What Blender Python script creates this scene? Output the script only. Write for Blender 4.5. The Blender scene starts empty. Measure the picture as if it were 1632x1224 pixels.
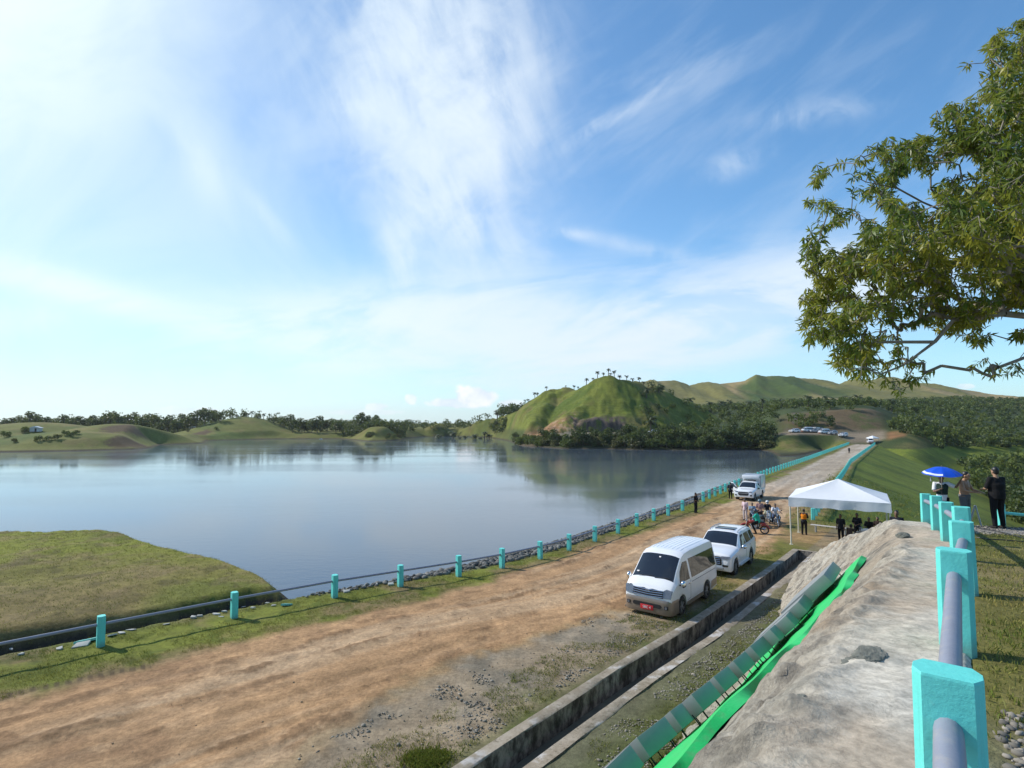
import bpy, bmesh, math, random
import numpy as np
from mathutils import Vector, Matrix
random.seed(7)
rng = np.random.default_rng(11)
SC = bpy.context.scene
COL = SC.collection
PI = math.pi
# ------------------------------------------------------------------ camera model (photo pixels 1632 x 1224)
F, CX, CY, VH, CAMZ = 900.0, 816.0, 612.0, 675.0, 7.0
PITCH = math.atan((VH - CY) / F)
cp, sp = math.cos(PITCH), math.sin(PITCH)

def ray(u, v):
    dz = -(v - CY)
    return Vector((u - CX, F * cp - dz * sp, F * sp + dz * cp)) / F

def at_z(u, v, z):
    r = ray(u, v); t = (z - CAMZ) / r.z
    return Vector((r.x * t, r.y * t, z))

def at_y(u, v, y):
    r = ray(u, v); t = y / r.y
    return Vector((r.x * t, y, CAMZ + r.z * t))

# ------------------------------------------------------------------ numpy noise
def _hash(ix, iy, seed):
    h = (ix.astype(np.int64) * 374761393 + iy.astype(np.int64) * 668265263 + seed * 1442695041) & 0xFFFFFFFF
    h = ((h ^ (h >> 13)) * 1274126177) & 0xFFFFFFFF
    return ((h ^ (h >> 16)) & 0xFFFFFF) / float(0xFFFFFF)

def vnoise(x, y, seed=0):
    ix = np.floor(x); iy = np.floor(y)
    fx = x - ix; fy = y - iy
    fx = fx * fx * fx * (fx * (fx * 6 - 15) + 10); fy = fy * fy * fy * (fy * (fy * 6 - 15) + 10)
    a = _hash(ix, iy, seed); b = _hash(ix + 1, iy, seed); c = _hash(ix, iy + 1, seed); d = _hash(ix + 1, iy + 1, seed)
    return (a * (1 - fx) + b * fx) * (1 - fy) + (c * (1 - fx) + d * fx) * fy

def fbm(x, y, octv=4, seed=0, gain=.5):
    x = np.asarray(x, float); y = np.asarray(y, float)
    s = np.zeros(np.broadcast(x, y).shape); a = 1.0; n = 0.0
    for k in range(octv):
        s += a * (vnoise(x * 2 ** k + 17.3 * k, y * 2 ** k - 9.1 * k, seed + k) * 2 - 1); n += a; a *= gain
    return s / n

def sstep(a, b, x):
    t = np.clip((np.asarray(x, float) - a) / (b - a), 0, 1)
    return t * t * (3 - 2 * t)

def polydist(P, x, y):
    """signed distance (positive on the right of travel) and arc length along polyline P"""
    x = np.asarray(x, float); y = np.asarray(y, float)
    best = np.full(x.shape, 1e18); sd = np.zeros(x.shape); sl = np.zeros(x.shape)
    acc = 0.0; n = len(P) - 1
    for i in range(n):
        ax, ay = P[i][0], P[i][1]; bx, by = P[i + 1][0], P[i + 1][1]
        dx, dy = bx - ax, by - ay; L = math.hypot(dx, dy)
        t = ((x - ax) * dx + (y - ay) * dy) / (L * L)
        lo = -1e9 if i == 0 else 0.0; hi = 1e9 if i == n - 1 else 1.0
        t = np.clip(t, lo, hi)
        px = x - ax - t * dx; py = y - ay - t * dy
        d2 = px * px + py * py
        side = (px * dy - py * dx)
        m = d2 < best
        best = np.where(m, d2, best)
        sd = np.where(m, np.sqrt(d2) * np.where(side >= 0, 1, -1), sd)
        sl = np.where(m, acc + t * L, sl)
        acc += L
    return sd, sl

def polygon_sd(P, x, y):
    """signed distance to a closed polygon, negative inside"""
    x = np.asarray(x, float); y = np.asarray(y, float)
    best = np.full(x.shape, 1e18); ins = np.zeros(x.shape, bool); n = len(P)
    for i in range(n):
        ax, ay = P[i][0], P[i][1]; bx, by = P[(i + 1) % n][0], P[(i + 1) % n][1]
        dx, dy = bx - ax, by - ay; L2 = dx * dx + dy * dy + 1e-12
        t = np.clip(((x - ax) * dx + (y - ay) * dy) / L2, 0, 1)
        px = x - ax - t * dx; py = y - ay - t * dy
        best = np.minimum(best, px * px + py * py)
        c = (ay > y) != (by > y)
        with np.errstate(divide='ignore', invalid='ignore'):
            xi = ax + (y - ay) * dx / (dy if dy != 0 else 1e-12)
        ins ^= c & (x < xi)
    d = np.sqrt(best)
    return np.where(ins, -d, d)

# ------------------------------------------------------------------ lay of the land
WATER = -4.2
def zr(y):
    return np.interp(y, [0, 20, 40, 85, 130, 240], [0, 0, -.5, -1.1, -1.4, -1.5])

def on_road(u, v, h=0.0):
    y = 30.0
    for _ in range(30):
        p = at_z(u, v, float(zr(y)) + h); y = .5 * y + .5 * p.y
    return p

LAKE_PX = [(160, 1030), (373, 985), (533, 953), (638, 935), (731, 919), (800, 905.5), (861, 891), (907, 877.5), (948, 863), (985, 850),
           (1015, 839), (1042, 830), (1065, 822), (1088, 814.5), (1121, 799.5)]
LAKE_NEAR = [on_road(*p) for p in LAKE_PX]
LAKE_FAR = [on_road(*p) for p in [(1165, 780), (1220, 758), (1290, 732.5), (1355, 707.5)]]
_d = (LAKE_NEAR[1] - LAKE_NEAR[0]).normalized()
LAKE = [LAKE_NEAR[0] - _d * 60, LAKE_NEAR[0] - _d * 3.3] + LAKE_NEAR + LAKE_FAR
DOWN = [Vector((36, -60, 0)), Vector((34, 4, 0)), Vector((27, 24, 0)), Vector((26.5, 35, 0)), on_road(1296, 829), on_road(1345, 757), on_road(1356, 738), on_road(1395, 708.5)]
DOWN = [Vector(p) for p in DOWN]
EL_PX = [(-300, 1190), (0, 1118), (220, 1065), (420, 1012), (560, 985), (700, 948), (800, 922), (900, 886), (1000, 856), (1100, 826), (1160, 800), (1215, 775), (1280, 745), (1352, 712)]
ER_PX = [(150, 1420), (330, 1300), (420, 1224), (700, 1062), (880, 1003), (985, 972), (1200, 885), (1245, 850), (1262, 815), (1300, 782), (1335, 752), (1392, 711)]
EL = [on_road(*p) for p in EL_PX]; ER = [on_road(*p) for p in ER_PX]
# drain channel: centre line from the inner top edge of its left wall
CH_IN = [on_road(*p) for p in [(784, 1206), (879, 1142), (995, 1065), (1099, 1003), (1134, 979), (1238, 905), (1272, 878)]]
def offset_line(P, d):
    out = []
    for i, p in enumerate(P):
        a = P[max(0, i - 1)]; b = P[min(len(P) - 1, i + 1)]
        t = Vector((b.x - a.x, b.y - a.y, 0)).normalized()
        out.append(Vector((p.x + t.y * d, p.y - t.x * d, p.z)))
    return out
CHW = .37
CHAN = offset_line(CH_IN, CHW)
_c = (CHAN[0] - CHAN[2]).normalized()
CHAN = [CHAN[0] + _c * 14] + CHAN
# abutment mound crest (posts) and its crest height
MOUND_POSTS = [Vector((.1, .15, 0)), Vector((2.08, 2.8, 0)), Vector((4.2, 5.48, 0)), Vector((6.2, 7.9, 0)), Vector((8.25, 10.5, 0)), Vector((9.95, 13.1, 0)), Vector((11.5, 15.5, 0)), Vector((12.95, 17.9, 0))]
CREST = [Vector((-8.1, -10.2, 0))] + MOUND_POSTS + [Vector((14.4, 23, 0)), Vector((15.8, 29.0, 0)), Vector((16.6, 33, 0))]
_acc = [0]
for a, b in zip(CREST[:-1], CREST[1:]): _acc.append(_acc[-1] + (b - a).length)
S_P = _acc[1:9]
_cs = [0, S_P[1], S_P[2], S_P[4], S_P[7], _acc[9], _acc[10], _acc[11]]
_cz = [5.0, 4.88, 4.86, 4.5, 3.88, 2.35, .1, -2.5]
def crest_z(s): return np.interp(s, _cs, _cz)

def mound(x, y):
    e, s = polydist(CREST, x, y)
    z = crest_z(s)
    left = np.maximum(0, -e - .85)
    z = z - (np.sqrt(left * left + .06) - .245) * 1.14
    k = np.interp(y, [19.2, 22.5], [0, .55])
    z = z - k * np.maximum(0, e + .4)
    z = z - .5 * np.maximum(0, y - 19.0) * sstep(1.0, 4.0, e)
    z = z - .5 * np.maximum(0, x - 30)
    return z, e, s

# lake outline on the water plane
def wpt(u, v): p = at_z(u, v, WATER); return (p.x, p.y)
LAKE_POLY = [(-420, 60), (-420, 190), wpt(0, 720.5), wpt(120, 718.5), wpt(215, 716), wpt(241, 713.5), wpt(255, 709), wpt(325, 706.2), wpt(330, 702), wpt(441, 699.6), wpt(543, 699.2), wpt(587, 703.5), wpt(642, 701), wpt(650, 698), wpt(676, 696),
             wpt(725, 695.3), wpt(778, 697), wpt(808, 702), wpt(828, 710), wpt(895, 715), wpt(960, 715.2), wpt(1023, 717), wpt(1120, 718), wpt(1205, 717), wpt(1226, 719), wpt(1240, 727), wpt(1275, 726), wpt(1310, 718)]
LAKE_POLY += [(p.x + 2.0, p.y - 2) for p in reversed(LAKE_FAR[:-1])] + [(p.x, p.y) for p in reversed(LAKE_NEAR[2:])] + [(-11, 26), (-40, 41), (-420, 45)]
PEN = [at_z(u, v, -1.1) for u, v in [(-420, 850), (0, 843), (165, 841), (205, 851), (300, 879), (345, 889), (425, 915), (446, 934), (400, 938), (300, 957), (150, 985), (0, 1008), (-420, 1080)]]
PEN = [(p.x, p.y) for p in PEN]

# far ridge silhouette (u, v) used as the crest of the distant range 900 m away
RIDGE = [(-400, 668), (0, 668), (700, 668), (860, 662), (940, 640), (1010, 612), (1034, 609.5), (1073, 608.5), (1100, 617), (1125, 615), (1150, 611), (1188, 608), (1206, 599), (1224, 604.5), (1268, 605), (1292, 609.5), (1339, 613), (1368, 609.5),
         (1420, 606), (1470, 610), (1498, 613), (1543, 623), (1578, 631.5), (1632, 633), (1800, 640), (2300, 655)]
_ra = [(u - CX) / F for u, v in RIDGE]; _rz = [CAMZ + (VH - v) for u, v in RIDGE]
TA = [.0, .2, .4, .5, .62, .7, .8, .9, 1.15]
TY = [120, 171, 200, 230, 240, 250, 275, 300, 400, 500, 560, 700]
TT = np.array([
 [-12, -8, -7, -6, -5.5, -4.5, -3, -2, 2, 3, 4, 5],
 [-12, -8, -7, -6, -4.5, -3, 0, 2, 8, 10, 12, 22],
 [-12, -8, -7, -5, -4.3, -2, 2, 4, 14, 20, 18, 33],
 [-12, -8, -7, -3, 2.7, 3.0, 11, 14, 18, 22, 20, 36],
 [-14, -12, -9, -1.5, 1.2, 2.5, 13.5, 15.5, 19, 22, 20, 36],
 [-16, -14, -6, 2, 3, 4, 8, 11, 16, 24, 24, 36],
 [-17, -16, -12, -6, -3.5, -1, 3, 6, 16, 24, 27, 38],
 [-18, -17, -14, -8, -5.5, -3, 1, 4, 13, 22, 26, 35],
 [-18, -18, -16, -11, -9, -7, -2, 0, 8, 18, 22, 30]], float)

def table(a, y):
    a = np.clip(a, TA[0], TA[-1]); yy = np.clip(y, TY[0], TY[-1])
    ia = np.clip(np.searchsorted(TA, a, 'right') - 1, 0, len(TA) - 2); iy = np.clip(np.searchsorted(TY, yy, 'right') - 1, 0, len(TY) - 2)
    TAa = np.array(TA); TYa = np.array(TY, float)
    fa = (a - TAa[ia]) / (TAa[ia + 1] - TAa[ia]); fy = (yy - TYa[iy]) / (TYa[iy + 1] - TYa[iy])
    fa = fa * fa * (3 - 2 * fa)
    return (TT[ia, iy] * (1 - fa) + TT[ia + 1, iy] * fa) * (1 - fy) + (TT[ia, iy + 1] * (1 - fa) + TT[ia + 1, iy + 1] * fa) * fy

def P3(u, v, y): p = at_y(u, v, y); return (p.x, p.y, p.z)
RIDGES = [  # polylines with height: spines of the green hills
    ([P3(917, 627, 356), P3(940, 616, 348), P3(959, 605.5, 341), P3(973, 602, 337), P3(991, 606, 337), P3(1012, 613, 341), P3(1036, 620, 346), P3(1070, 632, 352), P3(1100, 645, 356)], .80),
    ([P3(973, 602, 337), P3(945, 636, 322), P3(905, 664, 306), P3(880, 684, 298)], .82),
    ([P3(1036, 620, 346), P3(1014, 648, 322), P3(985, 660, 309), P3(935, 671, 300)], .82),
    ([P3(917, 627, 358), P3(905, 621.5, 366), P3(889, 620.5, 368), P3(880, 623, 368), P3(858, 637, 380), P3(836, 655, 395), P3(806, 665, 445), P3(770, 669, 480), P3(700, 674, 500)], .78),
    ([P3(884, 621, 368), P3(868, 648, 344), P3(850, 676, 320)], .8),
]
def seg_ridge(x, y, pts, k, r=4.0):
    z = np.full(np.shape(x), -1e3)
    for (ax, ay, az), (bx, by, bz) in zip(pts[:-1], pts[1:]):
        dx, dy = bx - ax, by - ay
        t = np.clip(((x - ax) * dx + (y - ay) * dy) / (dx * dx + dy * dy), 0, 1)
        d = np.hypot(x - ax - t * dx, y - ay - t * dy)
        z = np.maximum(z, az + (bz - az) * t - k * (np.sqrt(d * d + r * r) - r))
    return z
def hillp(u, v, y, A, wx, wy): p = at_y(u, v, y); return (p.x, p.y, p.z, wx, wy)
GRASS_HILLS = [hillp(188, 677, 292, 0, 30, 34), hillp(60, 674.5, 310, 0, 46, 34), hillp(258, 683, 292, 0, 26, 24), hillp(120, 689, 262, 0, 40, 22), hillp(392, 665.5, 450, 0, 34, 40), hillp(605, 681, 398, 0, 27, 22), hillp(505, 685, 398, 0, 26, 16), hillp(735, 690, 422, 0, 26, 14), hillp(330, 690, 370, 0, 30, 24), hillp(-150, 672, 290, 0, 70, 40)]

def far_land(x, y):
    yy = np.maximum(y, 1.0); a = x / yy
    t = table(a, y)
    zc = np.interp(a, _ra, _rz)
    ye = np.hypot(x, y) / np.hypot(1, np.clip(a, -1.3, 1.3))
    ye = np.where(y > 0, y, ye)
    f = sstep(700, 930, ye)
    back = np.interp(ye, [930, 1100, 1600, 2500, 6000], [1, .86, .5, .25, .15])
    gul = (.42 - np.abs(fbm(x / 70., y / 420., 5, 5))) * 26 * sstep(650, 800, ye) * (1 - sstep(860, 925, ye))
    z = t * (1 - f) + zc * f
    z = np.where(ye > 930, zc * back + 4 * (1 - back), z) + gul * np.clip((zc - 20) / 40, 0, 1)
    z = np.where(a < 0, np.interp(ye, [120, 300, 420, 520, 900, 2000], [-3, -2.8, -1.0, 2.5, 5, 6]), z)
    z = z + fbm(x / 60., y / 60., 4, 3) * np.interp(ye, [150, 300, 600], [.3, 1.2, 2.0])
    h = np.full(np.shape(x), -1e3)
    for pts, k in RIDGES: h = np.maximum(h, seg_ridge(x, y, pts, k))
    h = h + (.4 - np.abs(fbm(x / 13., y / 13., 5, 9))) * 3.4 + fbm(x / 4, y / 5, 3, 19) * .25
    # cut rock face and bench road below the green hill
    cut = (x > 33 + 2 * fbm(x / 5, y / 5, 3, 4)) & (x < 59 + 2 * fbm(x / 5, y / 4, 3, 6))
    edge = 295 + 2.2 * fbm(x / 6., y * 0, 3, 8)
    bench = 2.0 + fbm(x / 20, y / 20, 2, 2) * .4
    wall = bench + np.clip(y - edge, 0, 99) * 4.5
    h = np.where(cut, np.minimum(h, wall), h)
    h2 = np.where((x > 6) & (x < 34), np.minimum(h, 1.2 + np.clip(y - 290 + 2 * fbm(x / 4., y / 4., 3, 14), 0, 99) * 1.15), h)
    h = np.where(cut, h, h2)
    h = np.where((y < 290) & (y > 246) & (x > 0) & (x < 110), np.minimum(h, 2.0), h)
    z = np.maximum(z, h)
    for (hx, hy, hz, wx, wy) in GRASS_HILLS:
        r2 = ((x - hx) / wx) ** 2 + ((y - hy) / wy) ** 2
        z = np.where(r2 < 9, np.maximum(z, (hz + 4.6) * np.exp(-r2 * .75) - 4.6), z)
    # bank cut on the headland at the left
    q = at_z(205, 713, -2.0)
    return z

def H(x, y, full=False):
    x = np.asarray(x, float); y = np.asarray(y, float)
    land = far_land(x, y)
    lsd = polygon_sd(LAKE_POLY, x, y)
    w = np.interp(np.hypot(x, y), [100, 260], [4, 9]) + 5 * sstep(-20, -80, x)
    shore = WATER + (land - WATER) * sstep(0, 1, lsd / w) + np.minimum(np.maximum(lsd, 0) * .2, .5)
    land = np.where(lsd < 0, WATER - np.minimum(-lsd * .3, 4), np.maximum(shore, np.where((x / np.maximum(y, 1) > .56) & (y < 262), -99, WATER + np.minimum(.5, lsd * .4))))
    land = np.where((np.hypot(x, y) < 110) & (lsd >= 0), -14, land)
    d, s = polydist(LAKE, x, y); dr, _ = polydist(DOWN, x, y)
    crest = zr(y)
    kk = np.interp(y, [26, 31], [1.5, .48]); D = crest - kk * np.maximum(0, -d - np.interp(y, [26, 31], [1.15, 1.9])) - .40 * np.maximum(0, dr - .6)
    endf = np.clip(y - 246, 0, None)
    D = D - 1.2 * endf
    psd = polygon_sd(PEN, x, y)
    Pz = -1.1 + .25 * fbm(x / 5., y / 5., 4, 21) - np.maximum(0, psd + .3) * 1.0
    Pz = np.where(psd < 14, Pz, -30)
    M, e, ms = mound(x, y)
    M = np.where((e > -9) & (y < 60), M, -30)
    z = np.maximum(np.maximum(land, D), np.maximum(Pz, M))
    if full: return z, dict(d=d, s=s, dr=dr, lsd=lsd, psd=psd, e=e, ms=ms, land=land, D=D, P=Pz, M=M)
    return z

def up_e(s): return np.interp(s, [13, 25, 28, 30.6], [-3.10, -2.95, -2.45, -1.75])
def Hs(x, y): return float(H(np.array([x]), np.array([y]))[0])

def on_ground(u, v):
    r = ray(u, v)
    t = np.concatenate([np.linspace(1.5, 80, 1600), np.linspace(80, 900, 3000)])
    hz = H(r.x * t, r.y * t); rz = CAMZ + r.z * t
    k = np.argmax(rz < hz)
    if k == 0: k = len(t) - 1
    f0 = rz[k - 1] - hz[k - 1]; f1 = hz[k] - rz[k]
    tt = t[k - 1] + (t[k] - t[k - 1]) * f0 / max(1e-6, f0 + f1)
    return Vector((r.x * tt, r.y * tt, CAMZ + r.z * tt))
# ------------------------------------------------------------------ object helpers
def tag(o, label=None, cat=None, group=None, kind=None):
    if label: o['label'] = label
    if cat: o['category'] = cat
    if group: o['group'] = group
    if kind: o['kind'] = kind
    return o

def empty(name, loc=(0, 0, 0), rz=0.0):
    o = bpy.data.objects.new(name, None); COL.objects.link(o)
    o.location = loc; o.rotation_euler = (0, 0, rz); o.empty_display_size = .1
    return o

def link(name, me, mats=None, parent=None, loc=None, rz=None, smooth=None, sharp=None):
    o = bpy.data.objects.new(name, me); COL.objects.link(o)
    if mats is not None:
        for m in (mats if isinstance(mats, (list, tuple)) else [mats]): me.materials.append(m)
    if parent: o.parent = parent
    if loc is not None: o.location = loc
    if rz is not None: o.rotation_euler = (0, 0, rz)
    if smooth: me.shade_smooth()
    if sharp is not None:
        me.shade_smooth(); me.set_sharp_from_angle(angle=math.radians(sharp))
    return o

def np_mesh(name, verts, faces, mat_idx=None):
    """verts (n,3), faces (m,k) all of one size"""
    me = bpy.data.meshes.new(name)
    verts = np.asarray(verts, np.float32); faces = np.asarray(faces, np.int32)
    k = faces.shape[1]
    me.vertices.add(len(verts)); me.vertices.foreach_set('co', verts.ravel())
    me.loops.add(faces.size); me.loops.foreach_set('vertex_index', faces.ravel())
    me.polygons.add(len(faces)); me.polygons.foreach_set('loop_start', np.arange(0, faces.size, k, dtype=np.int32))
    if mat_idx is not None: me.polygons.foreach_set('material_index', np.asarray(mat_idx, np.int32))
    me.update(calc_edges=True); me.validate()
    return me

def add_col(me, name, cols):
    a = me.color_attributes.new(name, 'FLOAT_COLOR', 'POINT')
    c = np.ones((len(me.vertices), 4), np.float32); c[:, :cols.shape[1]] = cols
    a.data.foreach_set('color', c.ravel())

class MB:
    """collects simple solids and builds them as one mesh"""
    def __init__(self): self.v = []; self.f = []; self.m = []
    def add(self, vs, fs, mi=0):
        b = len(self.v); self.v += [tuple(p) for p in vs]
        for f in fs: self.f.append(tuple(b + i for i in f)); self.m.append(mi)
    def box(self, c, s, rot=None, mi=0, taper=1.0):
        vs = []
        for dz in (-1, 1):
            t = taper if dz > 0 else 1.0
            for dx, dy in ((-1, -1), (1, -1), (1, 1), (-1, 1)):
                p = Vector((dx * s[0] / 2 * t, dy * s[1] / 2 * t, dz * s[2] / 2))
                if rot is not None: p = rot @ p
                vs.append(p + Vector(c))
        self.add(vs, [(3, 2, 1, 0), (4, 5, 6, 7), (0, 1, 5, 4), (1, 2, 6, 5), (2, 3, 7, 6), (3, 0, 4, 7)], mi)
    def tube(self, pts, rad, n=10, mi=0, cap=True):
        pts = [Vector(p) for p in pts]; rad = rad if isinstance(rad, (list, tuple)) else [rad] * len(pts)
        rings = []; up = None
        for i, p in enumerate(pts):
            a = pts[max(0, i - 1)]; b = pts[min(len(pts) - 1, i + 1)]
            t = (b - a)
            t = t.normalized() if t.length > 1e-9 else Vector((0, 0, 1))
            if up is None: up = Vector((0, 0, 1)) if abs(t.z) < .9 else Vector((1, 0, 0))
            s = t.cross(up)
            if s.length < 1e-6: s = t.orthogonal()
            s.normalize(); w = s.cross(t).normalized(); up = w
            rings.append([p + (s * math.cos(2 * PI * k / n) + w * math.sin(2 * PI * k / n)) * rad[i] for k in range(n)])
        vs = [q for r in rings for q in r]; fs = []
        for i in range(len(rings) - 1):
            for k in range(n):
                a = i * n + k; b = i * n + (k + 1) % n
                fs.append((a, b, b + n, a + n))
        if cap:
            fs.append(tuple(reversed(range(n)))); fs.append(tuple((len(rings) - 1) * n + k for k in range(n)))
        self.add(vs, fs, mi)
    def ell(self, c, r, rot=None, nu=12, nv=8, mi=0):
        vs = []; fs = []
        c = Vector(c)
        for j in range(nv + 1):
            th = PI * j / nv
            for k in range(nu):
                ph = 2 * PI * k / nu
                p = Vector((r[0] * math.sin(th) * math.cos(ph), r[1] * math.sin(th) * math.sin(ph), r[2] * math.cos(th)))
                if rot is not None: p = rot @ p
                vs.append(c + p)
        for j in range(nv):
            for k in range(nu):
                a = j * nu + k; b = j * nu + (k + 1) % nu
                if j == 0: fs.append((a, a + nu, b + nu))
                elif j == nv - 1: fs.append((a, a + nu, b))
                else: fs.append((a, a + nu, b + nu, b))
        self.add(vs, fs, mi)
    def prism(self, poly, axis_len, M, mi=0):
        """2D polygon (x,z) extruded along local y by +-axis_len/2 and put through matrix M"""
        n = len(poly)
        vs = [M @ Vector((p[0], -axis_len / 2, p[1])) for p in poly] + [M @ Vector((p[0], axis_len / 2, p[1])) for p in poly]
        fs = [tuple(range(n)), tuple(reversed(range(n, 2 * n)))] + [(i, i + n, (i + 1) % n + n, (i + 1) % n) for i in range(n)]
        self.add(vs, fs, mi)
    def mesh(self, name):
        me = bpy.data.meshes.new(name); me.from_pydata([tuple(v) for v in self.v], [], self.f); me.update()
        me.polygons.foreach_set('material_index', self.m)
        bm = bmesh.new(); bm.from_mesh(me); bmesh.ops.recalc_face_normals(bm, faces=bm.faces[:]); bm.to_mesh(me); bm.free()
        return me
    def build(self, name, mats, parent=None, loc=None, rz=None, sharp=35, bevel=0):
        me = self.mesh(name)
        if bevel:
            bm = bmesh.new(); bm.from_mesh(me)
            es = [e for e in bm.edges if e.is_manifold and e.calc_face_angle(0) > .5]
            bmesh.ops.bevel(bm, geom=es, offset=bevel, segments=2, profile=.6, affect='EDGES', clamp_overlap=True)
            bm.to_mesh(me); bm.free()
        return link(name, me, mats, parent, loc, rz, sharp=sharp)

def dup(root, loc=None, rz=None, label=None, mats=None):
    """copy of a thing with copies of its parts and their sub-parts; mats maps material name -> material"""
    def cpy(o, par):
        c = o.copy(); COL.objects.link(c)
        if par is not None: c.parent = par; c.matrix_parent_inverse = o.matrix_parent_inverse
        if mats and c.type == 'MESH':
            for s in c.material_slots:
                if s.material and s.material.name in mats:
                    nm = s.material.name; s.link = 'OBJECT'; s.material = mats[nm]
        for ch in o.children: cpy(ch, c)
        return c
    r = cpy(root, None)
    if loc is not None: r.location = loc
    if rz is not None: r.rotation_euler = (0, 0, rz)
    if label: r['label'] = label
    return r

# ------------------------------------------------------------------ materials
class G:
    """tiny node graph writer"""
    def __init__(self, nt): self.nt = nt
    def n(self, t, props=None, **inp):
        nd = self.nt.nodes.new(t)
        for k, v in (props or {}).items(): setattr(nd, k, v)
        for k, v in inp.items():
            key = int(k[1:]) if k[0] == 'i' and k[1:].isdigit() else k.replace('_', ' ')
            s = nd.inputs[key]
            if isinstance(v, bpy.types.NodeSocket): self.nt.links.new(v, s)
            elif isinstance(v, bpy.types.Node): self.nt.links.new(v.outputs[0], s)
            else: s.default_value = v
        return nd
    def m(self, op, a, b=None, c=None, clamp=False):
        kw = {'i0': a}
        if b is not None: kw['i1'] = b
        if c is not None: kw['i2'] = c
        return self.n('ShaderNodeMath', {'operation': op, 'use_clamp': clamp}, **kw).outputs[0]
    def noise(self, vec, scale, detail=4, rough=.55, dist=0.0, dim='3D'):
        kw = dict(Scale=scale, Detail=detail, Roughness=rough, Distortion=dist)
        if vec is not None: kw['Vector'] = vec
        return self.n('ShaderNodeTexNoise', {'noise_dimensions': dim}, **kw).outputs[0]
    def ramp(self, fac, stops, interp='LINEAR'):
        nd = self.n('ShaderNodeValToRGB', Fac=fac); cr = nd.color_ramp; cr.interpolation = interp
        while len(cr.elements) < len(stops): cr.elements.new(.5)
        for e, (p, c) in zip(cr.elements, stops):
            e.position = p; e.color = (c, c, c, 1) if isinstance(c, (int, float)) else (*c, 1)
        return nd.outputs[0]
    def rng(self, v, a, b, c=0.0, d=1.0, smooth=True):
        return self.n('ShaderNodeMapRange', {'interpolation_type': 'SMOOTHSTEP' if smooth else 'LINEAR'}, i0=v, i1=a, i2=b, i3=c, i4=d).outputs[0]
    def mix(self, f, a, b, blend='MIX'):
        def c4(x): return (*x, 1) if isinstance(x, tuple) and len(x) == 3 else x
        nd = self.nt.nodes.new('ShaderNodeMix'); nd.data_type = 'RGBA'; nd.blend_type = blend
        for i, v in ((0, f), (6, c4(a)), (7, c4(b))):
            s = nd.inputs[i]
            if isinstance(v, bpy.types.NodeSocket): self.nt.links.new(v, s)
            else: s.default_value = v
        return nd.outputs[2]
    def mul(self, a, k):
        return self.mix(1.0, a, k, 'MULTIPLY')

def material(name):
    m = bpy.data.materials.new(name); m.use_nodes = True
    g = G(m.node_tree); b = m.node_tree.nodes['Principled BSDF']
    return m, g, b

def setb(g, b, **kw):
    for k, v in kw.items():
        s = b.inputs[k.replace('_', ' ')]
        if isinstance(v, bpy.types.NodeSocket): g.nt.links.new(v, s)
        else: s.default_value = (*v, 1) if isinstance(v, tuple) and len(v) == 3 else v

def plain(name, col, rough=.6, metal=0.0, var=.12, scale=6.0, coat=0.0, bump=0.0, spec=.5, dirt=None):
    m, g, b = material(name)
    tc = g.n('ShaderNodeTexCoord').outputs['Object']
    f = g.noise(tc, scale, 5, .6)
    c = g.mix(f, tuple(x * (1 - var) for x in col), tuple(min(1, x * (1 + var)) for x in col))
    if dirt:
        f2 = g.rng(g.noise(tc, dirt[1], 5, .65), .5, .75)
        c = g.mix(g.m('MULTIPLY', f2, dirt[2]), c, dirt[0])
    setb(g, b, Base_Color=c, Roughness=rough, Metallic=metal, Specular_IOR_Level=spec, Coat_Weight=coat)
    if bump:
        bp = g.n('ShaderNodeBump', Strength=bump, Distance=.02, Height=g.noise(tc, scale * 5, 4, .6))
        setb(g, b, Normal=bp.outputs[0])
    return m
# ------------------------------------------------------------------ camera, light, sky
cam = bpy.data.cameras.new('camera'); cam.sensor_fit = 'HORIZONTAL'; cam.sensor_width = 36; cam.lens = 36 * F / 1632
cam.clip_start = .1; cam.clip_end = 20000
camo = bpy.data.objects.new('camera', cam); COL.objects.link(camo)
camo.location = (0, 0, CAMZ); camo.rotation_euler = (PI / 2 + PITCH, 0, 0); SC.camera = camo
SUN_AZ, SUN_EL = math.radians(-66), math.radians(38)
to_sun = Vector((math.sin(SUN_AZ) * math.cos(SUN_EL), math.cos(SUN_AZ) * math.cos(SUN_EL), math.sin(SUN_EL)))
sl = bpy.data.lights.new('sun', 'SUN'); sl.energy = 4.5; sl.angle = math.radians(.55); sl.color = (1, .945, .86)
so = bpy.data.objects.new('sun', sl); COL.objects.link(so); so.rotation_euler = to_sun.to_track_quat('Z', 'Y').to_euler()
SC.view_settings.view_transform = 'Standard'; SC.view_settings.look = 'None'; SC.view_settings.gamma = 1; SC.view_settings.exposure = .13
SC.render.engine = 'CYCLES'
SC.cycles.max_bounces = 6; SC.cycles.diffuse_bounces = 3; SC.cycles.glossy_bounces = 3; SC.cycles.transparent_max_bounces = 8; SC.cycles.volume_bounces = 0
SC.cycles.use_denoising = True

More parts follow.
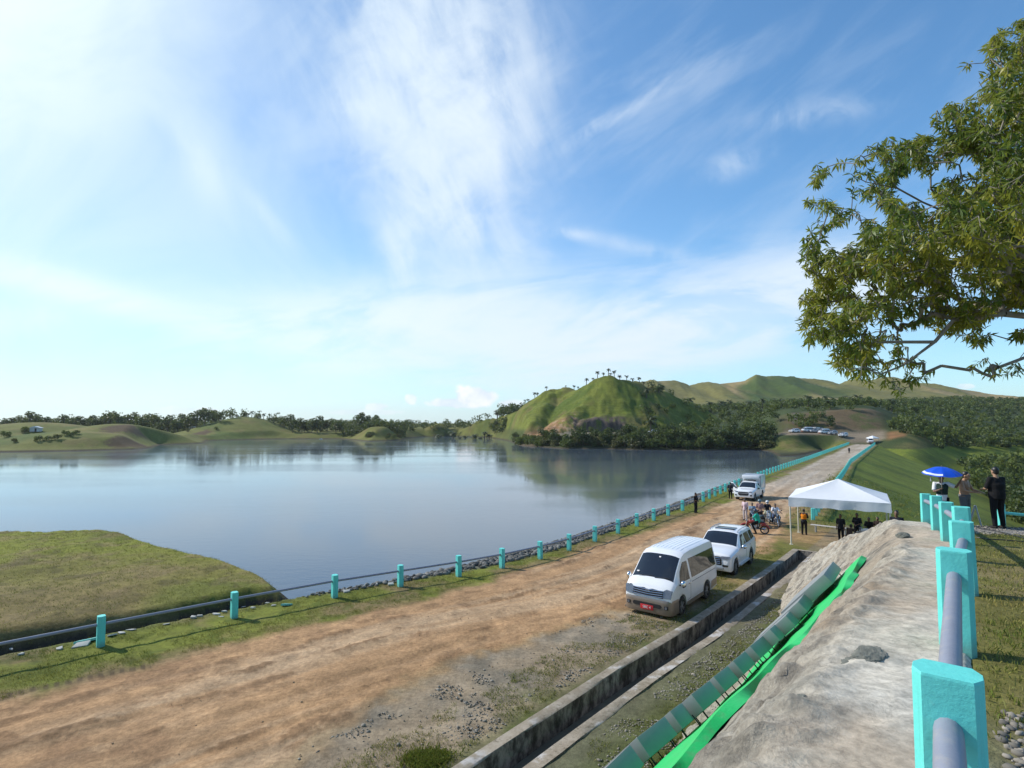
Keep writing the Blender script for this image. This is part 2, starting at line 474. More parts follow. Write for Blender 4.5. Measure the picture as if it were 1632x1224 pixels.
def build_world():
    w = bpy.data.worlds.new('World'); SC.world = w; w.use_nodes = True
    nt = w.node_tree; g = G(nt); bg = nt.nodes['Background']
    sky = g.n('ShaderNodeTexSky', dict(sky_type='NISHITA', sun_disc=False, sun_elevation=SUN_EL, sun_rotation=SUN_AZ, altitude=100, air_density=1.0, dust_density=.6, ozone_density=2.2))
    d = g.n('ShaderNodeTexCoord').outputs['Generated']
    sx = g.n('ShaderNodeSeparateXYZ', i0=d)
    X, Y, Z = sx.outputs
    yy = g.m('MAXIMUM', Y, .12); a = g.m('DIVIDE', X, yy); b = g.m('DIVIDE', g.m('MAXIMUM', Z, -.02), yy)
    ab = g.n('ShaderNodeCombineXYZ', i0=a, i1=b, i2=g.m('MULTIPLY', Y, 0.0)).outputs[0]
    def rot(ang, s1, s2):
        c, s = math.cos(ang), math.sin(ang)
        u = g.m('MULTIPLY', g.m('ADD', g.m('MULTIPLY', a, c), g.m('MULTIPLY', b, s)), s1)
        v = g.m('MULTIPLY', g.m('ADD', g.m('MULTIPLY', a, -s), g.m('MULTIPLY', b, c)), s2)
        return g.n('ShaderNodeCombineXYZ', i0=u, i1=v, i2=0.0).outputs[0]
    def blob(u, v, ang, su, sv, p=1.0):
        a0, b0 = (u - CX) / F, (VH - v) / F; su /= F; sv /= F
        ang = math.radians(ang); c, s = math.cos(ang), math.sin(ang)
        da = g.m('SUBTRACT', a, a0); db = g.m('SUBTRACT', b, b0)
        uu = g.m('DIVIDE', g.m('ADD', g.m('MULTIPLY', da, c), g.m('MULTIPLY', db, s)), su)
        vv = g.m('DIVIDE', g.m('ADD', g.m('MULTIPLY', da, -s), g.m('MULTIPLY', db, c)), sv)
        r = g.m('ADD', g.m('MULTIPLY', uu, uu), g.m('MULTIPLY', vv, vv))
        if p != 1.0: r = g.m('POWER', r, p)
        return g.m('EXPONENT', g.m('MULTIPLY', r, -1.0))
    n_soft = g.noise(ab, 2.3, 7, .55, 1.2)
    n_wisp = g.noise(rot(math.radians(112), 1.6, 5.2), 1.7, 9, .62, .45)
    n_wisp2 = g.noise(rot(math.radians(38), 1.3, 6.0), 1.9, 9, .6, .4)
    n_flat = g.noise(rot(math.radians(6), 1.0, 3.6), 2.6, 9, .58, .5)
    n_fine = g.noise(ab, 9, 8, .62, .5)
    n_puff = g.noise(ab, 24, 7, .55, .2)
    def tex(n, lo, hi): return g.rng(n, lo, hi)
    terms = []
    def T(w_, bl, n=None): terms.append(g.m('MULTIPLY', bl if n is None else g.m('MULTIPLY', bl, n), w_))
    # thin veil towards the sun (left) and near the horizon
    T(.36, blob(-160, 230, 0, 760, 620, 1.3), g.rng(n_soft, .3, .7, .6, 1.15)); T(1.6, blob(-60, -30, 35, 360, 240), g.rng(n_soft, .2, .62, .55, 1.0))
    T(.24, blob(330, 300, 0, 440, 420), tex(n_soft, .3, .7))
    T(.48, g.m('EXPONENT', g.m('MULTIPLY', g.m('MAXIMUM', b, 0.0), -8.5)))
    # big wisp
    T(.42, blob(690, 130, 98, 330, 160, 1.4), g.rng(n_soft, .3, .65, .35, 1.0)); T(.52, blob(690, 130, 98, 330, 160, 1.3), tex(n_fine, .38, .68)); T(.45, blob(715, 120, 100, 310, 120, 1.6), tex(n_wisp, .36, .68)); T(.50, blob(640, 40, 100, 240, 190), tex(n_wisp, .36, .72))
    T(.7, blob(770, 220, 68, 190, 60), tex(n_wisp, .32, .66)); T(.5, blob(560, 150, 140, 60, 40), tex(n_wisp, .35, .7))
    T(.8, blob(650, 350, 78, 110, 34), tex(n_wisp, .36, .66)); T(.35, blob(800, 385, -25, 90, 26), tex(n_fine, .35, .7))
    # flat bank
    T(2.0, blob(790, 522, 2, 430, 76, 1.3), g.rng(n_flat, .36, .62, .18, 1.0)); T(2.1, blob(1170, 500, 17, 330, 54, 1.3), g.rng(n_flat, .36, .60, .2, 1.0)); T(.40, blob(1180, 415, 8, 260, 40), tex(n_flat, .38, .68)); T(.3, blob(1420, 470, 10, 200, 90), tex(n_flat, .35, .68))
    # streaks
    T(.9, blob(150, 470, -15, 260, 24), g.rng(n_flat, .3, .6, .4, 1.0)); T(.4, blob(20, 425, -12, 90, 24), tex(n_fine, .3, .7)); T(.5, blob(20, 505, 0, 80, 22), tex(n_fine, .3, .7))
    T(.30, blob(1020, 150, 32, 170, 13), tex(n_wisp2, .33, .66)); T(.40, blob(950, 190, 35, 60, 12), tex(n_fine, .3, .65)); T(.15, blob(1150, 80, 40, 120, 40), tex(n_wisp2, .4, .7))
    T(.42, blob(1300, 165, 8, 100, 22), tex(n_fine, .36, .7)); T(.4, blob(1175, 250, 20, 60, 22), tex(n_fine, .36, .7)); T(.4, blob(915, 368, -6, 30, 8), tex(n_fine, .32, .6)); T(.35, blob(1000, 385, -12, 150, 14), tex(n_fine, .35, .7))
    T(.4, blob(300, 250, -55, 90, 30), tex(n_wisp, .35, .7)); T(.3, blob(420, 340, -50, 80, 12), tex(n_wisp, .35, .7)); T(.22, blob(820, 110, 60, 240, 260), tex(n_wisp2, .45, .75)); T(.15, blob(1350, 250, 0, 400, 300), tex(n_wisp2, .42, .75))
    # small cumulus on the horizon
    cum = []
    for (u, v, su, sv, k) in [(757, 632, 38, 17, 1.0), (728, 642, 46, 9, .8), (655, 636, 10, 9, .7), (600, 648, 18, 6, .6), (815, 644, 22, 8, .7), (580, 657, 60, 5, .4), (1540, 616, 16, 5, .6), (300, 655, 60, 8, .3)]:
        e = blob(u, v, 0, su, sv, 1.2)
        cum.append(g.m('MULTIPLY', g.rng(g.m('ADD', e, g.m('MULTIPLY', g.m('SUBTRACT', n_puff, .5), 1.5)), .28, .62), g.m('MULTIPLY', g.rng(e, .02, .25), k)))
    s = terms[0]
    for t in terms[1:]: s = g.m('ADD', s, t)
    s = g.m('MULTIPLY', s, g.rng(Y, .02, .2))
    gen = g.noise(g.n('ShaderNodeVectorMath', {'operation': 'SCALE'}, i0=d, Scale=3.0).outputs[0], 1.2, 7, .6, 1.0)
    s = g.m('ADD', s, g.m('MULTIPLY', g.rng(gen, .45, .75, 0, .5), g.rng(Y, .1, -.15)))
    s = g.m('SUBTRACT', 1.0, g.m('EXPONENT', g.m('MULTIPLY', s, -1.25)))
    c = cum[0]
    for t in cum[1:]: c = g.m('MAXIMUM', c, t)
    tone = g.mix(g.rng(a, .3, -.85), (7.6, 8.6, 9.7), (8.9, 10.1, 10.4))
    sf = g.rng(a, -1.0, .45, .70, 1.0)
    skyc = g.mix(1.0, g.mix(1.0, sky.outputs[0], SKY_TINT, 'MULTIPLY'), g.n('ShaderNodeCombineColor', i0=sf, i1=sf, i2=g.m('POWER', sf, .75)).outputs[0], 'MULTIPLY')
    col = g.mix(s, skyc, tone)
    puff = g.mix(g.rng(n_puff, .3, .7), (7.2, 8.2, 9.4), (10.2, 10.4, 10.6))
    col = g.mix(c, col, puff)
    nt.links.new(col, bg.inputs['Color']); bg.inputs['Strength'].default_value = .1
    w.cycles.sampling_method = 'MANUAL'; w.cycles.sample_map_resolution = 512
SKY_TINT = (1.08, 1.64, 1.88)
build_world()

# ------------------------------------------------------------------ ground
def lerp3(c, col, f): return c + (np.array(col)[None, :] - c) * f[:, None]

def ground_colour(x, y, z, q):
    n1 = fbm(x / 7., y / 7., 5, 31); n2 = fbm(x / 1.6, y / 1.6, 4, 41); n3 = fbm(x / .45, y / .45, 3, 51); n4 = fbm(x / 28., y / 28., 4, 61)
    rr = np.hypot(x, y)
    d, dr = q['d'], q['dr']
    onD = np.abs(z - q['D']) < .05
    c = np.zeros((len(x), 3)) + np.array([.070, .085, .022])
    c = lerp3(c, (.105, .115, .03), sstep(-.2, .5, n1)); c = lerp3(c, (.12, .10, .045), sstep(.1, .6, n2) * .6)
    # far land: dry green range, forest floor, green hills
    far = sstep(60, 120, rr) * (~onD)
    low = (dr > 0) & (z < -2.5) & (y < 262) & (x > 60)
    fc = np.zeros_like(c) + np.array([.045, .062, .02])
    ye = rr
    rngm = sstep(600, 760, ye)
    rcol = np.zeros_like(c) + np.array([.15, .14, .045])
    rcol = lerp3(rcol, (.27, .205, .095), sstep(-.05, .4, fbm(x / 45., y / 240., 4, 71))); rcol = lerp3(rcol, (.055, .085, .022), sstep(.0, .35, fbm(x / 85., y / 200., 4, 72)))
    fc = fc * (1 - rngm[:, None]) + rcol * rngm[:, None]
    left = sstep(20, -30, x) * (rr > 100)
    lc = np.zeros_like(c) + np.array([.135, .14, .034]); lc = lerp3(lc, (.085, .115, .025), sstep(-.1, .5, n4)); lc = lerp3(lc, (.17, .14, .05), sstep(.1, .5, n1) * .7)
    fc = fc * (1 - left[:, None]) + lc * left[:, None]
    gh = np.full(len(x), -1e3)
    for pts, k in RIDGES: gh = np.maximum(gh, seg_ridge(x, y, pts, k))
    on_h = sstep(-2.5, 1.0, gh - z + 2.0) * sstep(2, 5, z) * (rr < 460) * (x > -60)
    hc = np.zeros_like(c) + np.array([.15, .17, .028])
    hc = lerp3(hc, (.085, .12, .018), sstep(-.05, .45, fbm(x / 13., y / 13., 5, 81))); hc = lerp3(hc, (.17, .145, .05), sstep(.05, .5, fbm(x / 9., y / 9., 5, 83)) * .8)
    ter = .5 + .5 * np.sin(z * 4.2 + 3.5 * n1 + 2 * n2)
    hc = hc * (1 - .22 * ter[:, None])
    fc = fc * (1 - on_h[:, None]) + hc * on_h[:, None]
    cutr = ((x > 29) & (x < 64) & (y > 285) & (y < 303) & (z > 1.2) & (z < 17)).astype(float) * sstep(303, 300, y)
    steep = sstep(291, 293, y) * sstep(31.5, 33, x) * sstep(61, 58, x) * sstep(304, 300, y + 1.5 * n2) * sstep(16.5, 13, z + n2)
    fc = lerp3(fc, (.115, .085, .068), steep * sstep(-.3, .2, n2 + .2)); fc = lerp3(fc, (.06, .045, .042), steep * sstep(.0, .4, fbm(x / 2.5, z / 7., 4, 87)))
    red = (x > 2) * (x < 36) * sstep(277, 283, y) * sstep(320, 304, y + 5 * n1) * sstep(11.5, 7.5, z + 3 * n1 + np.interp(x, [5, 25, 35], [3, 0, -2]))
    fc = lerp3(fc, (.30, .165, .085), red * sstep(-.5, .1, n1 + .4 * n2)); fc = lerp3(fc, (.36, .27, .17), red * sstep(.1, .5, n2) * .6)
    bench = ((y > 280) & (y < 291) & (x > -5) & (x < 75) & (z < 3.2)).astype(float)
    fc = lerp3(fc, (.30, .25, .17), bench * .8)
    # cut banks and earth road round the far end of the dam
    a = x / np.maximum(y, 1)
    bank = sstep(.46, .50, a) * sstep(.665, .64, a) * sstep(250, 254, y) * sstep(285, 276, y + 5 * n1) * sstep(2.9, 4.2, z)
    fc = lerp3(fc, (.125, .09, .05), bank * sstep(-.6, 0, n1 + .3)); fc = lerp3(fc, (.12, .10, .085), bank * sstep(.0, .35, fbm(a * 60, z / 5., 4, 91)) * (a < .56)); fc = lerp3(fc, (.08, .09, .03), bank * sstep(-.05, .35, n1 + .4 * n2) * .85)
    rd = sstep(.40, .415, a) * sstep(.668, .65, a) * sstep(228, 236, y) * sstep(255, 250, y) * np.maximum(sstep(1.9, 2.3, z), sstep(.56, .6, a) * (z > -2.4))
    fc = lerp3(fc, (.22, .175, .12), rd)
    gb = sstep(.42, .44, a) * sstep(.60, .585, a) * sstep(205, 215, y) * sstep(238, 234, y) * (z < 2.0) * (z > -4)
    fc = lerp3(fc, (.115, .125, .03), gb * .9); fc = lerp3(fc, (.17, .14, .055), gb * sstep(0, .4, n2 + .4 * n1) * .7)
    orange = sstep(.655, .67, a) * sstep(.70, .69, a) * sstep(226, 232, y) * sstep(252, 244, y)
    fc = lerp3(fc, (.27, .13, .06), orange * .8)
    knoll = sstep(.66, .70, a) * sstep(.86, .80, a) * sstep(195, 215, y) * sstep(300, 270, y)
    fc = lerp3(fc, (.115, .105, .035), knoll * sstep(-.4, .3, n1) * .8)
    for (u, v, rad) in [(180, 703, 8), (196, 706, 7), (205, 709, 6), (318, 697, 6)]:
        hx = at_z(u, v, -2.6); fc = lerp3(fc, (.085, .055, .035), sstep(1.2, .7, np.hypot(x - hx.x, (y - hx.y) * .5) / rad + .4 * n2) * .9)
    wet = sstep(WATER + .8, WATER + .2, z) * (np.abs(q['lsd']) < 6) * (rr > 110)
    fc = lerp3(fc, (.06, .048, .032), wet * .9)
    c = c * (1 - far[:, None]) + fc * far[:, None]
    # dam top
    el, _ = polydist(EL, x, y); er, _ = polydist(ER, x, y); cd, _ = polydist(CHAN, x, y)
    road_n = .55 * n2 + .35 * n3 + .5 * n1
    on_top = sstep(-1.2, -.4, d) * sstep(1.2, .2, dr) * onD
    dirt = sstep(-.5, .45, el + road_n * .9) * sstep(.6, -.5, er + road_n * 1.1) * on_top
    grav = sstep(-.5, .5, er + road_n) * sstep(-.5, -1.6, cd + .8 * road_n) * on_top * sstep(27, 22, y)
    verge = on_top * (1 - sstep(-.3, .5, el + road_n * .8))
    vc = np.zeros_like(c) + np.array([.145, .16, .026]); vc = lerp3(vc, (.19, .145, .065), sstep(-.2, .35, n2 + .5 * n1 + np.interp(el, [-2.2, -.4], [-.25, .35]))); vc = lerp3(vc, (.06, .085, .015), sstep(.1, .5, n3) * .6)
    c = c * (1 - verge[:, None]) + vc * verge[:, None]
    right_t = on_top * sstep(-.3, .5, er + road_n) * sstep(22, 27, y)
    tcx = np.zeros_like(c) + np.array([.13, .125, .03]); tcx = lerp3(tcx, (.27, .18, .085), sstep(-.1, .45, n1 + .5 * n2)); tcx = lerp3(tcx, (.07, .09, .018), sstep(.15, .5, n2) * .5)
    c = c * (1 - right_t[:, None]) + tcx * right_t[:, None]
    gc = np.zeros_like(c) + np.array([.27, .21, .14]); gc = lerp3(gc, (.20, .17, .125), sstep(-.1, .4, n2)); gc = lerp3(gc, (.30, .24, .17), sstep(.1, .5, n3) * .5); gc = lerp3(gc, (.085, .095, .03), sstep(.15, .45, n1 + .5 * n2 + np.interp(cd, [-4, -1.2], [-.3, .15])) * .85)
    c = c * (1 - grav[:, None]) + gc * grav[:, None]
    streak = fbm(d / .35, q['s'] / 6., 4, 101); streak2 = fbm(d / 1.1, q['s'] / 22., 3, 102)
    dc = np.zeros_like(c) + np.array([.37, .225, .115])
    dc = lerp3(dc, (.43, .295, .175), sstep(-.1, .4, streak2 + .3 * streak)); dc = lerp3(dc, (.28, .165, .08), sstep(.15, .55, streak + .3 * n2) * .45); dc = lerp3(dc, (.22, .13, .07), sstep(.3, .6, n2 + .3 * streak) * .5)
    gf = sstep(48, 85, y)
    dc2 = np.zeros_like(c) + np.array([.335, .275, .205]); dc2 = lerp3(dc2, (.40, .34, .27), sstep(-.1, .4, streak2))
    dc = dc * (1 - gf[:, None]) + dc2 * gf[:, None]
    c = c * (1 - dirt[:, None]) + dc * dirt[:, None]
    TR = [on_road(*p_) for p_ in [(-120, 1140), (0, 1112), (100, 1090), (180, 1072), (240, 1060)]]; td, ts = polydist(TR, x, y)
    tl = sum((b_ - a_).length for a_, b_ in zip(TR[:-1], TR[1:]))
    tm = sstep(.26, .10, np.abs(td) + .10 * n3) * (ts > 0) * (ts < tl) * (.65 + .35 * np.sign(np.sin(ts * 26)))
    c = lerp3(c, (.085, .06, .035), tm * .8)
    cl = sstep(.22, .45, fbm(d / .45, q['s'] / 1.4, 5, 111) + .35 * fbm(d / 1.3, q['s'] / 9, 3, 112)) * dirt * (y < 60); c = lerp3(c, (.19, .11, .055), cl * .7)
    near_ch = sstep(1.9, .9, np.abs(cd)) * on_top
    c = lerp3(c, (.17, .15, .115), near_ch * (cd > 0) * .5)
    # riprap shoulder beyond the lakeside posts, downstream grass
    rip = sstep(-.5, -1.0, d + .3 * n2) * onD * (y > 24)
    c = lerp3(c, (.15, .145, .125), rip * .8 * sstep(23, 27, y))
    ds = sstep(.2, 1.4, dr) * onD * sstep(21, 26, y)
    dsc = np.zeros_like(c) + np.array([.14, .17, .024]); dsc = lerp3(dsc, (.085, .115, .018), sstep(-.1, .4, n1 + .4 * n2)); dsc = lerp3(dsc, (.135, .145, .03), sstep(.1, .5, n2) * .6)
    ds = np.maximum(ds, low * 1.0)
    c = c * (1 - ds[:, None]) + dsc * ds[:, None]
    # grassy spit at the left
    pn = (np.abs(z - q['P']) < .05) & (q['P'] > q['land']) & (q['P'] > q['D'])
    pc = np.zeros_like(c) + np.array([.185, .145, .055])
    pc = lerp3(pc, (.165, .18, .022), sstep(25, 37, y + 5 * n1) * .9); pc = lerp3(pc, (.10, .12, .02), sstep(.1, .5, n1) * .6); pc = lerp3(pc, (.21, .155, .075), sstep(.0, .5, n2) * .6); pc = lerp3(pc, (.09, .075, .03), sstep(.15, .5, fbm(x / .8, y / 1.4, 4, 133)) * .6)
    pc = lerp3(pc, (.055, .04, .026), sstep(-.15, .35, q['psd']) * .9)  # spit's bank darkened in colour to stand for its shade
    c = np.where(pn[:, None], pc, c)
    ditch_shade = (q['psd'] > .2) & (q['psd'] < 8) & (d < -1.2) & (z < -.7) & (y < 34)
    c = np.where(ditch_shade[:, None], np.array([.05, .04, .028])[None, :] * (1 + .4 * n2[:, None]), c)  # shade of the bank and ditch put into the colour as dark brown
    # abutment mound
    mm = (np.abs(z - q['M']) < .05) & (q['M'] > q['D'])
    mc = np.zeros_like(c) + np.array([.135, .125, .035]); mc = lerp3(mc, (.19, .155, .07), sstep(-.1, .5, n2 + .4 * n3)); mc = lerp3(mc, (.075, .09, .018), sstep(.1, .5, n1 + .3 * n2))
    path = sstep(15.2, 15.9, y + .4 * n2) * sstep(19.6, 18.9, y + .3 * n2) + sstep(4.3, 3.2, y + .9 * n2 + .15 * (x - 3)) * .9
    mc = lerp3(mc, (.27, .25, .22), np.clip(path, 0, 1)); mc = lerp3(mc, (.15, .14, .125), np.clip(path, 0, 1) * sstep(0, .5, n3) * .8)
    mc = lerp3(mc, (.10, .125, .02), sstep(19.4, 20.2, y))
    c = np.where(mm[:, None], mc, c)
    c = c * (1 + .10 * n3[:, None] * (rr < 60)[:, None])
    return np.clip(c, .004, .9), np.stack([dirt, grav, np.clip(far, 0, 1)], 1)

def build_ground():
    th = np.concatenate([np.radians(np.linspace(-180, -47, 46)[:-1]), np.radians(np.linspace(-47, 47, 860)), np.radians(np.linspace(47, 180, 46)[1:])])
    def geo(a, b, k): return np.geomspace(a, b, k, endpoint=False)
    r = np.concatenate([geo(.25, 8, 70), geo(8, 60, 240), geo(60, 230, 120), geo(230, 320, 120), geo(320, 480, 80), geo(480, 1250, 100), np.geomspace(1250, 9000, 30)])
    Rr, Tt = np.meshgrid(r, th, indexing='ij'); nr, nt_ = Rr.shape
    x = (Rr * np.sin(Tt)).ravel(); y = (Rr * np.cos(Tt)).ravel()
    z, q = H(x, y, True)
    base = z.copy()
    e = q['e']; msk = (e > -7.5) & (e < .12) & (np.abs(z - q['M']) < .05) & (y < 34)
    z = np.where(msk, z - .22 * sstep(.12, -.1, e), z)
    cd, csx = polydist(CHAN, x, y)
    z = np.where((np.abs(cd) < CHW + .2) & (csx > 0) & (csx < CHLEN), z - 1.35, z)
    cc, mk = ground_colour(x, y, base, q)
    d, s = q['d'], q['s']
    rut = (-.05 * np.exp(-((d - 4.2) / .28) ** 2) - .05 * np.exp(-((d - 5.9) / .28) ** 2) - .04 * np.exp(-((d - 7.4) / .3) ** 2)) * mk[:, 0] * (.6 + .8 * fbm(d, s / 5, 3, 7))
    z = z + rut + mk[:, 0] * .03 * sstep(.2, .5, fbm(d / .45, s / 1.4, 5, 111) + .35 * fbm(d / 1.3, s / 9, 3, 112)) * (y < 60) + mk[:, 0] * .05 * fbm(d / .5, s / 3.5, 4, 201) * (y < 90) + .035 * fbm(x / .7, y / .7, 4, 203) * (np.hypot(x, y) < 90)
    idx = np.arange(nr * nt_).reshape(nr, nt_)
    f = np.stack([idx[:-1, :-1], idx[:-1, 1:], idx[1:, 1:], idx[1:, :-1]], -1).reshape(-1, 4)[:, ::-1]
    me = np_mesh('ground', np.stack([x, y, z], 1), f)
    add_col(me, 'albedo', cc.astype(np.float32)); add_col(me, 'mask', mk.astype(np.float32))
    uv = me.uv_layers.new(name='road')
    li = np.empty(len(me.loops), np.int32); me.loops.foreach_get('vertex_index', li)
    uv.data.foreach_set('uv', np.stack([d, s], 1)[li].astype(np.float32).ravel())
    m, g, b = material('ground')
    al = g.n('ShaderNodeAttribute', {'attribute_name': 'albedo'}).outputs['Color']
    mk = g.n('ShaderNodeSeparateColor', Color=g.n('ShaderNodeAttribute', {'attribute_name': 'mask'}).outputs['Color'])
    P = g.n('ShaderNodeTexCoord').outputs['Object']
    ruv = g.n('ShaderNodeUVMap', {'uv_map': 'road'}).outputs[0]
    st = g.noise(g.n('ShaderNodeMapping', Vector=ruv, Scale=(2.0, .55, 1)).outputs[0], 1.0, 8, .6)
    nf = g.noise(P, 9, 6, .68); nm = g.noise(P, 1.7, 5, .6); nl = g.noise(P, .13, 6, .6)
    near = g.m('SUBTRACT', 1.0, mk.outputs[2])
    v = g.m('MULTIPLY', g.rng(nf, .25, .75, .74, 1.25), g.rng(nm, .25, .75, .8, 1.2))
    v = g.m('MULTIPLY', v, g.rng(nl, .3, .7, .86, 1.14))
    c = g.mix(1.0, al, g.n('ShaderNodeCombineColor', i0=v, i1=v, i2=v).outputs[0], 'MULTIPLY')
    sv = g.rng(st, .3, .7, .84, 1.12)
    c2 = g.mix(1.0, c, g.n('ShaderNodeCombineColor', i0=sv, i1=sv, i2=sv).outputs[0], 'MULTIPLY')
    c = g.mix(mk.outputs[0], c, c2)
    hgt = g.m('ADD', g.m('MULTIPLY', nf, .5), g.m('ADD', g.m('MULTIPLY', g.noise(P, 30, 4, .6), .25), g.m('MULTIPLY', g.m('MULTIPLY', st, mk.outputs[0]), .7)))
    bp = g.n('ShaderNodeBump', Strength=.8, Distance=.06, Height=hgt)
    setb(g, b, Base_Color=c, Roughness=.95, Specular_IOR_Level=.15, Normal=bp.outputs[0])
    o = link('ground', me, m); me.shade_smooth(); tag(o, kind='structure')
    return o
CHLEN = sum((b - a).length for a, b in zip(CHAN[:-1], CHAN[1:])) + .05
build_ground()

# ------------------------------------------------------------------ water
def build_water():
    m, g, b = material('lake_water')
    P = g.n('ShaderNodeTexCoord').outputs['Object']
    mp = g.n('ShaderNodeMapping', Vector=P, Scale=(.8, 1.5, 1)).outputs[0]
    w1 = g.noise(mp, 1.1, 4, .6); w2 = g.noise(P, .035, 4, .6)
    big = g.rng(g.noise(g.n('ShaderNodeMapping', Vector=P, Scale=(.35, 1.6, 1)).outputs[0], .03, 5, .55), .35, .65)
    amp = g.m('ADD', .03, g.m('MULTIPLY', big, .13))
    bp = g.n('ShaderNodeBump', Strength=amp, Distance=.10, Height=w1)
    c = g.mix(w2, (.066, .090, .118), (.080, .106, .136))
    setb(g, b, Base_Color=c, Roughness=g.m('ADD', .05, g.m('MULTIPLY', big, .05)), IOR=1.33, Specular_IOR_Level=.5, Normal=bp.outputs[0])
    pl = [(-900, -40), (-60, -40)] + [(p.x + 2.5, p.y - 2) for p in LAKE[2:]] + [(150, 262), (150, 620), (-900, 620)]
    mb = MB(); mb.add([(px, py, WATER) for px, py in pl], [tuple(range(len(pl)))])
    tag(mb.build('lake_water', m), kind='structure')
build_water()

# ------------------------------------------------------------------ shotcrete facing of the mound
def s_point(P, s):
    acc = 0
    for i, (a, b) in enumerate(zip(P[:-1], P[1:])):
        L = (b - a).length
        if s <= acc + L or i == len(P) - 2:
            t = (b - a) / L
            return a + t * (s - acc), t
        acc += L
def slope_grid(s, e):
    p, t = s_point(CREST, s); p2, t2 = s_point(CREST, s + 1.0); p0, t0 = s_point(CREST, max(0, s - 1.0))
    t = Vector((p2.x - p0.x, p2.y - p0.y, 0)).normalized()
    return Vector((p.x + t.y * e, p.y - t.x * e, 0))
def build_facing():
    ss = np.concatenate([np.arange(2, 14, .2), np.arange(14, 44.5, .062)]); es = np.arange(-8.0, .16, .05)
    X = np.zeros((len(ss), len(es))); Y = X.copy()
    for i, s in enumerate(ss):
        p0 = slope_grid(s, 0); p1 = slope_grid(s, -1)
        X[i] = p0.x + (p0.x - p1.x) * es; Y[i] = p0.y + (p0.y - p1.y) * es
    x, y = X.ravel(), Y.ravel()
    z, e, s = mound(x, y)
    slope = sstep(-.5, -1.3, e)
    rg = 1 - np.abs(fbm(x / .32, y / .32, 5, 341)); rg2 = 1 - np.abs(fbm((s * .5 - e * .87) / .16, (s * .87 + e * .5) / .55, 4, 343))
    n = fbm(x / 1.3, y / 1.3, 5, 301) * .03 + (rg - .8) * .10 + (rg2 - .8) * .10 + fbm(x / .12, y / .12, 3, 345) * .025 + fbm((s * .5 - e * .87) / .32, (s * .87 + e * .5) / 1.4, 5, 303) * .12 + np.abs(fbm(x / .5, y / .5, 4, 305)) * .07
    n = n + np.abs(fbm(x / .22, y / .22, 3, 309)) * .05
    n = n * (.16 + .84 * slope) + .025 * fbm(x / 2.2, y / 2.2, 3, 306)
    clods = sstep(.28, .5, fbm(s / .5, e / .7, 4, 308)) * .10 * slope
    band = sstep(up_e(s) - 2.4, up_e(s) - 2.0, e) * sstep(up_e(s) + 1.6, up_e(s) + 1.0, e) * sstep(12, 14, s) * sstep(32.0, 30.8, s)
    n = n * (1 - .8 * band); clods = clods * (1 - band)
    z = z + .04 + n + clods - .09 * band
    z = z - .12 * sstep(.02, .16, e)
    idx = np.arange(len(x)).reshape(X.shape)
    f = np.stack([idx[:-1, :-1], idx[1:, :-1], idx[1:, 1:], idx[:-1, 1:]], -1).reshape(-1, 4)
    me = np_mesh('concrete_facing', np.stack([x, y, z], 1), f)
    uv = me.uv_layers.new(name='slope'); li = np.empty(len(me.loops), np.int32); me.loops.foreach_get('vertex_index', li)
    uv.data.foreach_set('uv', np.stack([s, e], 1)[li].astype(np.float32).ravel())
    n1 = fbm(x / 1.1, y / 1.1, 5, 311); n2 = fbm((s * .5 - e * .87) / .3, (s * .87 + e * .5) / 1.6, 5, 313); n3 = fbm(x / .35, y / .35, 4, 315); n4 = fbm(x / 2.6, y / 2.6, 4, 317)
    c = np.zeros((len(x), 3)) + np.array([.50, .45, .365])
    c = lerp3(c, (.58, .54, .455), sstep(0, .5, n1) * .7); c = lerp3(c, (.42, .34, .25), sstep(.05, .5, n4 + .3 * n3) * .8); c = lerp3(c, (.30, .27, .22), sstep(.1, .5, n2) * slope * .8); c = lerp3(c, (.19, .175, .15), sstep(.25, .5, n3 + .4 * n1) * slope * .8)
    dark = np.zeros(len(x))
    for (u, v, r) in [(1372, 1050, .34), (1400, 1045, .2), (1265, 1140, .36), (1248, 1120, .3), (1300, 1105, .2), (1445, 852, .35), (1425, 870, .3), (1180, 1215, .3), (1160, 1190, .2)]:
        p = on_ground(u, v); dark = np.maximum(dark, np.exp(-((x - p.x) ** 2 + (y - p.y) ** 2) / r ** 2))
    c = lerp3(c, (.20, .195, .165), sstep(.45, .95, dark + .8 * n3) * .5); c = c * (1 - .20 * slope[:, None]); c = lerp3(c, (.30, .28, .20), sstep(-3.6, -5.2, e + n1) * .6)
    c = lerp3(c, (.30, .225, .15), sstep(.35, .6, fbm(x / .8, y / .8, 4, 331)) * .6)
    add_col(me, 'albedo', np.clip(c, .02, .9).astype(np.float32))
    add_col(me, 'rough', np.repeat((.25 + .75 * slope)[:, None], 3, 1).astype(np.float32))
    m, g, b = material('rough_concrete')
    al = g.n('ShaderNodeAttribute', {'attribute_name': 'albedo'}).outputs['Color']
    P = g.n('ShaderNodeTexCoord').outputs['Object']
    U = g.n('ShaderNodeMapping', Vector=g.n('ShaderNodeUVMap', {'uv_map': 'slope'}).outputs[0], Scale=(5.0, 1.2, 1)).outputs[0]
    f1 = g.noise(P, 11, 9, .74); f2 = g.noise(U, 1.5, 6, .65)
    crk = g.rng(g.m('ABSOLUTE', g.m('SUBTRACT', g.noise(P, 1.7, 7, .65, 1.2), .5)), .0, .012, .8, 1.0)
    v = g.m('MULTIPLY', g.m('MULTIPLY', g.rng(f1, .25, .75, .66, 1.3), g.rng(f2, .3, .7, .84, 1.14)), crk)
    c = g.mix(1.0, al, g.n('ShaderNodeCombineColor', i0=v, i1=v, i2=v).outputs[0], 'MULTIPLY')
    ro = g.n('ShaderNodeAttribute', {'attribute_name': 'rough'}).outputs['Fac']
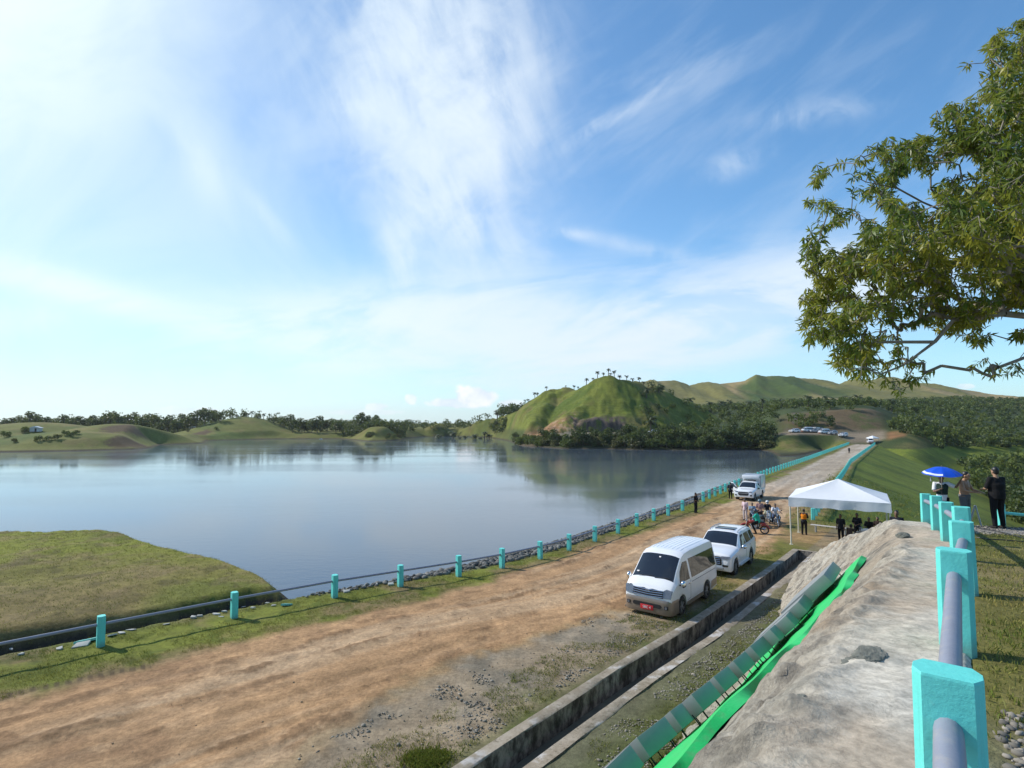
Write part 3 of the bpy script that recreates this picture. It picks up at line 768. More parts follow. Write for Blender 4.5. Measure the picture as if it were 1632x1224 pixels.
    bp = g.n('ShaderNodeBump', Strength=ro, Distance=.05, Height=g.m('ADD', g.m('ADD', f1, g.m('MULTIPLY', f2, .8)), g.m('MULTIPLY', g.m('ABSOLUTE', g.m('SUBTRACT', g.noise(P, 5, 8, .7), .5)), -1.6)))
    setb(g, b, Base_Color=c, Roughness=.93, Specular_IOR_Level=.2, Normal=bp.outputs[0])
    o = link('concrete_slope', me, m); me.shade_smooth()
    tag(o, 'rough pale concrete slope rising from the drain to the post-lined crest', 'embankment', kind='structure')
build_facing()

# ------------------------------------------------------------------ concrete drain
def strip(P, prof, closed=True, jit=None):
    """loft a (offset, z) profile along polyline P (dense), z relative to the road"""
    dense = []
    for a, b in zip(P[:-1], P[1:]):
        k = max(1, int((b - a).length / .5))
        for i in range(k): dense.append(a.lerp(b, i / k))
    dense.append(P[-1])
    vs = []; n = len(prof)
    for i, p in enumerate(dense):
        a = dense[max(0, i - 1)]; b = dense[min(len(dense) - 1, i + 1)]
        t = Vector((b.x - a.x, b.y - a.y, 0)).normalized(); zz = float(zr(p.y))
        for k, (o, z) in enumerate(prof):
            j = 0 if jit is None else jit * float(fbm(np.array([i * .35 + k * 7.7]), np.array([k * 3.1]), 3, 77)[0])
            vs.append((p.x + t.y * (o + j), p.y - t.x * (o + j), zz + z + j * .6))
    fs = []
    for i in range(len(dense) - 1):
        for k in range(n if closed else n - 1):
            a = i * n + k; b = i * n + (k + 1) % n
            fs.append((a, b, b + n, a + n))
    if closed: fs += [tuple(reversed(range(n))), tuple((len(dense) - 1) * n + k for k in range(n))]
    return vs, fs
def build_drain():
    m, g, b = material('drain_concrete')
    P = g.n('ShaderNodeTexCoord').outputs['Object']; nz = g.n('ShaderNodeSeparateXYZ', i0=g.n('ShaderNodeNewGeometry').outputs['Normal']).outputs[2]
    f = g.noise(P, 2.2, 6, .65); f2 = g.noise(P, 7, 6, .7); ver = g.noise(g.n('ShaderNodeMapping', Vector=P, Scale=(1.6, 1.6, .9)).outputs[0], 1.7, 7, .72)
    c = g.mix(g.rng(f, .3, .7), (.25, .205, .15), (.36, .31, .245)); c = g.mix(g.rng(f2, .48, .72), c, (.15, .125, .085)); c = g.mix(g.m('MULTIPLY', g.rng(g.noise(P, 1.1, 4, .6), .56, .66), .6), c, (.57, .55, .54))
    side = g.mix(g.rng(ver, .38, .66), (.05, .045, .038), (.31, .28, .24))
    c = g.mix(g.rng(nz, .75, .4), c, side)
    bp = g.n('ShaderNodeBump', Strength=.6, Distance=.02, Height=g.noise(P, 14, 5, .65))
    setb(g, b, Base_Color=c, Roughness=.9, Specular_IOR_Level=.2, Normal=bp.outputs[0])
    mf = plain('drain_silt', (.17, .135, .085), .9, var=.4, scale=3)
    r = tag(empty('drainage_channel', CHAN[-1]), 'long open concrete drain running between the dirt road and the pale slope', 'drain')
    r.location = (0, 0, 0)
    w = CHW
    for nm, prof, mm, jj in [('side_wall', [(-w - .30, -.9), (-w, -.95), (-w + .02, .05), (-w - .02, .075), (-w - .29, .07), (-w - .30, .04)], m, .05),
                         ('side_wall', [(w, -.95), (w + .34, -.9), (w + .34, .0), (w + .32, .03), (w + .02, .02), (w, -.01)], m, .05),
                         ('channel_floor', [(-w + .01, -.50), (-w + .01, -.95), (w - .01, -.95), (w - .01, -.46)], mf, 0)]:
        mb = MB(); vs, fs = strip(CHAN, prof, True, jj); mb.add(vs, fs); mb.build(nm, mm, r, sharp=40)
    a, b_ = CHAN[-1], CHAN[-2]; t = (a - b_).normalized(); mb = MB()
    R = Matrix.Rotation(math.atan2(t.y, t.x), 3, 'Z')
    mb.box(Vector((a.x + t.x * .14, a.y + t.y * .14, float(zr(a.y)) - .43)), (.26, 2 * w + .6, .94), R); mb.build('end_wall', m, r, bevel=.015)
build_drain()

def build_haze():
    m = bpy.data.materials.new('haze_air'); m.use_nodes = True; nt = m.node_tree
    nt.nodes.remove(nt.nodes['Principled BSDF']); v = nt.nodes.new('ShaderNodeVolumePrincipled')
    v.inputs['Color'].default_value = (.94, .97, 1, 1); v.inputs['Density'].default_value = HAZE; v.inputs['Anisotropy'].default_value = .2
    nt.links.new(v.outputs[0], nt.nodes['Material Output'].inputs['Volume'])
    mb = MB(); mb.box((0, 500, 50), (9000, 9000, 160)); o = mb.build('haze', m); tag(o, kind='stuff')
HAZE = .00007
build_haze()
# ------------------------------------------------------------------ shared materials
M = {}
def weathered():
    m, g, b = material('turquoise_paint'); P = g.n('ShaderNodeTexCoord').outputs['Object']; oi = g.n('ShaderNodeObjectInfo').outputs['Random']
    Q = g.n('ShaderNodeVectorMath', {'operation': 'ADD'}, i0=P, i1=g.n('ShaderNodeCombineXYZ', i0=g.m('MULTIPLY', oi, 37.0), i1=0.0, i2=0.0)).outputs[0]
    n1 = g.noise(Q, 3, 5, .6); dr = g.noise(g.n('ShaderNodeMapping', Vector=Q, Scale=(14, 14, 1.1)).outputs[0], 1.0, 6, .65); n3 = g.noise(Q, 22, 6, .7); n4 = g.noise(Q, 9, 7, .72)
    c = g.mix(n1, (.105, .58, .52), (.14, .66, .60)); c = g.mix(g.m('MULTIPLY', g.rng(dr, .54, .74), .45), c, (.07, .36, .32)); c = g.mix(g.m('MULTIPLY', g.rng(n3, .58, .72), .3), c, (.22, .60, .55))
    z = g.n('ShaderNodeSeparateXYZ', i0=P).outputs[2]
    c = g.mix(g.m('MULTIPLY', g.rng(g.m('ADD', z, g.m('MULTIPLY', n4, .35)), .42, .12), .6), c, (.17, .19, .13)); c = g.mix(g.rng(n4, .685, .71), c, (.42, .42, .38))
    bp = g.n('ShaderNodeBump', Strength=.35, Distance=.02, Height=g.m('ADD', n4, g.m('MULTIPLY', n3, .4)))
    setb(g, b, Base_Color=c, Roughness=g.rng(n3, .3, .7, .45, .75), Normal=bp.outputs[0]); return m
M['turq'] = weathered()
M['pipe'] = plain('grey_blue_pipe', (.235, .25, .305), .5, var=.14, scale=5, dirt=((.33, .31, .29), 9, .7), bump=.15)
M['pipeturq'] = plain('turquoise_pipe', (.10, .50, .44), .5, var=.08)
def car_white():
    m, g, b = material('white_car_paint'); P = g.n('ShaderNodeTexCoord').outputs['Object']; z = g.n('ShaderNodeSeparateXYZ', i0=P).outputs[2]
    n1 = g.noise(P, 5, 6, .65); n2 = g.noise(P, 1.3, 4, .6)
    f = g.m('MULTIPLY', g.rng(g.m('ADD', z, g.m('MULTIPLY', n1, .5)), 0.9, .4), .42)
    c = g.mix(n2, (.74, .75, .77), (.80, .81, .82)); c = g.mix(f, c, (.46, .40, .32))
    setb(g, b, Base_Color=c, Roughness=g.rng(f, 0, .6, .2, .5), Coat_Weight=.5); return m
M['white'] = car_white()
M['bronze'] = plain('bronze_trim', (.25, .20, .16), .35, metal=.3, var=.05, coat=.3)
M['glass'] = plain('dark_tinted_glass', (.014, .017, .022), .04, var=.5, scale=1.2, spec=.9)
M['black'] = plain('black_plastic', (.018, .018, .02), .5, var=.15)
M['tyre'] = plain('tyre_rubber', (.022, .021, .02), .85, var=.2, dirt=((.12, .085, .055), 6, .6))
M['chrome'] = plain('chrome', (.72, .73, .75), .14, metal=1.0, var=.03)
M['alloy'] = plain('alloy_wheel', (.48, .48, .5), .35, metal=.8, var=.08)
M['lens'] = plain('clear_lamp_lens', (.13, .14, .16), .10, var=.5, scale=14, coat=1.0)
M['red'] = plain('red_plate', (.55, .02, .03), .45, var=.05)
M['redlens'] = plain('red_lamp_lens', (.35, .01, .012), .15, coat=.6)
M['ink'] = plain('white_lettering', (.80, .76, .76), .5, var=.02)
M['shade'] = plain('underbody', (.012, .012, .012), .8, var=.2)
M['steel'] = plain('brushed_steel', (.46, .48, .49), .24, metal=.95, var=.10, scale=2.0)
M['galv'] = plain('galvanised_pipe', (.42, .44, .46), .45, metal=.6, var=.12)

# ------------------------------------------------------------------ railings
def post_mesh(w=.275, t=.21, h=.95):
    bm = bmesh.new()
    oc = [(-w * .5, -t * .16), (-w * .36, -t * .5), (w * .36, -t * .5), (w * .5, -t * .16), (w * .5, t * .16), (w * .36, t * .5), (-w * .36, t * .5), (-w * .5, t * .16)]
    lv = []
    for z, k in ((-.35, 1.03), (h - .012, 1.0), (h, .975)):
        lv.append([bm.verts.new((x * k, y * k, z)) for x, y in oc])
    for a, b in zip(lv[:-1], lv[1:]):
        for i in range(8): bm.faces.new((a[i], a[(i + 1) % 8], b[(i + 1) % 8], b[i]))
    bm.faces.new(lv[-1]); bm.faces.new(list(reversed(lv[0])))
    me = bpy.data.meshes.new('post'); bm.to_mesh(me); bm.free(); me.materials.append(M['turq'])
    return me
POST = post_mesh()
def rail_run(root, spots, zf, pipes, h=.68, r=.048, mats=None):
    """posts at the spots, one pipe run per (start, end, material)"""
    n = len(spots); dirs = []
    for i, p in enumerate(spots):
        a = spots[max(0, i - 1)]; b = spots[min(n - 1, i + 1)]
        dirs.append(math.atan2(b.y - a.y, b.x - a.x))
        o = bpy.data.objects.new('post', POST); COL.objects.link(o); o.parent = root
        o.location = (p.x, p.y, zf(p)); o.rotation_euler = (random.uniform(-.012, .012), random.uniform(-.012, .012), dirs[-1] + PI / 2)
        o.scale = (1, 1, random.uniform(.97, 1.03))
    for a, b, m in pipes:
        mb = MB(); mb.tube([Vector((p.x, p.y, zf(p) + h)) for p in spots[a:b + 1]], r, 12); mb.build('rail_pipe', m, root)
lake_spots = [LAKE_NEAR[0] - (LAKE_NEAR[1] - LAKE_NEAR[0]) * k for k in (1.0,)] + LAKE_NEAR
far_line = [LAKE_NEAR[-1]] + LAKE_FAR
tot = sum((b - a).length for a, b in zip(far_line[:-1], far_line[1:])); nfar = 82
for k in range(1, nfar + 1):
    p, _ = s_point(far_line, tot * k / nfar); p = p.copy(); p.z = float(zr(p.y)); lake_spots.append(p)
r = tag(empty('guard_railing'), 'long turquoise post railing with grey pipe along the lake side of the road', 'railing')
rail_run(r, lake_spots, lambda p: float(zr(p.y)), [(0, 17, M['pipe']), (17, len(lake_spots) - 1, M['pipeturq'])])
dl = DOWN[4:]; tot = sum((b - a).length for a, b in zip(dl[:-1], dl[1:])); dspots = []
for k in range(0, 90):
    p, _ = s_point(dl, tot * k / 89); p = p.copy(); p.z = float(zr(p.y)); dspots.append(p)
r = tag(empty('guard_railing'), 'turquoise railing on the grassy downstream side of the road behind the tent', 'railing')
rail_run(r, dspots, lambda p: float(zr(p.y)), [(0, 89, M['pipeturq'])])
r = tag(empty('guard_railing'), 'nearest railing, tall turquoise posts with a thick lilac grey pipe on the pale concrete crest', 'railing')
def mz(p): return float(crest_z(polydist(CREST, np.array([p.x]), np.array([p.y]))[1][0]))
rail_run(r, MOUND_POSTS, mz, [(i, i + 1, M['pipe']) for i in range(7)], h=.70, r=.058)
r = tag(empty('guard_railing'), 'short railing behind the man in black at the gravel edge of the grass', 'railing')
rail_run(r, [Vector((15.75, 18.5, 0)), Vector((18.7, 18.8, 0)), Vector((21.7, 19.1, 0))], lambda p: Hs(p.x, p.y) - .02, [(0, 2, M['pipeturq'])], h=.66)

# ------------------------------------------------------------------ vehicles
class Car:
    def __init__(s, L, keys, wheels, R, zk, belt=None):
        s.L = L; s.k = np.array(keys, float); s.wheels = wheels; s.R = R; s.zk = zk
    def p(s, xf):
        k = s.k; return [float(np.interp(xf, k[:, 0], k[:, i])) for i in (1, 2, 3, 4)]   # zb, zt, W, Wr
    def X(s, xf): return s.L / 2 - xf
    def sec(s, xf):
        zb, zt, W, Wr = s.p(xf); zk = min(s.zk, zt - .16); zs = zt - .085
        return zb, zt, W, Wr, zk, zs
    def side_y(s, xf, z):
        zb, zt, W, Wr, zk, zs = s.sec(xf)
        if z <= zk: return W - .04 * max(0, (zk * .62 - z)) / .5 * .4
        return W + (Wr - W) * min(1, (z - zk) / max(.01, zs - zk))
    def top_z(s, xf, y):
        zb, zt, W, Wr, zk, zs = s.sec(xf); q = min(1, abs(y) / max(.05, Wr)); return zt - .085 * q ** 4
    def ring(s, xf):
        zb, zt, W, Wr, zk, zs = s.sec(xf); za = zb
        for xw in s.wheels:
            dd = s.R + .075; q = abs(xf - xw)
            if q < dd: za = max(za, s.R + math.sqrt(dd * dd - q * q))
        za = min(za, zk - .05)
        pts = [(0, za), (W - .14, za), (s.side_y(xf, za) - .015, za)]
        for t in (.12, .45, .8, 1.0):
            z = za + (zk - za) * t; pts.append((s.side_y(xf, z), z))
        for t in (.35, .7, 1.0):
            z = zk + (zs - zk) * t; pts.append((s.side_y(xf, z), z))
        for q in (.93, .8, .55, .28, 0): pts.append((Wr * q, s.top_z(xf, Wr * q)))
        return pts
    def body(s, xs):
        vs = []; fs = []; rings = []
        for xf in xs:
            h = s.ring(xf); full = [(-y, z) for y, z in h[1:-1]][::-1]
            rg = h + full   # up the +y side then down the -y side
            rings.append(len(vs)); vs += [(s.X(xf), y, z) for y, z in rg]
        n = len(rg)
        for i in range(len(xs) - 1):
            for k in range(n):
                a = i * n + k; b = i * n + (k + 1) % n; fs.append((a, b, b + n, a + n))
        fs.append(tuple(range(n))[::-1]); fs.append(tuple((len(xs) - 1) * n + k for k in range(n)))
        mb = MB(); mb.add(vs, fs); return mb
    def side_panel(s, poly, sg, off=.006, th=.03, m=5):
        """panel on the flank; poly is an x-monotone outline in (distance from the nose, height)"""
        n = len(poly); il = min(range(n), key=lambda i: (poly[i][0], poly[i][1])); x0 = min(p[0] for p in poly); x1 = max(p[0] for p in poly)
        xs = sorted(set([p[0] for p in poly] + list(np.linspace(x0, x1, max(3, int((x1 - x0) / .12))))))
        lo, hi = [], []
        for x in xs:
            zz = []
            for (a, b), (c, d) in zip(poly, poly[1:] + poly[:1]):
                if min(a, c) - 1e-9 <= x <= max(a, c) + 1e-9: zz += [b, d] if abs(c - a) < 1e-9 else [b + (d - b) * (x - a) / (c - a)]
            lo.append(min(zz)); hi.append(max(zz) + 1e-4)
        vs = []; fs = []; k = m + 1; N = len(xs) * k
        for o in (off, -th):
            for x, a, b in zip(xs, lo, hi):
                for j in range(k):
                    z = a + (b - a) * j / m; vs.append((s.X(x), sg * (s.side_y(x, z) + o), z))
        for i in range(len(xs) - 1):
            for j in range(m):
                a = i * k + j; fs.append((a, a + k, a + k + 1, a + 1)); fs.append((N + a + 1, N + a + k + 1, N + a + k, N + a))
            for j in (0, m): a = i * k + j; fs.append((a, a + k, N + a + k, N + a))
        for i in (0, len(xs) - 1):
            for j in range(m): a = i * k + j; fs.append((a, a + 1, N + a + 1, N + a))
        mb = MB(); mb.add(vs, fs); return mb
    def front_x(s, y, z, rear=False):
        k = s.k if not rear else s.k[::-1]
        sel = []
        for row in k[:9] if not rear else k[:6]: sel.append((row[0], row[2], row[3]))
        xz = sel[0][0]
        for (x0, z0, w0), (x1, z1, w1) in zip(sel[:-1], sel[1:]):
            if z <= z0: break
            xz = x0 + (x1 - x0) * min(1, (z - z0) / max(1e-6, z1 - z0)) if z1 > z0 else xz
            if z <= z1: break
        xw = sel[0][0]
        for (x0, z0, w0), (x1, z1, w1) in zip(sel[:-1], sel[1:]):
            if abs(y) <= w0: break
            if w1 > w0: xw = x0 + (x1 - x0) * min(1, (abs(y) - w0) / (w1 - w0))
            if abs(y) <= w1: break
        return max(xz, xw) if not rear else min(xz, xw)
    def front_panel(s, poly, off=.012, th=.05, rear=False):
        n = len(poly); d = -1 if not rear else 1
        P = []
        for (a, b), (c, e) in zip(poly, poly[1:] + poly[:1]):
            k = max(1, int(math.hypot(c - a, e - b) / .12))
            for i in range(k): P.append((a + (c - a) * i / k, b + (e - b) * i / k))
        n = len(P)
        out = [(s.X(s.front_x(y, z, rear) + d * off), y, z) for y, z in P]; inn = [(s.X(s.front_x(y, z, rear) - d * th), y, z) for y, z in P]
        mb = MB(); mb.add(out + inn, [tuple(range(n)), tuple(range(2 * n - 1, n - 1, -1))] + [(i, i + n, (i + 1) % n + n, (i + 1) % n) for i in range(n)])
        return mb
    def screen(s, x0, x1, inset=.09, off=.008, rear=False):
        vs = []; nx, ny = 8, 10
        for lay, o in enumerate((off, -.03)):
            for i in range(nx + 1):
                xf = x0 + (x1 - x0) * i / nx; zb, zt, W, Wr, zk, zs = s.sec(xf)
                dz = (s.p(xf + .02)[1] - s.p(xf - .02)[1]) / .04; L = math.hypot(1, dz)
                for j in range(ny + 1):
                    y = (Wr - inset) * (2 * j / ny - 1)
                    bow = 0
                    vs.append((s.X(xf + bow) + o * dz / L, y, s.top_z(xf + 0, y) + o / L))
        fs = []; m = (nx + 1) * (ny + 1)
        for i in range(nx):
            for j in range(ny):
                a = i * (ny + 1) + j; fs.append((a, a + 1, a + ny + 2, a + ny + 1)); fs.append((m + a + ny + 1, m + a + ny + 2, m + a + 1, m + a))
        e = [i * (ny + 1) for i in range(nx + 1)]
        for i in range(nx):
            for c in (0, ny):
                a = i * (ny + 1) + c; b = a + ny + 1; fs.append((a, b, m + b, m + a))
        for j in range(ny):
            for rr in (0, nx):
                a = rr * (ny + 1) + j; fs.append((a, a + 1, m + a + 1, m + a))
        mb = MB(); mb.add(vs, fs); return mb
    def box(s, c, sz, **k):
        mb = MB(); mb.box((s.X(c[0]), c[1], c[2]), sz, **k); return mb
def poly_round(y0, y1, z0, z1, c):
    return [(y0 + c, z0), (y1 - c, z0), (y1, z0 + c), (y1, z1 - c), (y1 - c, z1), (y0 + c, z1), (y0, z1 - c), (y0, z0 + c)]
def wheel(root, x, y, R, w, side, rim=M['alloy']):
    t = MB(); n = 28; prof = [(R * .64, -w * .5), (R * .92, -w * .5), (R, -w * .36), (R, w * .36), (R * .92, w * .5), (R * .64, w * .5)]
    vs = []; fs = []
    for i in range(n):
        a = 2 * PI * i / n
        for q, o in prof: vs.append((q * math.cos(a), o, q * math.sin(a)))
    m = len(prof)
    for i in range(n):
        for k in range(m): fs.append((i * m + k, i * m + (k + 1) % m, ((i + 1) % n) * m + (k + 1) % m, ((i + 1) % n) * m + k))
    t.add(vs, fs)
    wo = empty('wheel'); wo.parent = root; wo.location = (x, y, R)
    t.build('tyre', M['tyre'], wo)
    b = MB(); rt = Matrix.Rotation(PI / 2, 3, 'X')
    b.tube([(0, -w * .3, 0), (0, w * .3 * 1, 0)], R * .655, 24)
    for k in range(5):
        a = 2 * PI * k / 5
        for da in (-.16, .16):
            b.box((R * .36 * math.cos(a + da), side * w * .36, R * .36 * math.sin(a + da)), (R * .5, w * .16, R * .09), Matrix.Rotation(-(a + da), 3, 'Y'))
    b.tube([(0, side * w * .3, 0), (0, side * w * .48, 0)], R * .16, 14)
    b.build('rim', rim, wo)
    d = MB(); d.tube([(0, side * w * .305, 0), (0, side * w * .32, 0)], R * .60, 24); d.build('brake_disc', M['black'], wo)
def mirror(root, c, xf, z, sg, mat, w=.2, h=.24, out=.14):
    y = c.side_y(xf, z) * sg
    mb = MB(); mb.ell((c.X(xf) + .02, y + sg * out, z), (.10, w / 2, h / 2), nu=14, nv=10); o = mb.build('mirror', mat, root)
    a = MB(); a.tube([(c.X(xf), y - sg * .02, z - .06), (c.X(xf), y + sg * out * .8, z - .05)], .03, 8); a.build('mirror_arm', M['black'], o)
def xs_for(c, ks, step=.07):
    xs = set([round(float(k), 3) for k in c.k[:, 0]])
    x = 0
    while x < c.L: xs.add(round(x, 3)); x += step
    for xw in c.wheels:
        for t in np.linspace(0, PI, 15): xs.add(round(xw + (c.R + .075) * math.cos(t), 3))
    return sorted(v for v in xs if 0 <= v <= c.L)
def thin_box_line(c, pts, sg, w=.012):
    mb = MB()
    for (x0, z0), (x1, z1) in zip(pts[:-1], pts[1:]):
        k = max(1, int(math.hypot(x1 - x0, z1 - z0) / .2)); P = []
        for i in range(k + 1):
            x = x0 + (x1 - x0) * i / k; z = z0 + (z1 - z0) * i / k; P.append((c.X(x), sg * (c.side_y(x, z)), z))
        mb.tube(P, w / 2, 6)
    return mb
def plate_text(root, txt, loc, size, mat, rot):
    cu = bpy.data.curves.new('plate_lettering', 'FONT'); cu.body = txt; cu.size = size; cu.align_x = 'CENTER'; cu.align_y = 'CENTER'; cu.extrude = .003
    o = bpy.data.objects.new('tmp', cu); COL.objects.link(o)
    dg = bpy.context.evaluated_depsgraph_get(); me = bpy.data.meshes.new_from_object(o.evaluated_get(dg)); bpy.data.objects.remove(o)
    me.materials.clear()
    t = link('plate_lettering', me, mat, root); t.location = loc; t.rotation_euler = rot
    return t

def make_van():
    L = 4.84
    c = Car(L, [(0, .34, .66, .74, .60), (.02, .30, .82, .84, .72), (.06, .28, 1.02, .89, .80), (.16, .27, 1.16, .92, .84), (.34, .26, 1.29, .935, .85), (.46, .26, 1.36, .94, .84), (.8, .26, 1.69, .94, .80), (1.18, .26, 2.02, .94, .775), (1.34, .26, 2.12, .94, .77), (1.6, .26, 2.20, .94, .765), (2.2, .26, 2.245, .94, .765), (3.9, .26, 2.245, .94, .765), (4.5, .27, 2.22, .935, .755), (4.72, .3, 2.10, .925, .74), (4.80, .33, 1.7, .90, .74), (4.84, .36, 1.2, .86, .72)], (1.0, 3.57), .345, 1.20)
    r = empty('van'); tag(r, 'white high-roof passenger van with bronze lower trim and a red front plate', 'van')
    c.body(xs_for(c, None)).build('body', M['white'], r, sharp=32)
    c.screen(.47, 1.26, .035).build('windscreen', M['glass'], r, sharp=40)
    u = MB(); u.box((c.X(2.4), 0, .45), (4.4, 1.5, .36)); u.build('underbody', M['shade'], r)
    rr = MB()
    for y in np.linspace(-.56, .56, 8): rr.tube([(c.X(x), float(y), c.top_z(x, float(y)) - .004) for x in np.linspace(1.75, 4.4, 10)], .014, 6)
    rr.build('roof_rib', M['white'], r)
    for sg in (1, -1):
        c.side_panel([(.78, 1.22), (1.72, 1.20), (1.70, 1.86), (1.30, 1.86), (.98, 1.58)], sg).build('side_window', M['glass'], r)
        c.side_panel([(1.92, 1.20), (4.58, 1.20), (4.56, 1.88), (1.86, 1.90)], sg).build('side_window', M['glass'], r)
        c.side_panel([(1.44, .27), (3.14, .27), (3.14, .42), (1.44, .42)], sg, .010).build('sill_trim', M['bronze'], r)
        c.side_panel([(4.00, .34), (4.76, .38), (4.76, .66), (4.05, .62)], sg, .010).build('rear_trim', M['bronze'], r)
        thin_box_line(c, [(1.80, 1.16), (1.80, .48), (1.46, .46)], sg).build('door_seam', M['black'], r)
        thin_box_line(c, [(1.92, 1.05), (4.5, 1.05)], sg, .02).build('slide_rail', M['black'], r)
        h = MB(); h.box((c.X(1.66), sg * (c.side_y(1.66, 1.06) + .02), 1.06), (.17, .035, .045)); h.build('door_handle', M['chrome'], r, bevel=.008)
        mirror(r, c, .74, 1.22, sg, M['chrome'], .20, .26, .15)
        c.front_panel([(sg * .60, .80), (sg * .88, .80), (sg * .905, 1.06), (sg * .70, 1.10), (sg * .58, 1.03)][::sg], .018).build('headlight', M['lens'], r, sharp=50)
        c.front_panel([(sg * .66, .42), (sg * .80, .42), (sg * .80, .54), (sg * .66, .54)][::sg], .055).build('fog_lamp_recess', M['black'], r)
        lm = MB(); lm.tube([(c.X(c.front_x(.73, .48)) + .03, sg * .73, .48), (c.X(c.front_x(.73, .48)) + .066, sg * .73, .48)], .045, 14); lm.build('fog_lamp', M['lens'], r)
        for xw in c.wheels: wheel(r, c.X(xw), sg * (.94 - .125), c.R, .22, sg)
    # bronze bumper
    vs = []; fs = []; st = [(-.045, .60), (-.03, .74), (.02, .87), (.12, .935), (.30, .957), (.57, .962)]
    zs = [(.20, .95), (.24, .99), (.42, 1.0), (.60, 1.0), (.68, .985), (.72, .95)]
    path = [(x, -w) for x, w in st[::-1]] + [(x, w) for x, w in st]
    for x, w in path:
        for z, k in zs:
            vs.append((c.X(x + (1 - k) * .5), w * (1 - (1 - k) * .3), z))
    n = len(zs)
    for i in range(len(path) - 1):
        for k in range(n - 1): a = i * n + k; fs.append((a, a + 1, a + n + 1, a + n))
    b = MB(); b.add(vs, fs); b.build('front_bumper', M['bronze'], r, sharp=60)
    c.front_panel(poly_round(-.56, .56, .42, .56, .05), .062, -.02).build('lower_intake', M['black'], r)
    g = c.front_panel([(-.60, .78), (.60, .78), (.57, 1.02), (0.16, 1.05), (0, 1.01), (-.16, 1.05), (-.57, 1.02)], .02).build('grille', M['black'], r)
    s2 = MB()
    for z in (.80, .875, .95, 1.02):
        s2.tube([(c.X(c.front_x(float(y), z) - .03), float(y), z + (.03 * (abs(y) / .58) - .012)) for y in np.linspace(-.585, .585, 13)], .014, 8)
    e = MB(); 
    s2.build('grille_bar', M['chrome'], g)
    em = MB(); em.tube([(c.X(c.front_x(0, .99) - .036) , .07 * math.cos(t), .985 + .045 * math.sin(t)) for t in np.linspace(0, 2 * PI, 21)], .008, 6, cap=False)
    em.tube([(c.X(c.front_x(0, .99) - .036), .03 * math.cos(t), .985 + .042 * math.sin(t)) for t in np.linspace(0, 2 * PI, 17)], .007, 6, cap=False)
    em.tube([(c.X(c.front_x(0, .99) - .036), .055 * math.cos(t), 1.005 + .02 * math.sin(t)) for t in np.linspace(0, 2 * PI, 17)], .007, 6, cap=False)
    em.build('emblem', M['chrome'], g)
    pl = MB(); pl.box((c.X(-.065), 0, .40), (.02, .50, .17)); po = pl.build('number_plate', M['red'], r, bevel=.008)
    plate_text(po, 'SBC 4', (c.X(-.079), 0, .40), .125, M['ink'], (PI / 2, 0, PI / 2))
    c.screen(4.72, 4.79, .1, .01, True)
    st_ = MB(); st_.box((c.X(1.14) + .02, .03, 1.985), (.03, .07, .05), Matrix.Rotation(-.8, 3, 'Y')); st_.build('windscreen_sticker', M['ink'], r)
    st3 = MB(); st3.box((c.X(.60) + .035, -.62, 1.478), (.03, .09, .05), Matrix.Rotation(-.8, 3, 'Y')); st3.build('windscreen_sticker', M['ink'], r)
    wp = MB()
    for y0 in (-.55, .1): wp.tube([(c.X(.47) + .03, y0, 1.365), (c.X(.52) + .03, y0 + .55, 1.41)], .010, 6)
    wp.build('wiper', M['black'], r)
    return r

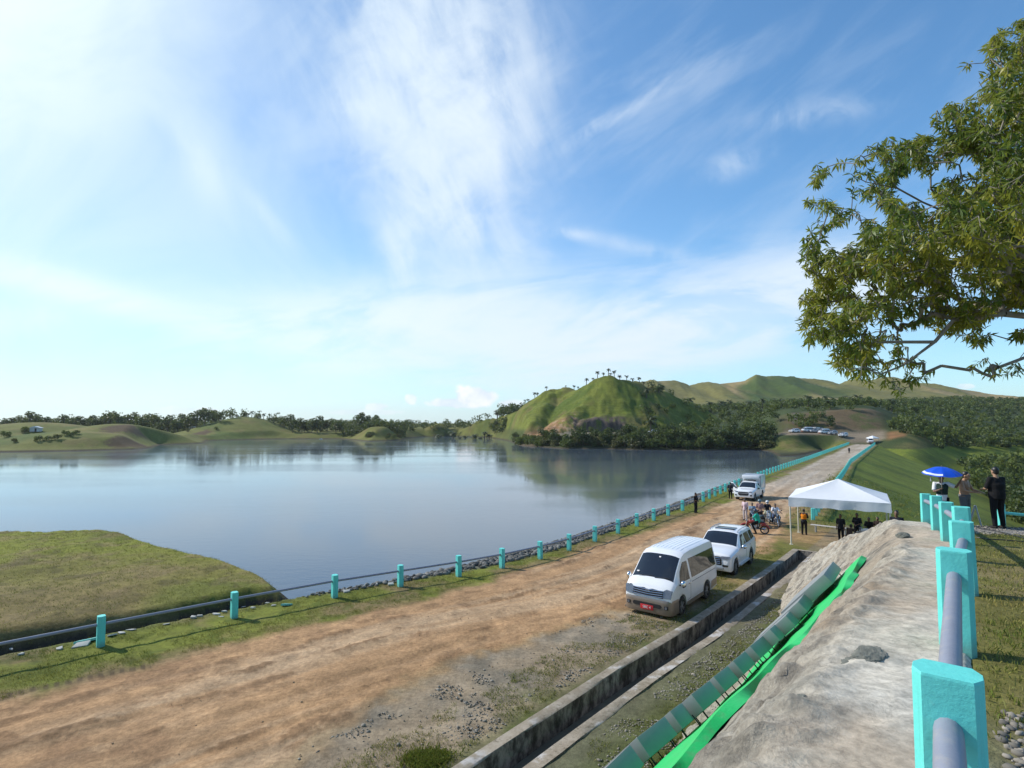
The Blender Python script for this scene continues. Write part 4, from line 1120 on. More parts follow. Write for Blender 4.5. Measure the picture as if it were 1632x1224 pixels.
def make_suv():
    L = 4.98
    c = Car(L, [(0, .42, .70, .70, .60), (.03, .36, .92, .86, .76), (.08, .34, 1.06, .93, .84), (.2, .33, 1.14, .97, .88), (.8, .32, 1.21, .985, .90), (1.42, .32, 1.27, .985, .89), (1.60, .32, 1.38, .985, .87), (2.02, .32, 1.68, .985, .80), (2.30, .32, 1.83, .985, .765), (2.8, .32, 1.88, .985, .76), (3.8, .32, 1.88, .985, .75), (4.4, .34, 1.83, .975, .74), (4.62, .37, 1.75, .965, .73), (4.80, .40, 1.40, .95, .76), (4.92, .44, 1.12, .93, .80), (4.98, .48, .98, .88, .78)], (.93, 3.78), .395, 1.18)
    r = empty('off_road_car'); tag(r, 'white large off-road estate car with roof rails and dark sunroof parked behind the van', 'car')
    c.body(xs_for(c, None)).build('body', M['white'], r, sharp=30)
    c.screen(1.50, 2.22, .04).build('windscreen', M['glass'], r, sharp=40)
    u = MB(); u.box((c.X(2.5), 0, .55), (4.5, 1.55, .40)); u.build('underbody', M['shade'], r)
    sr = MB(); sr.box((c.X(2.85), 0, 1.868), (.62, .95, .04)); sr.build('sunroof', M['glass'], r, bevel=.01)
    for sg in (1, -1):
        c.side_panel([(1.86, 1.24), (2.76, 1.24), (2.74, 1.68), (2.32, 1.68)], sg).build('side_window', M['glass'], r)
        c.side_panel([(2.86, 1.24), (3.72, 1.24), (3.66, 1.68), (2.84, 1.68)], sg).build('side_window', M['glass'], r)
        c.side_panel([(3.80, 1.25), (4.52, 1.29), (4.34, 1.66), (3.75, 1.68)], sg).build('side_window', M['glass'], r)
        rl = MB(); rl.tube([(c.X(x), sg * .68, c.top_z(x, .68) + h) for x, h in ((2.35, .0), (2.5, .055), (3.2, .065), (4.1, .055), (4.3, .0))], .022, 8); rl.build('roof_rail', M['galv'], r)
        mirror(r, c, 1.90, 1.22, sg, M['chrome'], .24, .20, .15)
        for xd in (2.80, 3.70): thin_box_line(c, [(xd, 1.20), (xd, .56)], sg).build('door_seam', M['black'], r)
        for xd in (2.58, 3.48):
            h = MB(); h.box((c.X(xd), sg * (c.side_y(xd, 1.08) + .02), 1.08), (.2, .03, .04)); h.build('door_handle', M['chrome'], r, bevel=.008)
        sb = MB(); sb.box((c.X(2.35), sg * .98, .40), (1.75, .16, .06)); sb.build('side_step', M['galv'], r, bevel=.015)
        c.front_panel([(sg * .52, .90), (sg * .90, .92), (sg * .94, 1.03), (sg * .60, 1.03), (sg * .50, 1.00)][::sg], .016).build('headlight', M['lens'], r, sharp=50)
        c.front_panel([(sg * .60, .56), (sg * .84, .56), (sg * .86, .64), (sg * .60, .66)][::sg], .016).build('fog_lamp_recess', M['black'], r)
        c.side_panel([(4.62, 1.02), (4.86, 1.02), (4.80, 1.26), (4.66, 1.26)], sg, .008).build('tail_lamp', M['redlens'], r)
        for xw in c.wheels: wheel(r, c.X(xw), sg * (.985 - .14), c.R, .26, sg)
    g = c.front_panel([(-.56, .62), (.56, .62), (.56, .86), (.48, 1.0), (-.48, 1.0), (-.56, .86)], .016).build('grille', M['black'], r)
    s2 = MB()
    for z in (.70, .78, .86, .94): s2.tube([(c.X(c.front_x(float(y), z) - .03), float(y), z) for y in np.linspace(-.5, .5, 11)], .016, 8)
    s2.build('grille_bar', M['chrome'], g)
    lb = MB(); lb.box((c.X(.03), 0, .47), (.2, 1.3, .14)); lb.build('skid_plate', M['galv'], r, bevel=.03)
    npl = MB(); npl.box((c.X(-.05), 0, .55), (.02, .42, .13)); npl.build('number_plate', M['ink'], r, bevel=.005)
    rg = c.front_panel(poly_round(-.62, .62, 1.22, 1.62, .06), .01, .03, rear=True).build('rear_window', M['glass'], r)
    return r

def make_pickup():
    L = 5.25
    c = Car(L, [(0, .42, .72, .66, .56), (.03, .38, .92, .82, .72), (.08, .36, 1.02, .88, .80), (.25, .35, 1.09, .92, .84), (.9, .34, 1.15, .93, .85), (1.45, .34, 1.20, .93, .84), (1.62, .34, 1.32, .93, .81), (2.0, .34, 1.60, .93, .74), (2.28, .34, 1.74, .93, .71), (2.6, .34, 1.78, .93, .70), (3.2, .34, 1.76, .93, .69), (3.32, .34, 1.55, .93, .71), (3.40, .34, 1.08, .93, .86), (5.1, .42, 1.06, .93, .87), (5.25, .46, 1.04, .91, .86)], (.93, 4.05), .375, 1.10)
    r = empty('pickup_truck'); tag(r, 'white pickup truck with a tall white cargo box and one front door open', 'truck')
    c.body(xs_for(c, None)).build('body', M['white'], r, sharp=30)
    c.screen(1.52, 2.20, .04).build('windscreen', M['glass'], r, sharp=40)
    u = MB(); u.box((c.X(2.6), 0, .52), (4.8, 1.45, .36)); u.build('underbody', M['shade'], r)
    for sg in (1, -1):
        if sg > 0: c.side_panel([(1.86, 1.14), (2.62, 1.14), (2.60, 1.60), (2.24, 1.60)], sg).build('side_window', M['glass'], r)
        c.side_panel([(2.72, 1.14), (3.24, 1.14), (3.18, 1.58), (2.70, 1.60)], sg).build('side_window', M['glass'], r)
        mirror(r, c, 1.86, 1.16, sg, M['black'], .22, .18, .15) if sg > 0 else None
        c.front_panel([(sg * .50, .88), (sg * .83, .92), (sg * .88, 1.0), (sg * .64, .99), (sg * .48, .94)][::sg], .016).build('headlight', M['lens'], r)
        c.front_panel([(sg * .62, .52), (sg * .80, .52), (sg * .82, .66), (sg * .66, .66)][::sg], .016).build('fog_lamp_recess', M['black'], r)
        for xw in c.wheels: wheel(r, c.X(xw), sg * (.93 - .13), c.R, .25, sg)
        thin_box_line(c, [(2.66, 1.1), (2.66, .5)], sg).build('door_seam', M['black'], r)
    g = c.front_panel([(-.40, .56), (.40, .56), (.50, .68), (.50, .82), (.42, .92), (-.42, .92), (-.50, .82), (-.50, .68)], .018).build('grille', M['black'], r)
    s2 = MB(); s2.tube([(c.X(c.front_x(float(y), .78) - .03), float(y), .78) for y in np.linspace(-.46, .46, 9)], .02, 8); s2.build('grille_bar', M['galv'], g)
    # black sheet on the flank painted as the shaded doorway, and open right door
    c.side_panel([(1.66, .50), (2.62, .50), (2.62, 1.14), (2.60, 1.60), (2.24, 1.60), (1.72, 1.14)], -1, .004).build('doorway_shade', M['shade'], r)
    d = empty('door'); d.parent = r; d.location = (c.X(1.66), -.935, 0); d.rotation_euler = (0, 0, math.radians(63))
    dp = [(0, .50), (-.96, .50), (-.96, 1.14), (-.94, 1.62), (-.58, 1.62), (-.05, 1.14)]
    mb = MB(); mb.prism([(x, z) for x, z in dp], .07, Matrix.Identity(4)); mb.build('door_skin', M['white'], d, bevel=.012)
    mb = MB(); mb.prism([(-.14, 1.15), (-.88, 1.15), (-.87, 1.55), (-.56, 1.55)], .085, Matrix.Identity(4)); mb.build('window', M['glass'], d)
    mb = MB(); mb.ell((-.14, -.13, 1.16), (.08, .12, .09)); mb.build('mirror', M['black'], d)
    # cargo box
    b = MB(); b.box((c.X(4.36), 0, 1.66), (1.98, 1.84, 1.36)); bx = b.build('cargo_box', M['white'], r, bevel=.05)
    t = MB()
    for z in (.99, 2.33): t.box((c.X(4.36), 0, z), (2.0, 1.87, .05))
    for sx in (-.98, .98):
        for sy in (-.91, .91): t.box((c.X(4.36) + sx, sy, 1.66), (.05, .05, 1.36))
    t.build('edge_trim', M['galv'], bx)
    o = MB(); o.box((c.X(3.20), 0, 2.17), (.55, 1.70, .34)); o.build('luton_head', M['white'], bx, bevel=.05)
    lb = MB(); lb.box((c.X(2.72), 0, 1.87), (.16, 1.2, .10)); lb.build('light_bar', M['black'], r, bevel=.02)
    return r

def place(o, front_px, rear_px, wheels_x, side, W):
    """stand a vehicle so that two wheel contact points on one side meet the ground at the given pixels"""
    a = on_road(*front_px); b = on_road(*rear_px)
    fwd = Vector((a.x - b.x, a.y - b.y, 0)).normalized()
    left = Vector((-fwd.y, fwd.x, 0))
    mid = (a + b) / 2
    off = (wheels_x[0] + wheels_x[1]) / 2
    p = mid - fwd * off - left * side * W
    o.location = (p.x, p.y, (a.z + b.z) / 2 - .02)
    dz = a.z - b.z
    o.rotation_euler = (0, 0, math.atan2(fwd.y, fwd.x))
    print('placed', o.name, o.location, 'wheelbase px', (a - b).length)
van = make_van(); place(van, (1083, 979), (1124, 953.5), (4.84 / 2 - 1.0, 4.84 / 2 - 3.57), 1, .82)
suv = make_suv(); place(suv, (1168, 917), (1196, 897.5), (4.98 / 2 - .93, 4.98 / 2 - 3.78), 1, .86)
pick = make_pickup(); place(pick, (1199.5, 797.5), (1212, 790), (5.25 / 2 - .93, 5.25 / 2 - 4.05), 1, .80)
_rd = LAKE_FAR[1] - LAKE_FAR[0]
fp = on_road(1185, 798); _ang = math.atan2(-_rd.y, -_rd.x) - .06
pick.rotation_euler.z = _ang; pick.location = (fp.x - math.cos(_ang) * 2.6, fp.y - math.sin(_ang) * 2.6, fp.z - .04)
# cars parked on the earth road at the far end
WMATS = {'white_car_paint': None}
def mk(name, col): return plain(name, col, .25, var=.02, coat=.5)
silver = mk('silver_car_paint', (.42, .44, .46)); darkp = mk('dark_car_paint', (.05, .055, .06))
far_cars = [(1266, 689.5, suv, None, 200, 'white car parked first from the left on the earth road beyond the dam'), (1286, 688.6, van, None, 190, 'white van parked on the far earth road, left of a silver pickup'), (1297, 689.2, pick, silver, 200, 'silver pickup parked right of a van on the far earth road'), (1313, 691.5, van, None, 195, 'white van parked in the middle of the far row beneath the cut bank'),
            (1326, 692.5, suv, silver, 200, 'silver car parked right of the middle van on the far earth road'), (1344, 696, suv, None, 215, 'white car parked nearest the dam end beneath the grey cut bank'), (1387, 707, van, None, 245, 'white vehicle standing at the end of the downstream railing by a white canopy'), (1305, 688, suv, darkp, 195, 'dark car parked between silver pickup and middle van on far road')]
for i, (u, v, src, mm, ang, lab) in enumerate(far_cars):
    q = on_ground(u, v)
    dup(src, (q.x, q.y, q.z), math.radians(ang), lab, {'white_car_paint': mm} if mm else None)['group'] = 'vehicles parked at the far end of the dam'
q = on_ground(1035, 688.5)
c2 = dup(suv, (q.x, 288, Hs(q.x, 288) + .6), math.radians(185), 'white car half hidden by bushes below the dark rock face'); 
# ------------------------------------------------------------------ tent
def make_tent():
    m, g, b = material('white_canvas')
    P = g.n('ShaderNodeTexCoord').outputs['Object']
    bp = g.n('ShaderNodeBump', Strength=.35, Distance=.05, Height=g.m('ADD', g.noise(P, 1.6, 4, .6, .6), g.m('MULTIPLY', g.noise(P, 6, 3, .6, 1.0), .3)))
    setb(g, b, Base_Color=(.80, .82, .84), Roughness=.55, Specular_IOR_Level=.3, Normal=bp.outputs[0])
    tr = g.n('ShaderNodeBsdfTranslucent', Color=(.7, .74, .78, 1)); mx = g.n('ShaderNodeMixShader', i0=.18); out = m.node_tree.nodes['Material Output']
    m.node_tree.links.new(b.outputs[0], mx.inputs[1]); m.node_tree.links.new(tr.outputs[0], mx.inputs[2]); m.node_tree.links.new(mx.outputs[0], out.inputs[0])
    mp = plain('cream_tent_pole', (.62, .58, .47), .5, var=.08)
    c = Vector((20.6, 36.0, 0)); h = 2.62; ang = math.atan2(.9, 3.7)   # direction centre -> left-front corner is (-3.7, -.9)
    r = empty('canopy_tent', (c.x, c.y, Hs(c.x, c.y)), ang + PI / 4)
    tag(r, 'large white pyramid canopy tent on cream poles beside the road', 'tent')
    gz = r.location.z; ez, pz, vz = 2.48 - gz, 3.52 - gz, 1.95 - gz
    N = 14; rnd = random.Random(3); mb = MB()
    for side in range(4):
        R = Matrix.Rotation(side * PI / 2, 3, 'Z'); vs = []; fs = []
        for i in range(N + 1):
            t = i / N
            for j in range(N + 1):
                s = 2 * j / N - 1
                x = h * t; y = h * t * s
                z = pz + (ez - pz) * (t ** .93) - .10 * math.sin(PI * t) * (1 - s * s)
                vs.append(R @ Vector((x, y, z)))
        for i in range(N):
            for j in range(N):
                a = i * (N + 1) + j
                fs.append((a, a + N + 1, a + N + 2, a + 1) if i else (a, a + N + 1, a + N + 2))
        mb.add(vs, fs)
    me = mb.mesh('roof_canvas'); bm = bmesh.new(); bm.from_mesh(me); bmesh.ops.remove_doubles(bm, verts=bm.verts[:], dist=.004); bm.to_mesh(me); bm.free()
    o = link('roof_canvas', me, m, r, sharp=28)
    mb = MB()
    for side in range(4):
        R = Matrix.Rotation(side * PI / 2, 3, 'Z'); vs = []; fs = []; K = 30
        for j in range(K + 1):
            s = 2 * j / K - 1
            for q, zz in enumerate((ez, ez - .12, (ez + vz) / 2, vz)):
                w = .03 * math.sin(s * 9 + side) * q / 3 + .02 * rnd.uniform(-1, 1) * (q > 0)
                vs.append(R @ Vector((h + .012 + w * (abs(s) < .97), h * s * 1.004, zz + (.03 * math.sin(s * 13 + side * 2) if q == 3 else 0))))
        for j in range(K):
            for q in range(3): a = j * 4 + q; fs.append((a, a + 1, a + 5, a + 4))
        mb.add(vs, fs)
    mb.build('valance', m, r, sharp=60)
    for sx, sy in ((1, 1), (1, -1), (-1, 1), (-1, -1)):
        p = Matrix.Rotation(ang + PI / 4, 3, 'Z') @ Vector((sx * (h - .06), sy * (h - .06), 0)); q = c + p
        z0 = Hs(q.x, q.y) - gz
        mb = MB(); mb.tube([(sx * (h - .06), sy * (h - .06), z0 - .05), (sx * (h - .06), sy * (h - .06), ez - .02)], .042, 10); mb.box((sx * (h - .06), sy * (h - .06), z0 + .01), (.2, .2, .03)); mb.build('tent_pole', mp, r)
    mb = MB()
    for a, b_ in (((1, 1), (1, -1)), ((1, -1), (-1, -1)), ((-1, -1), (-1, 1)), ((-1, 1), (1, 1))):
        mb.tube([(a[0] * (h - .06), a[1] * (h - .06), ez - .35), (b_[0] * (h - .06), b_[1] * (h - .06), ez - .35)], .025, 8)
        mb.tube([(a[0] * (h - .06), a[1] * (h - .06), ez - .06), (0, 0, pz - .07)], .025, 8)
    mb.build('roof_frame', mp, r)
make_tent()
# small canopy at the far end of the dam
def small_canopy():
    q = on_ground(1391, 706); r = tag(empty('canopy_tent', (q.x, q.y, q.z), .3), 'small white canopy tent at the far end of the dam', 'tent')
    mb = MB(); h = 1.6; vs = [(h, h, 2.1), (-h, h, 2.1), (-h, -h, 2.1), (h, -h, 2.1), (0, 0, 3.0), (h, h, 1.8), (-h, h, 1.8), (-h, -h, 1.8), (h, -h, 1.8)]
    mb.add(vs, [(0, 1, 4), (1, 2, 4), (2, 3, 4), (3, 0, 4), (0, 5, 6, 1), (1, 6, 7, 2), (2, 7, 8, 3), (3, 8, 5, 0)]); mb.build('roof_canvas', bpy.data.materials['white_canvas'], r, sharp=20)
    for sx in (1, -1):
        for sy in (1, -1):
            mb = MB(); mb.tube([(sx * 1.55, sy * 1.55, -.3), (sx * 1.55, sy * 1.55, 2.1)], .04, 6); mb.build('tent_pole', M['galv'], r)
small_canopy()

# ------------------------------------------------------------------ people
SK = {'a': plain('skin_brown', (.27, .145, .085), .55, var=.06), 'b': plain('skin_tan', (.36, .21, .125), .55, var=.06), 'c': plain('skin_dark', (.16, .085, .05), .55, var=.06)}
HAIR = plain('black_hair', (.010, .009, .008), .45, var=.2)
EYE = plain('eye', (.02, .015, .012), .2)
_cl = {}
def cloth(name, col):
    if name not in _cl: _cl[name] = plain(name, col, .85, var=.18, scale=9, bump=.25, spec=.2)
    return _cl[name]
def remesh(mb, name, vox, smooth=2):
    me = mb.mesh(name); o = bpy.data.objects.new('tmp', me); COL.objects.link(o)
    md = o.modifiers.new('r', 'REMESH'); md.mode = 'VOXEL'; md.voxel_size = vox; md.use_smooth_shade = True
    ms = o.modifiers.new('s', 'SMOOTH'); ms.factor = .5; ms.iterations = smooth
    dg = bpy.context.evaluated_depsgraph_get(); out = bpy.data.meshes.new_from_object(o.evaluated_get(dg)); bpy.data.objects.remove(o)
    out.name = name; out.shade_smooth(); return out

def V(*a): return Vector(a)
def pose(kind, rnd):
    """joints in a 1.70 m figure facing +y; x is the figure's right"""
    J = dict(pel=V(0, 0, .93), chest=V(0, .01, 1.25), neck=V(0, .0, 1.46), head=V(0, .025, 1.60))
    for s, n in ((1, 'r'), (-1, 'l')):
        J['sh' + n] = V(s * .185, 0, 1.39); J['el' + n] = V(s * .235, -.02, 1.10); J['wr' + n] = V(s * .235, .06, .86)
        J['hip' + n] = V(s * .095, 0, .90); J['kn' + n] = V(s * .11, .02, .49); J['an' + n] = V(s * .12, -.02, .08)
    def arms(el, wr, sides='rl'):
        for n in sides:
            s = 1 if n == 'r' else -1
            J['el' + n] = V(s * el[0], el[1], el[2]); J['wr' + n] = V(s * wr[0], wr[1], wr[2])
    if kind == 'talk': arms((.25, .06, 1.12), (.16, .28, 1.08))
    if kind == 'clasp': arms((.25, .05, 1.12), (.06, .22, 1.02))
    if kind == 'phone': arms((.22, .10, 1.13), (.09, .27, 1.26)); J['head'] = V(0, .05, 1.59)
    if kind == 'raise':
        arms((.23, .10, 1.12), (.10, .26, 1.22), 'r'); J['ell'] = V(-.40, .04, 1.30); J['wrl'] = V(-.52, .08, 1.55)
    if kind == 'lean': J['head'] = V(.02, .08, 1.57); J['neck'] = V(.01, .03, 1.45); arms((.25, .12, 1.13), (.16, .34, 1.10))
    if kind == 'walk':
        J['knr'] = V(.10, .16, .50); J['anr'] = V(.11, .20, .09); J['knl'] = V(-.10, .0, .49); J['anl'] = V(-.11, -.24, .14)
    if kind in ('ride', 'sit'):
        dz = -.11 if kind == 'ride' else -.42
        for k in ('pel', 'chest', 'neck', 'head', 'shr', 'shl', 'hipr', 'hipl'): J[k] = J[k] + V(0, 0, dz)
        for s, n in ((1, 'r'), (-1, 'l')):
            if kind == 'ride':
                J['chest'] = V(0, .06, 1.13); J['neck'] = V(0, .10, 1.34); J['head'] = V(0, .15, 1.48); J['sh' + n] = V(s * .18, .08, 1.27)
                J['el' + n] = V(s * .27, .26, 1.06); J['wr' + n] = V(s * .30, .50, .99)
                J['kn' + n] = V(s * .24, .36, .66); J['an' + n] = V(s * .22, .10, .30 if s > 0 else .08)
            else:
                J['kn' + n] = V(s * .14, .42, .50); J['an' + n] = V(s * .13, .40, .08); J['el' + n] = V(s * .23, .10, .74); J['wr' + n] = V(s * .12, .32, .58)
    if kind == 'crouch':
        for k in ('pel', 'chest', 'neck', 'head', 'shr', 'shl', 'hipr', 'hipl'): J[k] = J[k] + V(0, 0, -.58)
        J['chest'] = V(0, .14, .66); J['neck'] = V(0, .25, .86); J['head'] = V(0, .31, .98); J['shr'] = V(.18, .22, .80); J['shl'] = V(-.18, .22, .80)
        for s, n in ((1, 'r'), (-1, 'l')): J['kn' + n] = V(s * .20, .36, .46); J['an' + n] = V(s * .16, .06, .08); J['el' + n] = V(s * .24, .38, .60); J['wr' + n] = V(s * .10, .52, .50)
    return J

def hand(mb, wr, el, s, curl=.5):
    d = (wr - el).normalized(); side = d.cross(V(0, 0, 1)); side = side.normalized() if side.length > .1 else V(s, 0, 0)
    nrm = side.cross(d).normalized()
    palm = wr + d * .055
    R = Matrix((side, d, nrm)).transposed()
    mb.ell(palm, (.040, .055, .018), R, 10, 6)
    for k, (o, L) in enumerate(((-.030, .065), (-.010, .078), (.010, .074), (.029, .058))):
        a = wr + d * .095 + side * o; b = a + d * L * .5 - nrm * L * .18 * curl; c = b + d * L * .35 - nrm * L * .55 * curl
        mb.tube([a - d * .02, a, b, c], [.0095, .0095, .009, .0075], 6)
    a = wr + d * .03 - side * .034; mb.tube([a, a + d * .03 - side * .022, a + d * .062 - side * .024 - nrm * .012], [.012, .0105, .0085], 6)

def person(label, loc, yaw, kind='stand', h=1.68, skin='a', shirt=('dark_shirt', (.02, .02, .022)), pants=('dark_trousers', (.018, .02, .026)), hair=True, helmet=None, hat=None, sleeve=.62, bare=False, vox=.014, wide=1.0, group=None, shoe=(.03, .028, .026), vest=None):
    rnd = random.Random(label); J = pose(kind, rnd)
    r = empty('person', loc, yaw); r.scale = (h / 1.70,) * 3
    tag(r, label, 'person', group)
    b = MB()
    hd = J['head']; nk = J['neck']
    b.ell(hd + V(0, 0, .015), (.075, .095, .112), None, 16, 12); b.ell(hd + V(0, .03, -.055), (.055, .062, .062), None, 12, 8)
    b.tube([hd + V(0, .092, .015), hd + V(0, .112, -.022)], [.010, .017], 8)                       # nose
    b.tube([hd + V(-.026, .082, -.062), hd + V(0, .092, -.062), hd + V(.026, .082, -.062)], .009, 6)  # lips
    for s in (1, -1): b.ell(hd + V(s * .078, -.005, -.005), (.012, .024, .034), None, 8, 6); b.ell(hd + V(s * .033, .080, .038), (.026, .018, .010), None, 8, 6)
    b.tube([nk - V(0, .01, .06), nk.lerp(hd, .55)], [.066, .056], 12)
    pe, ch = J['pel'], J['chest']; w = wide
    b.tube([pe - V(0, 0, .06), pe + V(0, 0, .05), pe.lerp(ch, .5), ch, nk - V(0, 0, .07)], [.125 * w, .14 * w, .125 * w, .145 * w, .09], 14)
    for s in (1, -1): b.ell(ch + V(s * .075, 0, .04), (.095 * w, .10 * w, .15), None, 12, 8)
    for n, s in (('r', 1), ('l', -1)):
        sh, el, wr = J['sh' + n], J['el' + n], J['wr' + n]
        b.tube([ch.lerp(sh, .5) + V(0, 0, .05), sh, sh.lerp(el, .5), el, el.lerp(wr, .35), wr, wr + (wr - el).normalized() * .03], [.07, .058, .047, .039, .040, .026, .024], 10)
        hand(b, wr, el, s)
        hp, kn, an = J['hip' + n], J['kn' + n], J['an' + n]
        b.tube([hp + V(0, 0, .06), hp, hp.lerp(kn, .5), kn, kn.lerp(an, .35), an], [.09, .092, .075, .054, .055, .036], 10)
        b.tube([an + V(0, -.04, -.03), an + V(0, .05, -.045), an + V(0, .15, -.06)], [.036, .038, .028], 8)
    body = link('body', remesh(b, 'body', vox), SK[skin], r)
    for s in (1, -1):
        e = MB(); e.ell(hd + V(s * .032, .083, .020), (.013, .010, .008), None, 8, 6); e.build('eye', EYE, r)
    if not bare:
        t = MB(); o = .022
        t.tube([pe - V(0, 0, .10), pe + V(0, 0, .03), pe.lerp(ch, .5), ch, ch.lerp(nk, .55), nk - V(0, 0, .035)], [.150 * w, .158 * w, .15 * w, .165 * w, .13, .075], 16)
        for s in (1, -1): t.ell(ch + V(s * .080, 0, .05), (.105 * w, .118 * w, .16), None, 12, 8)
        for n, s in (('r', 1), ('l', -1)):
            sh, el, wr = J['sh' + n], J['el' + n], J['wr' + n]
            q = sh.lerp(el, min(1, sleeve * 1.6)) if sleeve < .9 else el
            pts = [ch.lerp(sh, .45) + V(0, 0, .06), sh + V(0, 0, .008), sh.lerp(el, .45), q]; rad = [.085, .080, .070, .066]
            if sleeve >= .9: pts.append(el.lerp(wr, .85)); rad.append(.045)
            t.tube(pts, rad, 10)
        so_ = link('shirt', remesh(t, 'shirt', vox), cloth(*shirt), r)
        if vest:
            v_ = MB(); v_.tube([pe.lerp(ch, .35), pe.lerp(ch, .7), ch, ch.lerp(nk, .6)], [.168 * w, .172 * w, .185 * w, .135], 16)
            for s in (1, -1): v_.ell(ch + V(s * .085, 0, .05), (.112 * w, .128 * w, .15), None, 12, 8)
            link('vest', remesh(v_, 'vest', vox), cloth(*vest), r)
    t = MB()
    t.tube([pe + V(0, 0, .07), pe, pe - V(0, 0, .07)], [.150 * w, .156 * w, .12], 14)
    for n, s in (('r', 1), ('l', -1)):
        hp, kn, an = J['hip' + n], J['kn' + n], J['an' + n]
        t.tube([hp + V(0, 0, .04), hp - V(0, 0, .03) if kind not in ('ride', 'sit', 'crouch') else hp.lerp(kn, .15), hp.lerp(kn, .5), kn, kn.lerp(an, .5), an + V(0, 0, -.01)], [.112, .112, .094, .076, .068, .060], 10)
    link('trousers', remesh(t, 'trousers', vox), cloth(*pants), r)
    for n in 'rl':
        an = J['an' + n]; f = MB()
        f.tube([an + V(0, -.055, -.035), an + V(0, .0, -.032), an + V(0, .10, -.048), an + V(0, .185, -.058)], [.042, .047, .044, .028], 10)
        link('shoe', remesh(f, 'shoe', .012), cloth('shoe_%d' % int(shoe[0] * 1000), shoe), r)
    if helmet:
        f = MB(); f.ell(hd + V(0, -.008, .035), (.125, .145, .13), None, 16, 12); f.ell(hd + V(0, .09, -.06), (.075, .06, .05), None, 10, 8); ho = f.build('helmet', helmet, r, sharp=60)
        f = MB(); f.ell(hd + V(0, .045, .02), (.108, .105, .055), None, 14, 8); f.build('visor', M['glass'], ho, sharp=60)
    else:
        f = MB(); f.ell(hd + V(0, -.018, .045), (.083, .098, .098), None, 16, 10); f.ell(hd + V(0, -.045, -.01), (.076, .065, .075), None, 12, 8)
        link('hair', remesh(f, 'hair', .012), HAIR, r)
        if hat:
            f = MB(); f.ell(hd + V(0, 0, .075), (.098, .112, .075), None, 16, 8); f.tube([hd + V(0, .01, .06), hd + V(0, .01, .072)], [.17, .165], 20); f.build('hat', hat, r, sharp=60)
    return r
def face(p, q): return math.atan2(q[1] - p[1], q[0] - p[0]) - PI / 2
def gp(u, v): return on_ground(u, v)
BLK = ('black_shirt', (.010, .010, .011)); DK = ('dark_navy_shirt', (.016, .018, .026)); JEANS = ('blue_jeans', (.05, .075, .14)); BT = ('black_trousers', (.010, .010, .012))
# on the platform at the right
p = at_z(1592, 842, 3.88); blackman = p
pz_ = Hs(p.x, p.y)
person('broad man in black shirt and trousers standing on gravel right of the turquoise posts', (p.x, p.y, pz_), face(p, (p.x - .1, p.y + 2.0)), 'talk', 1.78, 'b', BLK, BT, wide=1.28, vox=.012, sleeve=.62)
q = at_z(1540, 840, 3.88); q = Vector((q.x * (q.y + .6) / q.y, q.y + .6, 0))
person('bare-chested man leaning in towards the man in black behind the posts', (q.x, q.y, Hs(q.x, q.y)), face(q, (p.x, p.y + .2)), 'lean', 1.72, 'b', bare=True, pants=('grey_shorts', (.12, .13, .14)), vox=.012)
u_ = at_z(1504, 842, 3.88); u_ = Vector((u_.x * (u_.y + .9) / u_.y, u_.y + .9, 0)); uz = Hs(u_.x, u_.y)
person('person in white and dark shirt and grey hat raising a phone under the blue umbrella', (u_.x, u_.y, uz + .02), face(u_, (0, 0)) + .15, 'raise', 1.56, 'c', ('white_shirt', (.70, .70, .72)), BT, hat=cloth('grey_hat', (.33, .36, .42)), vest=('dark_green_vest', (.02, .04, .035)), sleeve=.5)
hp = at_z(1453, 826, 3.4); hp = Vector((hp.x + .5, hp.y + 1.6, 0))
person('dark-haired person whose head just shows over the end of the concrete crest', (hp.x, hp.y, 7 - (817 - VH) * hp.y / 930 - 1.66), 2.4, 'stand', 1.66, 'c', DK, BT)
def umbrella():
    top = at_y(1500, 741, u_.y - .25)
    r = tag(empty('umbrella', (top.x, top.y, top.z - .27)), 'open bright blue umbrella with a white band held over the crest', 'umbrella')
    mb_ = plain('blue_umbrella_cloth', (.006, .075, .56), .45, var=.06, spec=.4); mw = plain('white_band_cloth', (.62, .66, .72), .5, var=.04)
    R_, Hh, n = .52, .21, 8
    def pt(t, a):
        k = (a / (2 * PI / n)) % 1; sag = 1 - .07 * math.sin(PI * k) * t
        return Vector((R_ * t * sag * math.cos(a), R_ * t * sag * math.sin(a), Hh * (1 - t ** 2.1) - .02 * t * math.sin(PI * k)))
    for nm, t0, t1, mm, sel in (('canopy', .04, 1.0, mb_, None), ('band', .84, .95, mw, (3, 4))):
        vs = []; fs = []; A = n * 5; T = 7
        off = Vector((0, 0, .004 if nm == 'band' else 0))
        for i in range(T + 1):
            for k in range(A): vs.append(pt(t0 + (t1 - t0) * i / T, 2 * PI * k / A) + off)
        for i in range(T):
            for k in range(A):
                if sel is not None and (k // 5) not in sel: continue
                fs.append((i * A + k, i * A + (k + 1) % A, (i + 1) * A + (k + 1) % A, (i + 1) * A + k))
        m2 = MB(); m2.add(vs, fs); m2.build(nm, mm, r, sharp=50)
    m2 = MB(); m2.tube([(0, 0, Hh + .05), (0, 0, -.55)], .009, 8); m2.build('shaft', M['chrome'], r)
    m2 = MB(); m2.tube([(0, 0, -.50), (0, 0, -.62), (.03, 0, -.66), (.06, 0, -.63)], .016, 8); m2.build('handle', M['black'], r)
    m2 = MB()
    for k in range(n): m2.tube([pt(t, 2 * PI * k / n) - Vector((0, 0, .008)) for t in (.05, .4, .7, .99)], .004, 5)
    m2.build('rib', M['galv'], r)
    r.rotation_euler = (.10, -.06, .2)
umbrella()
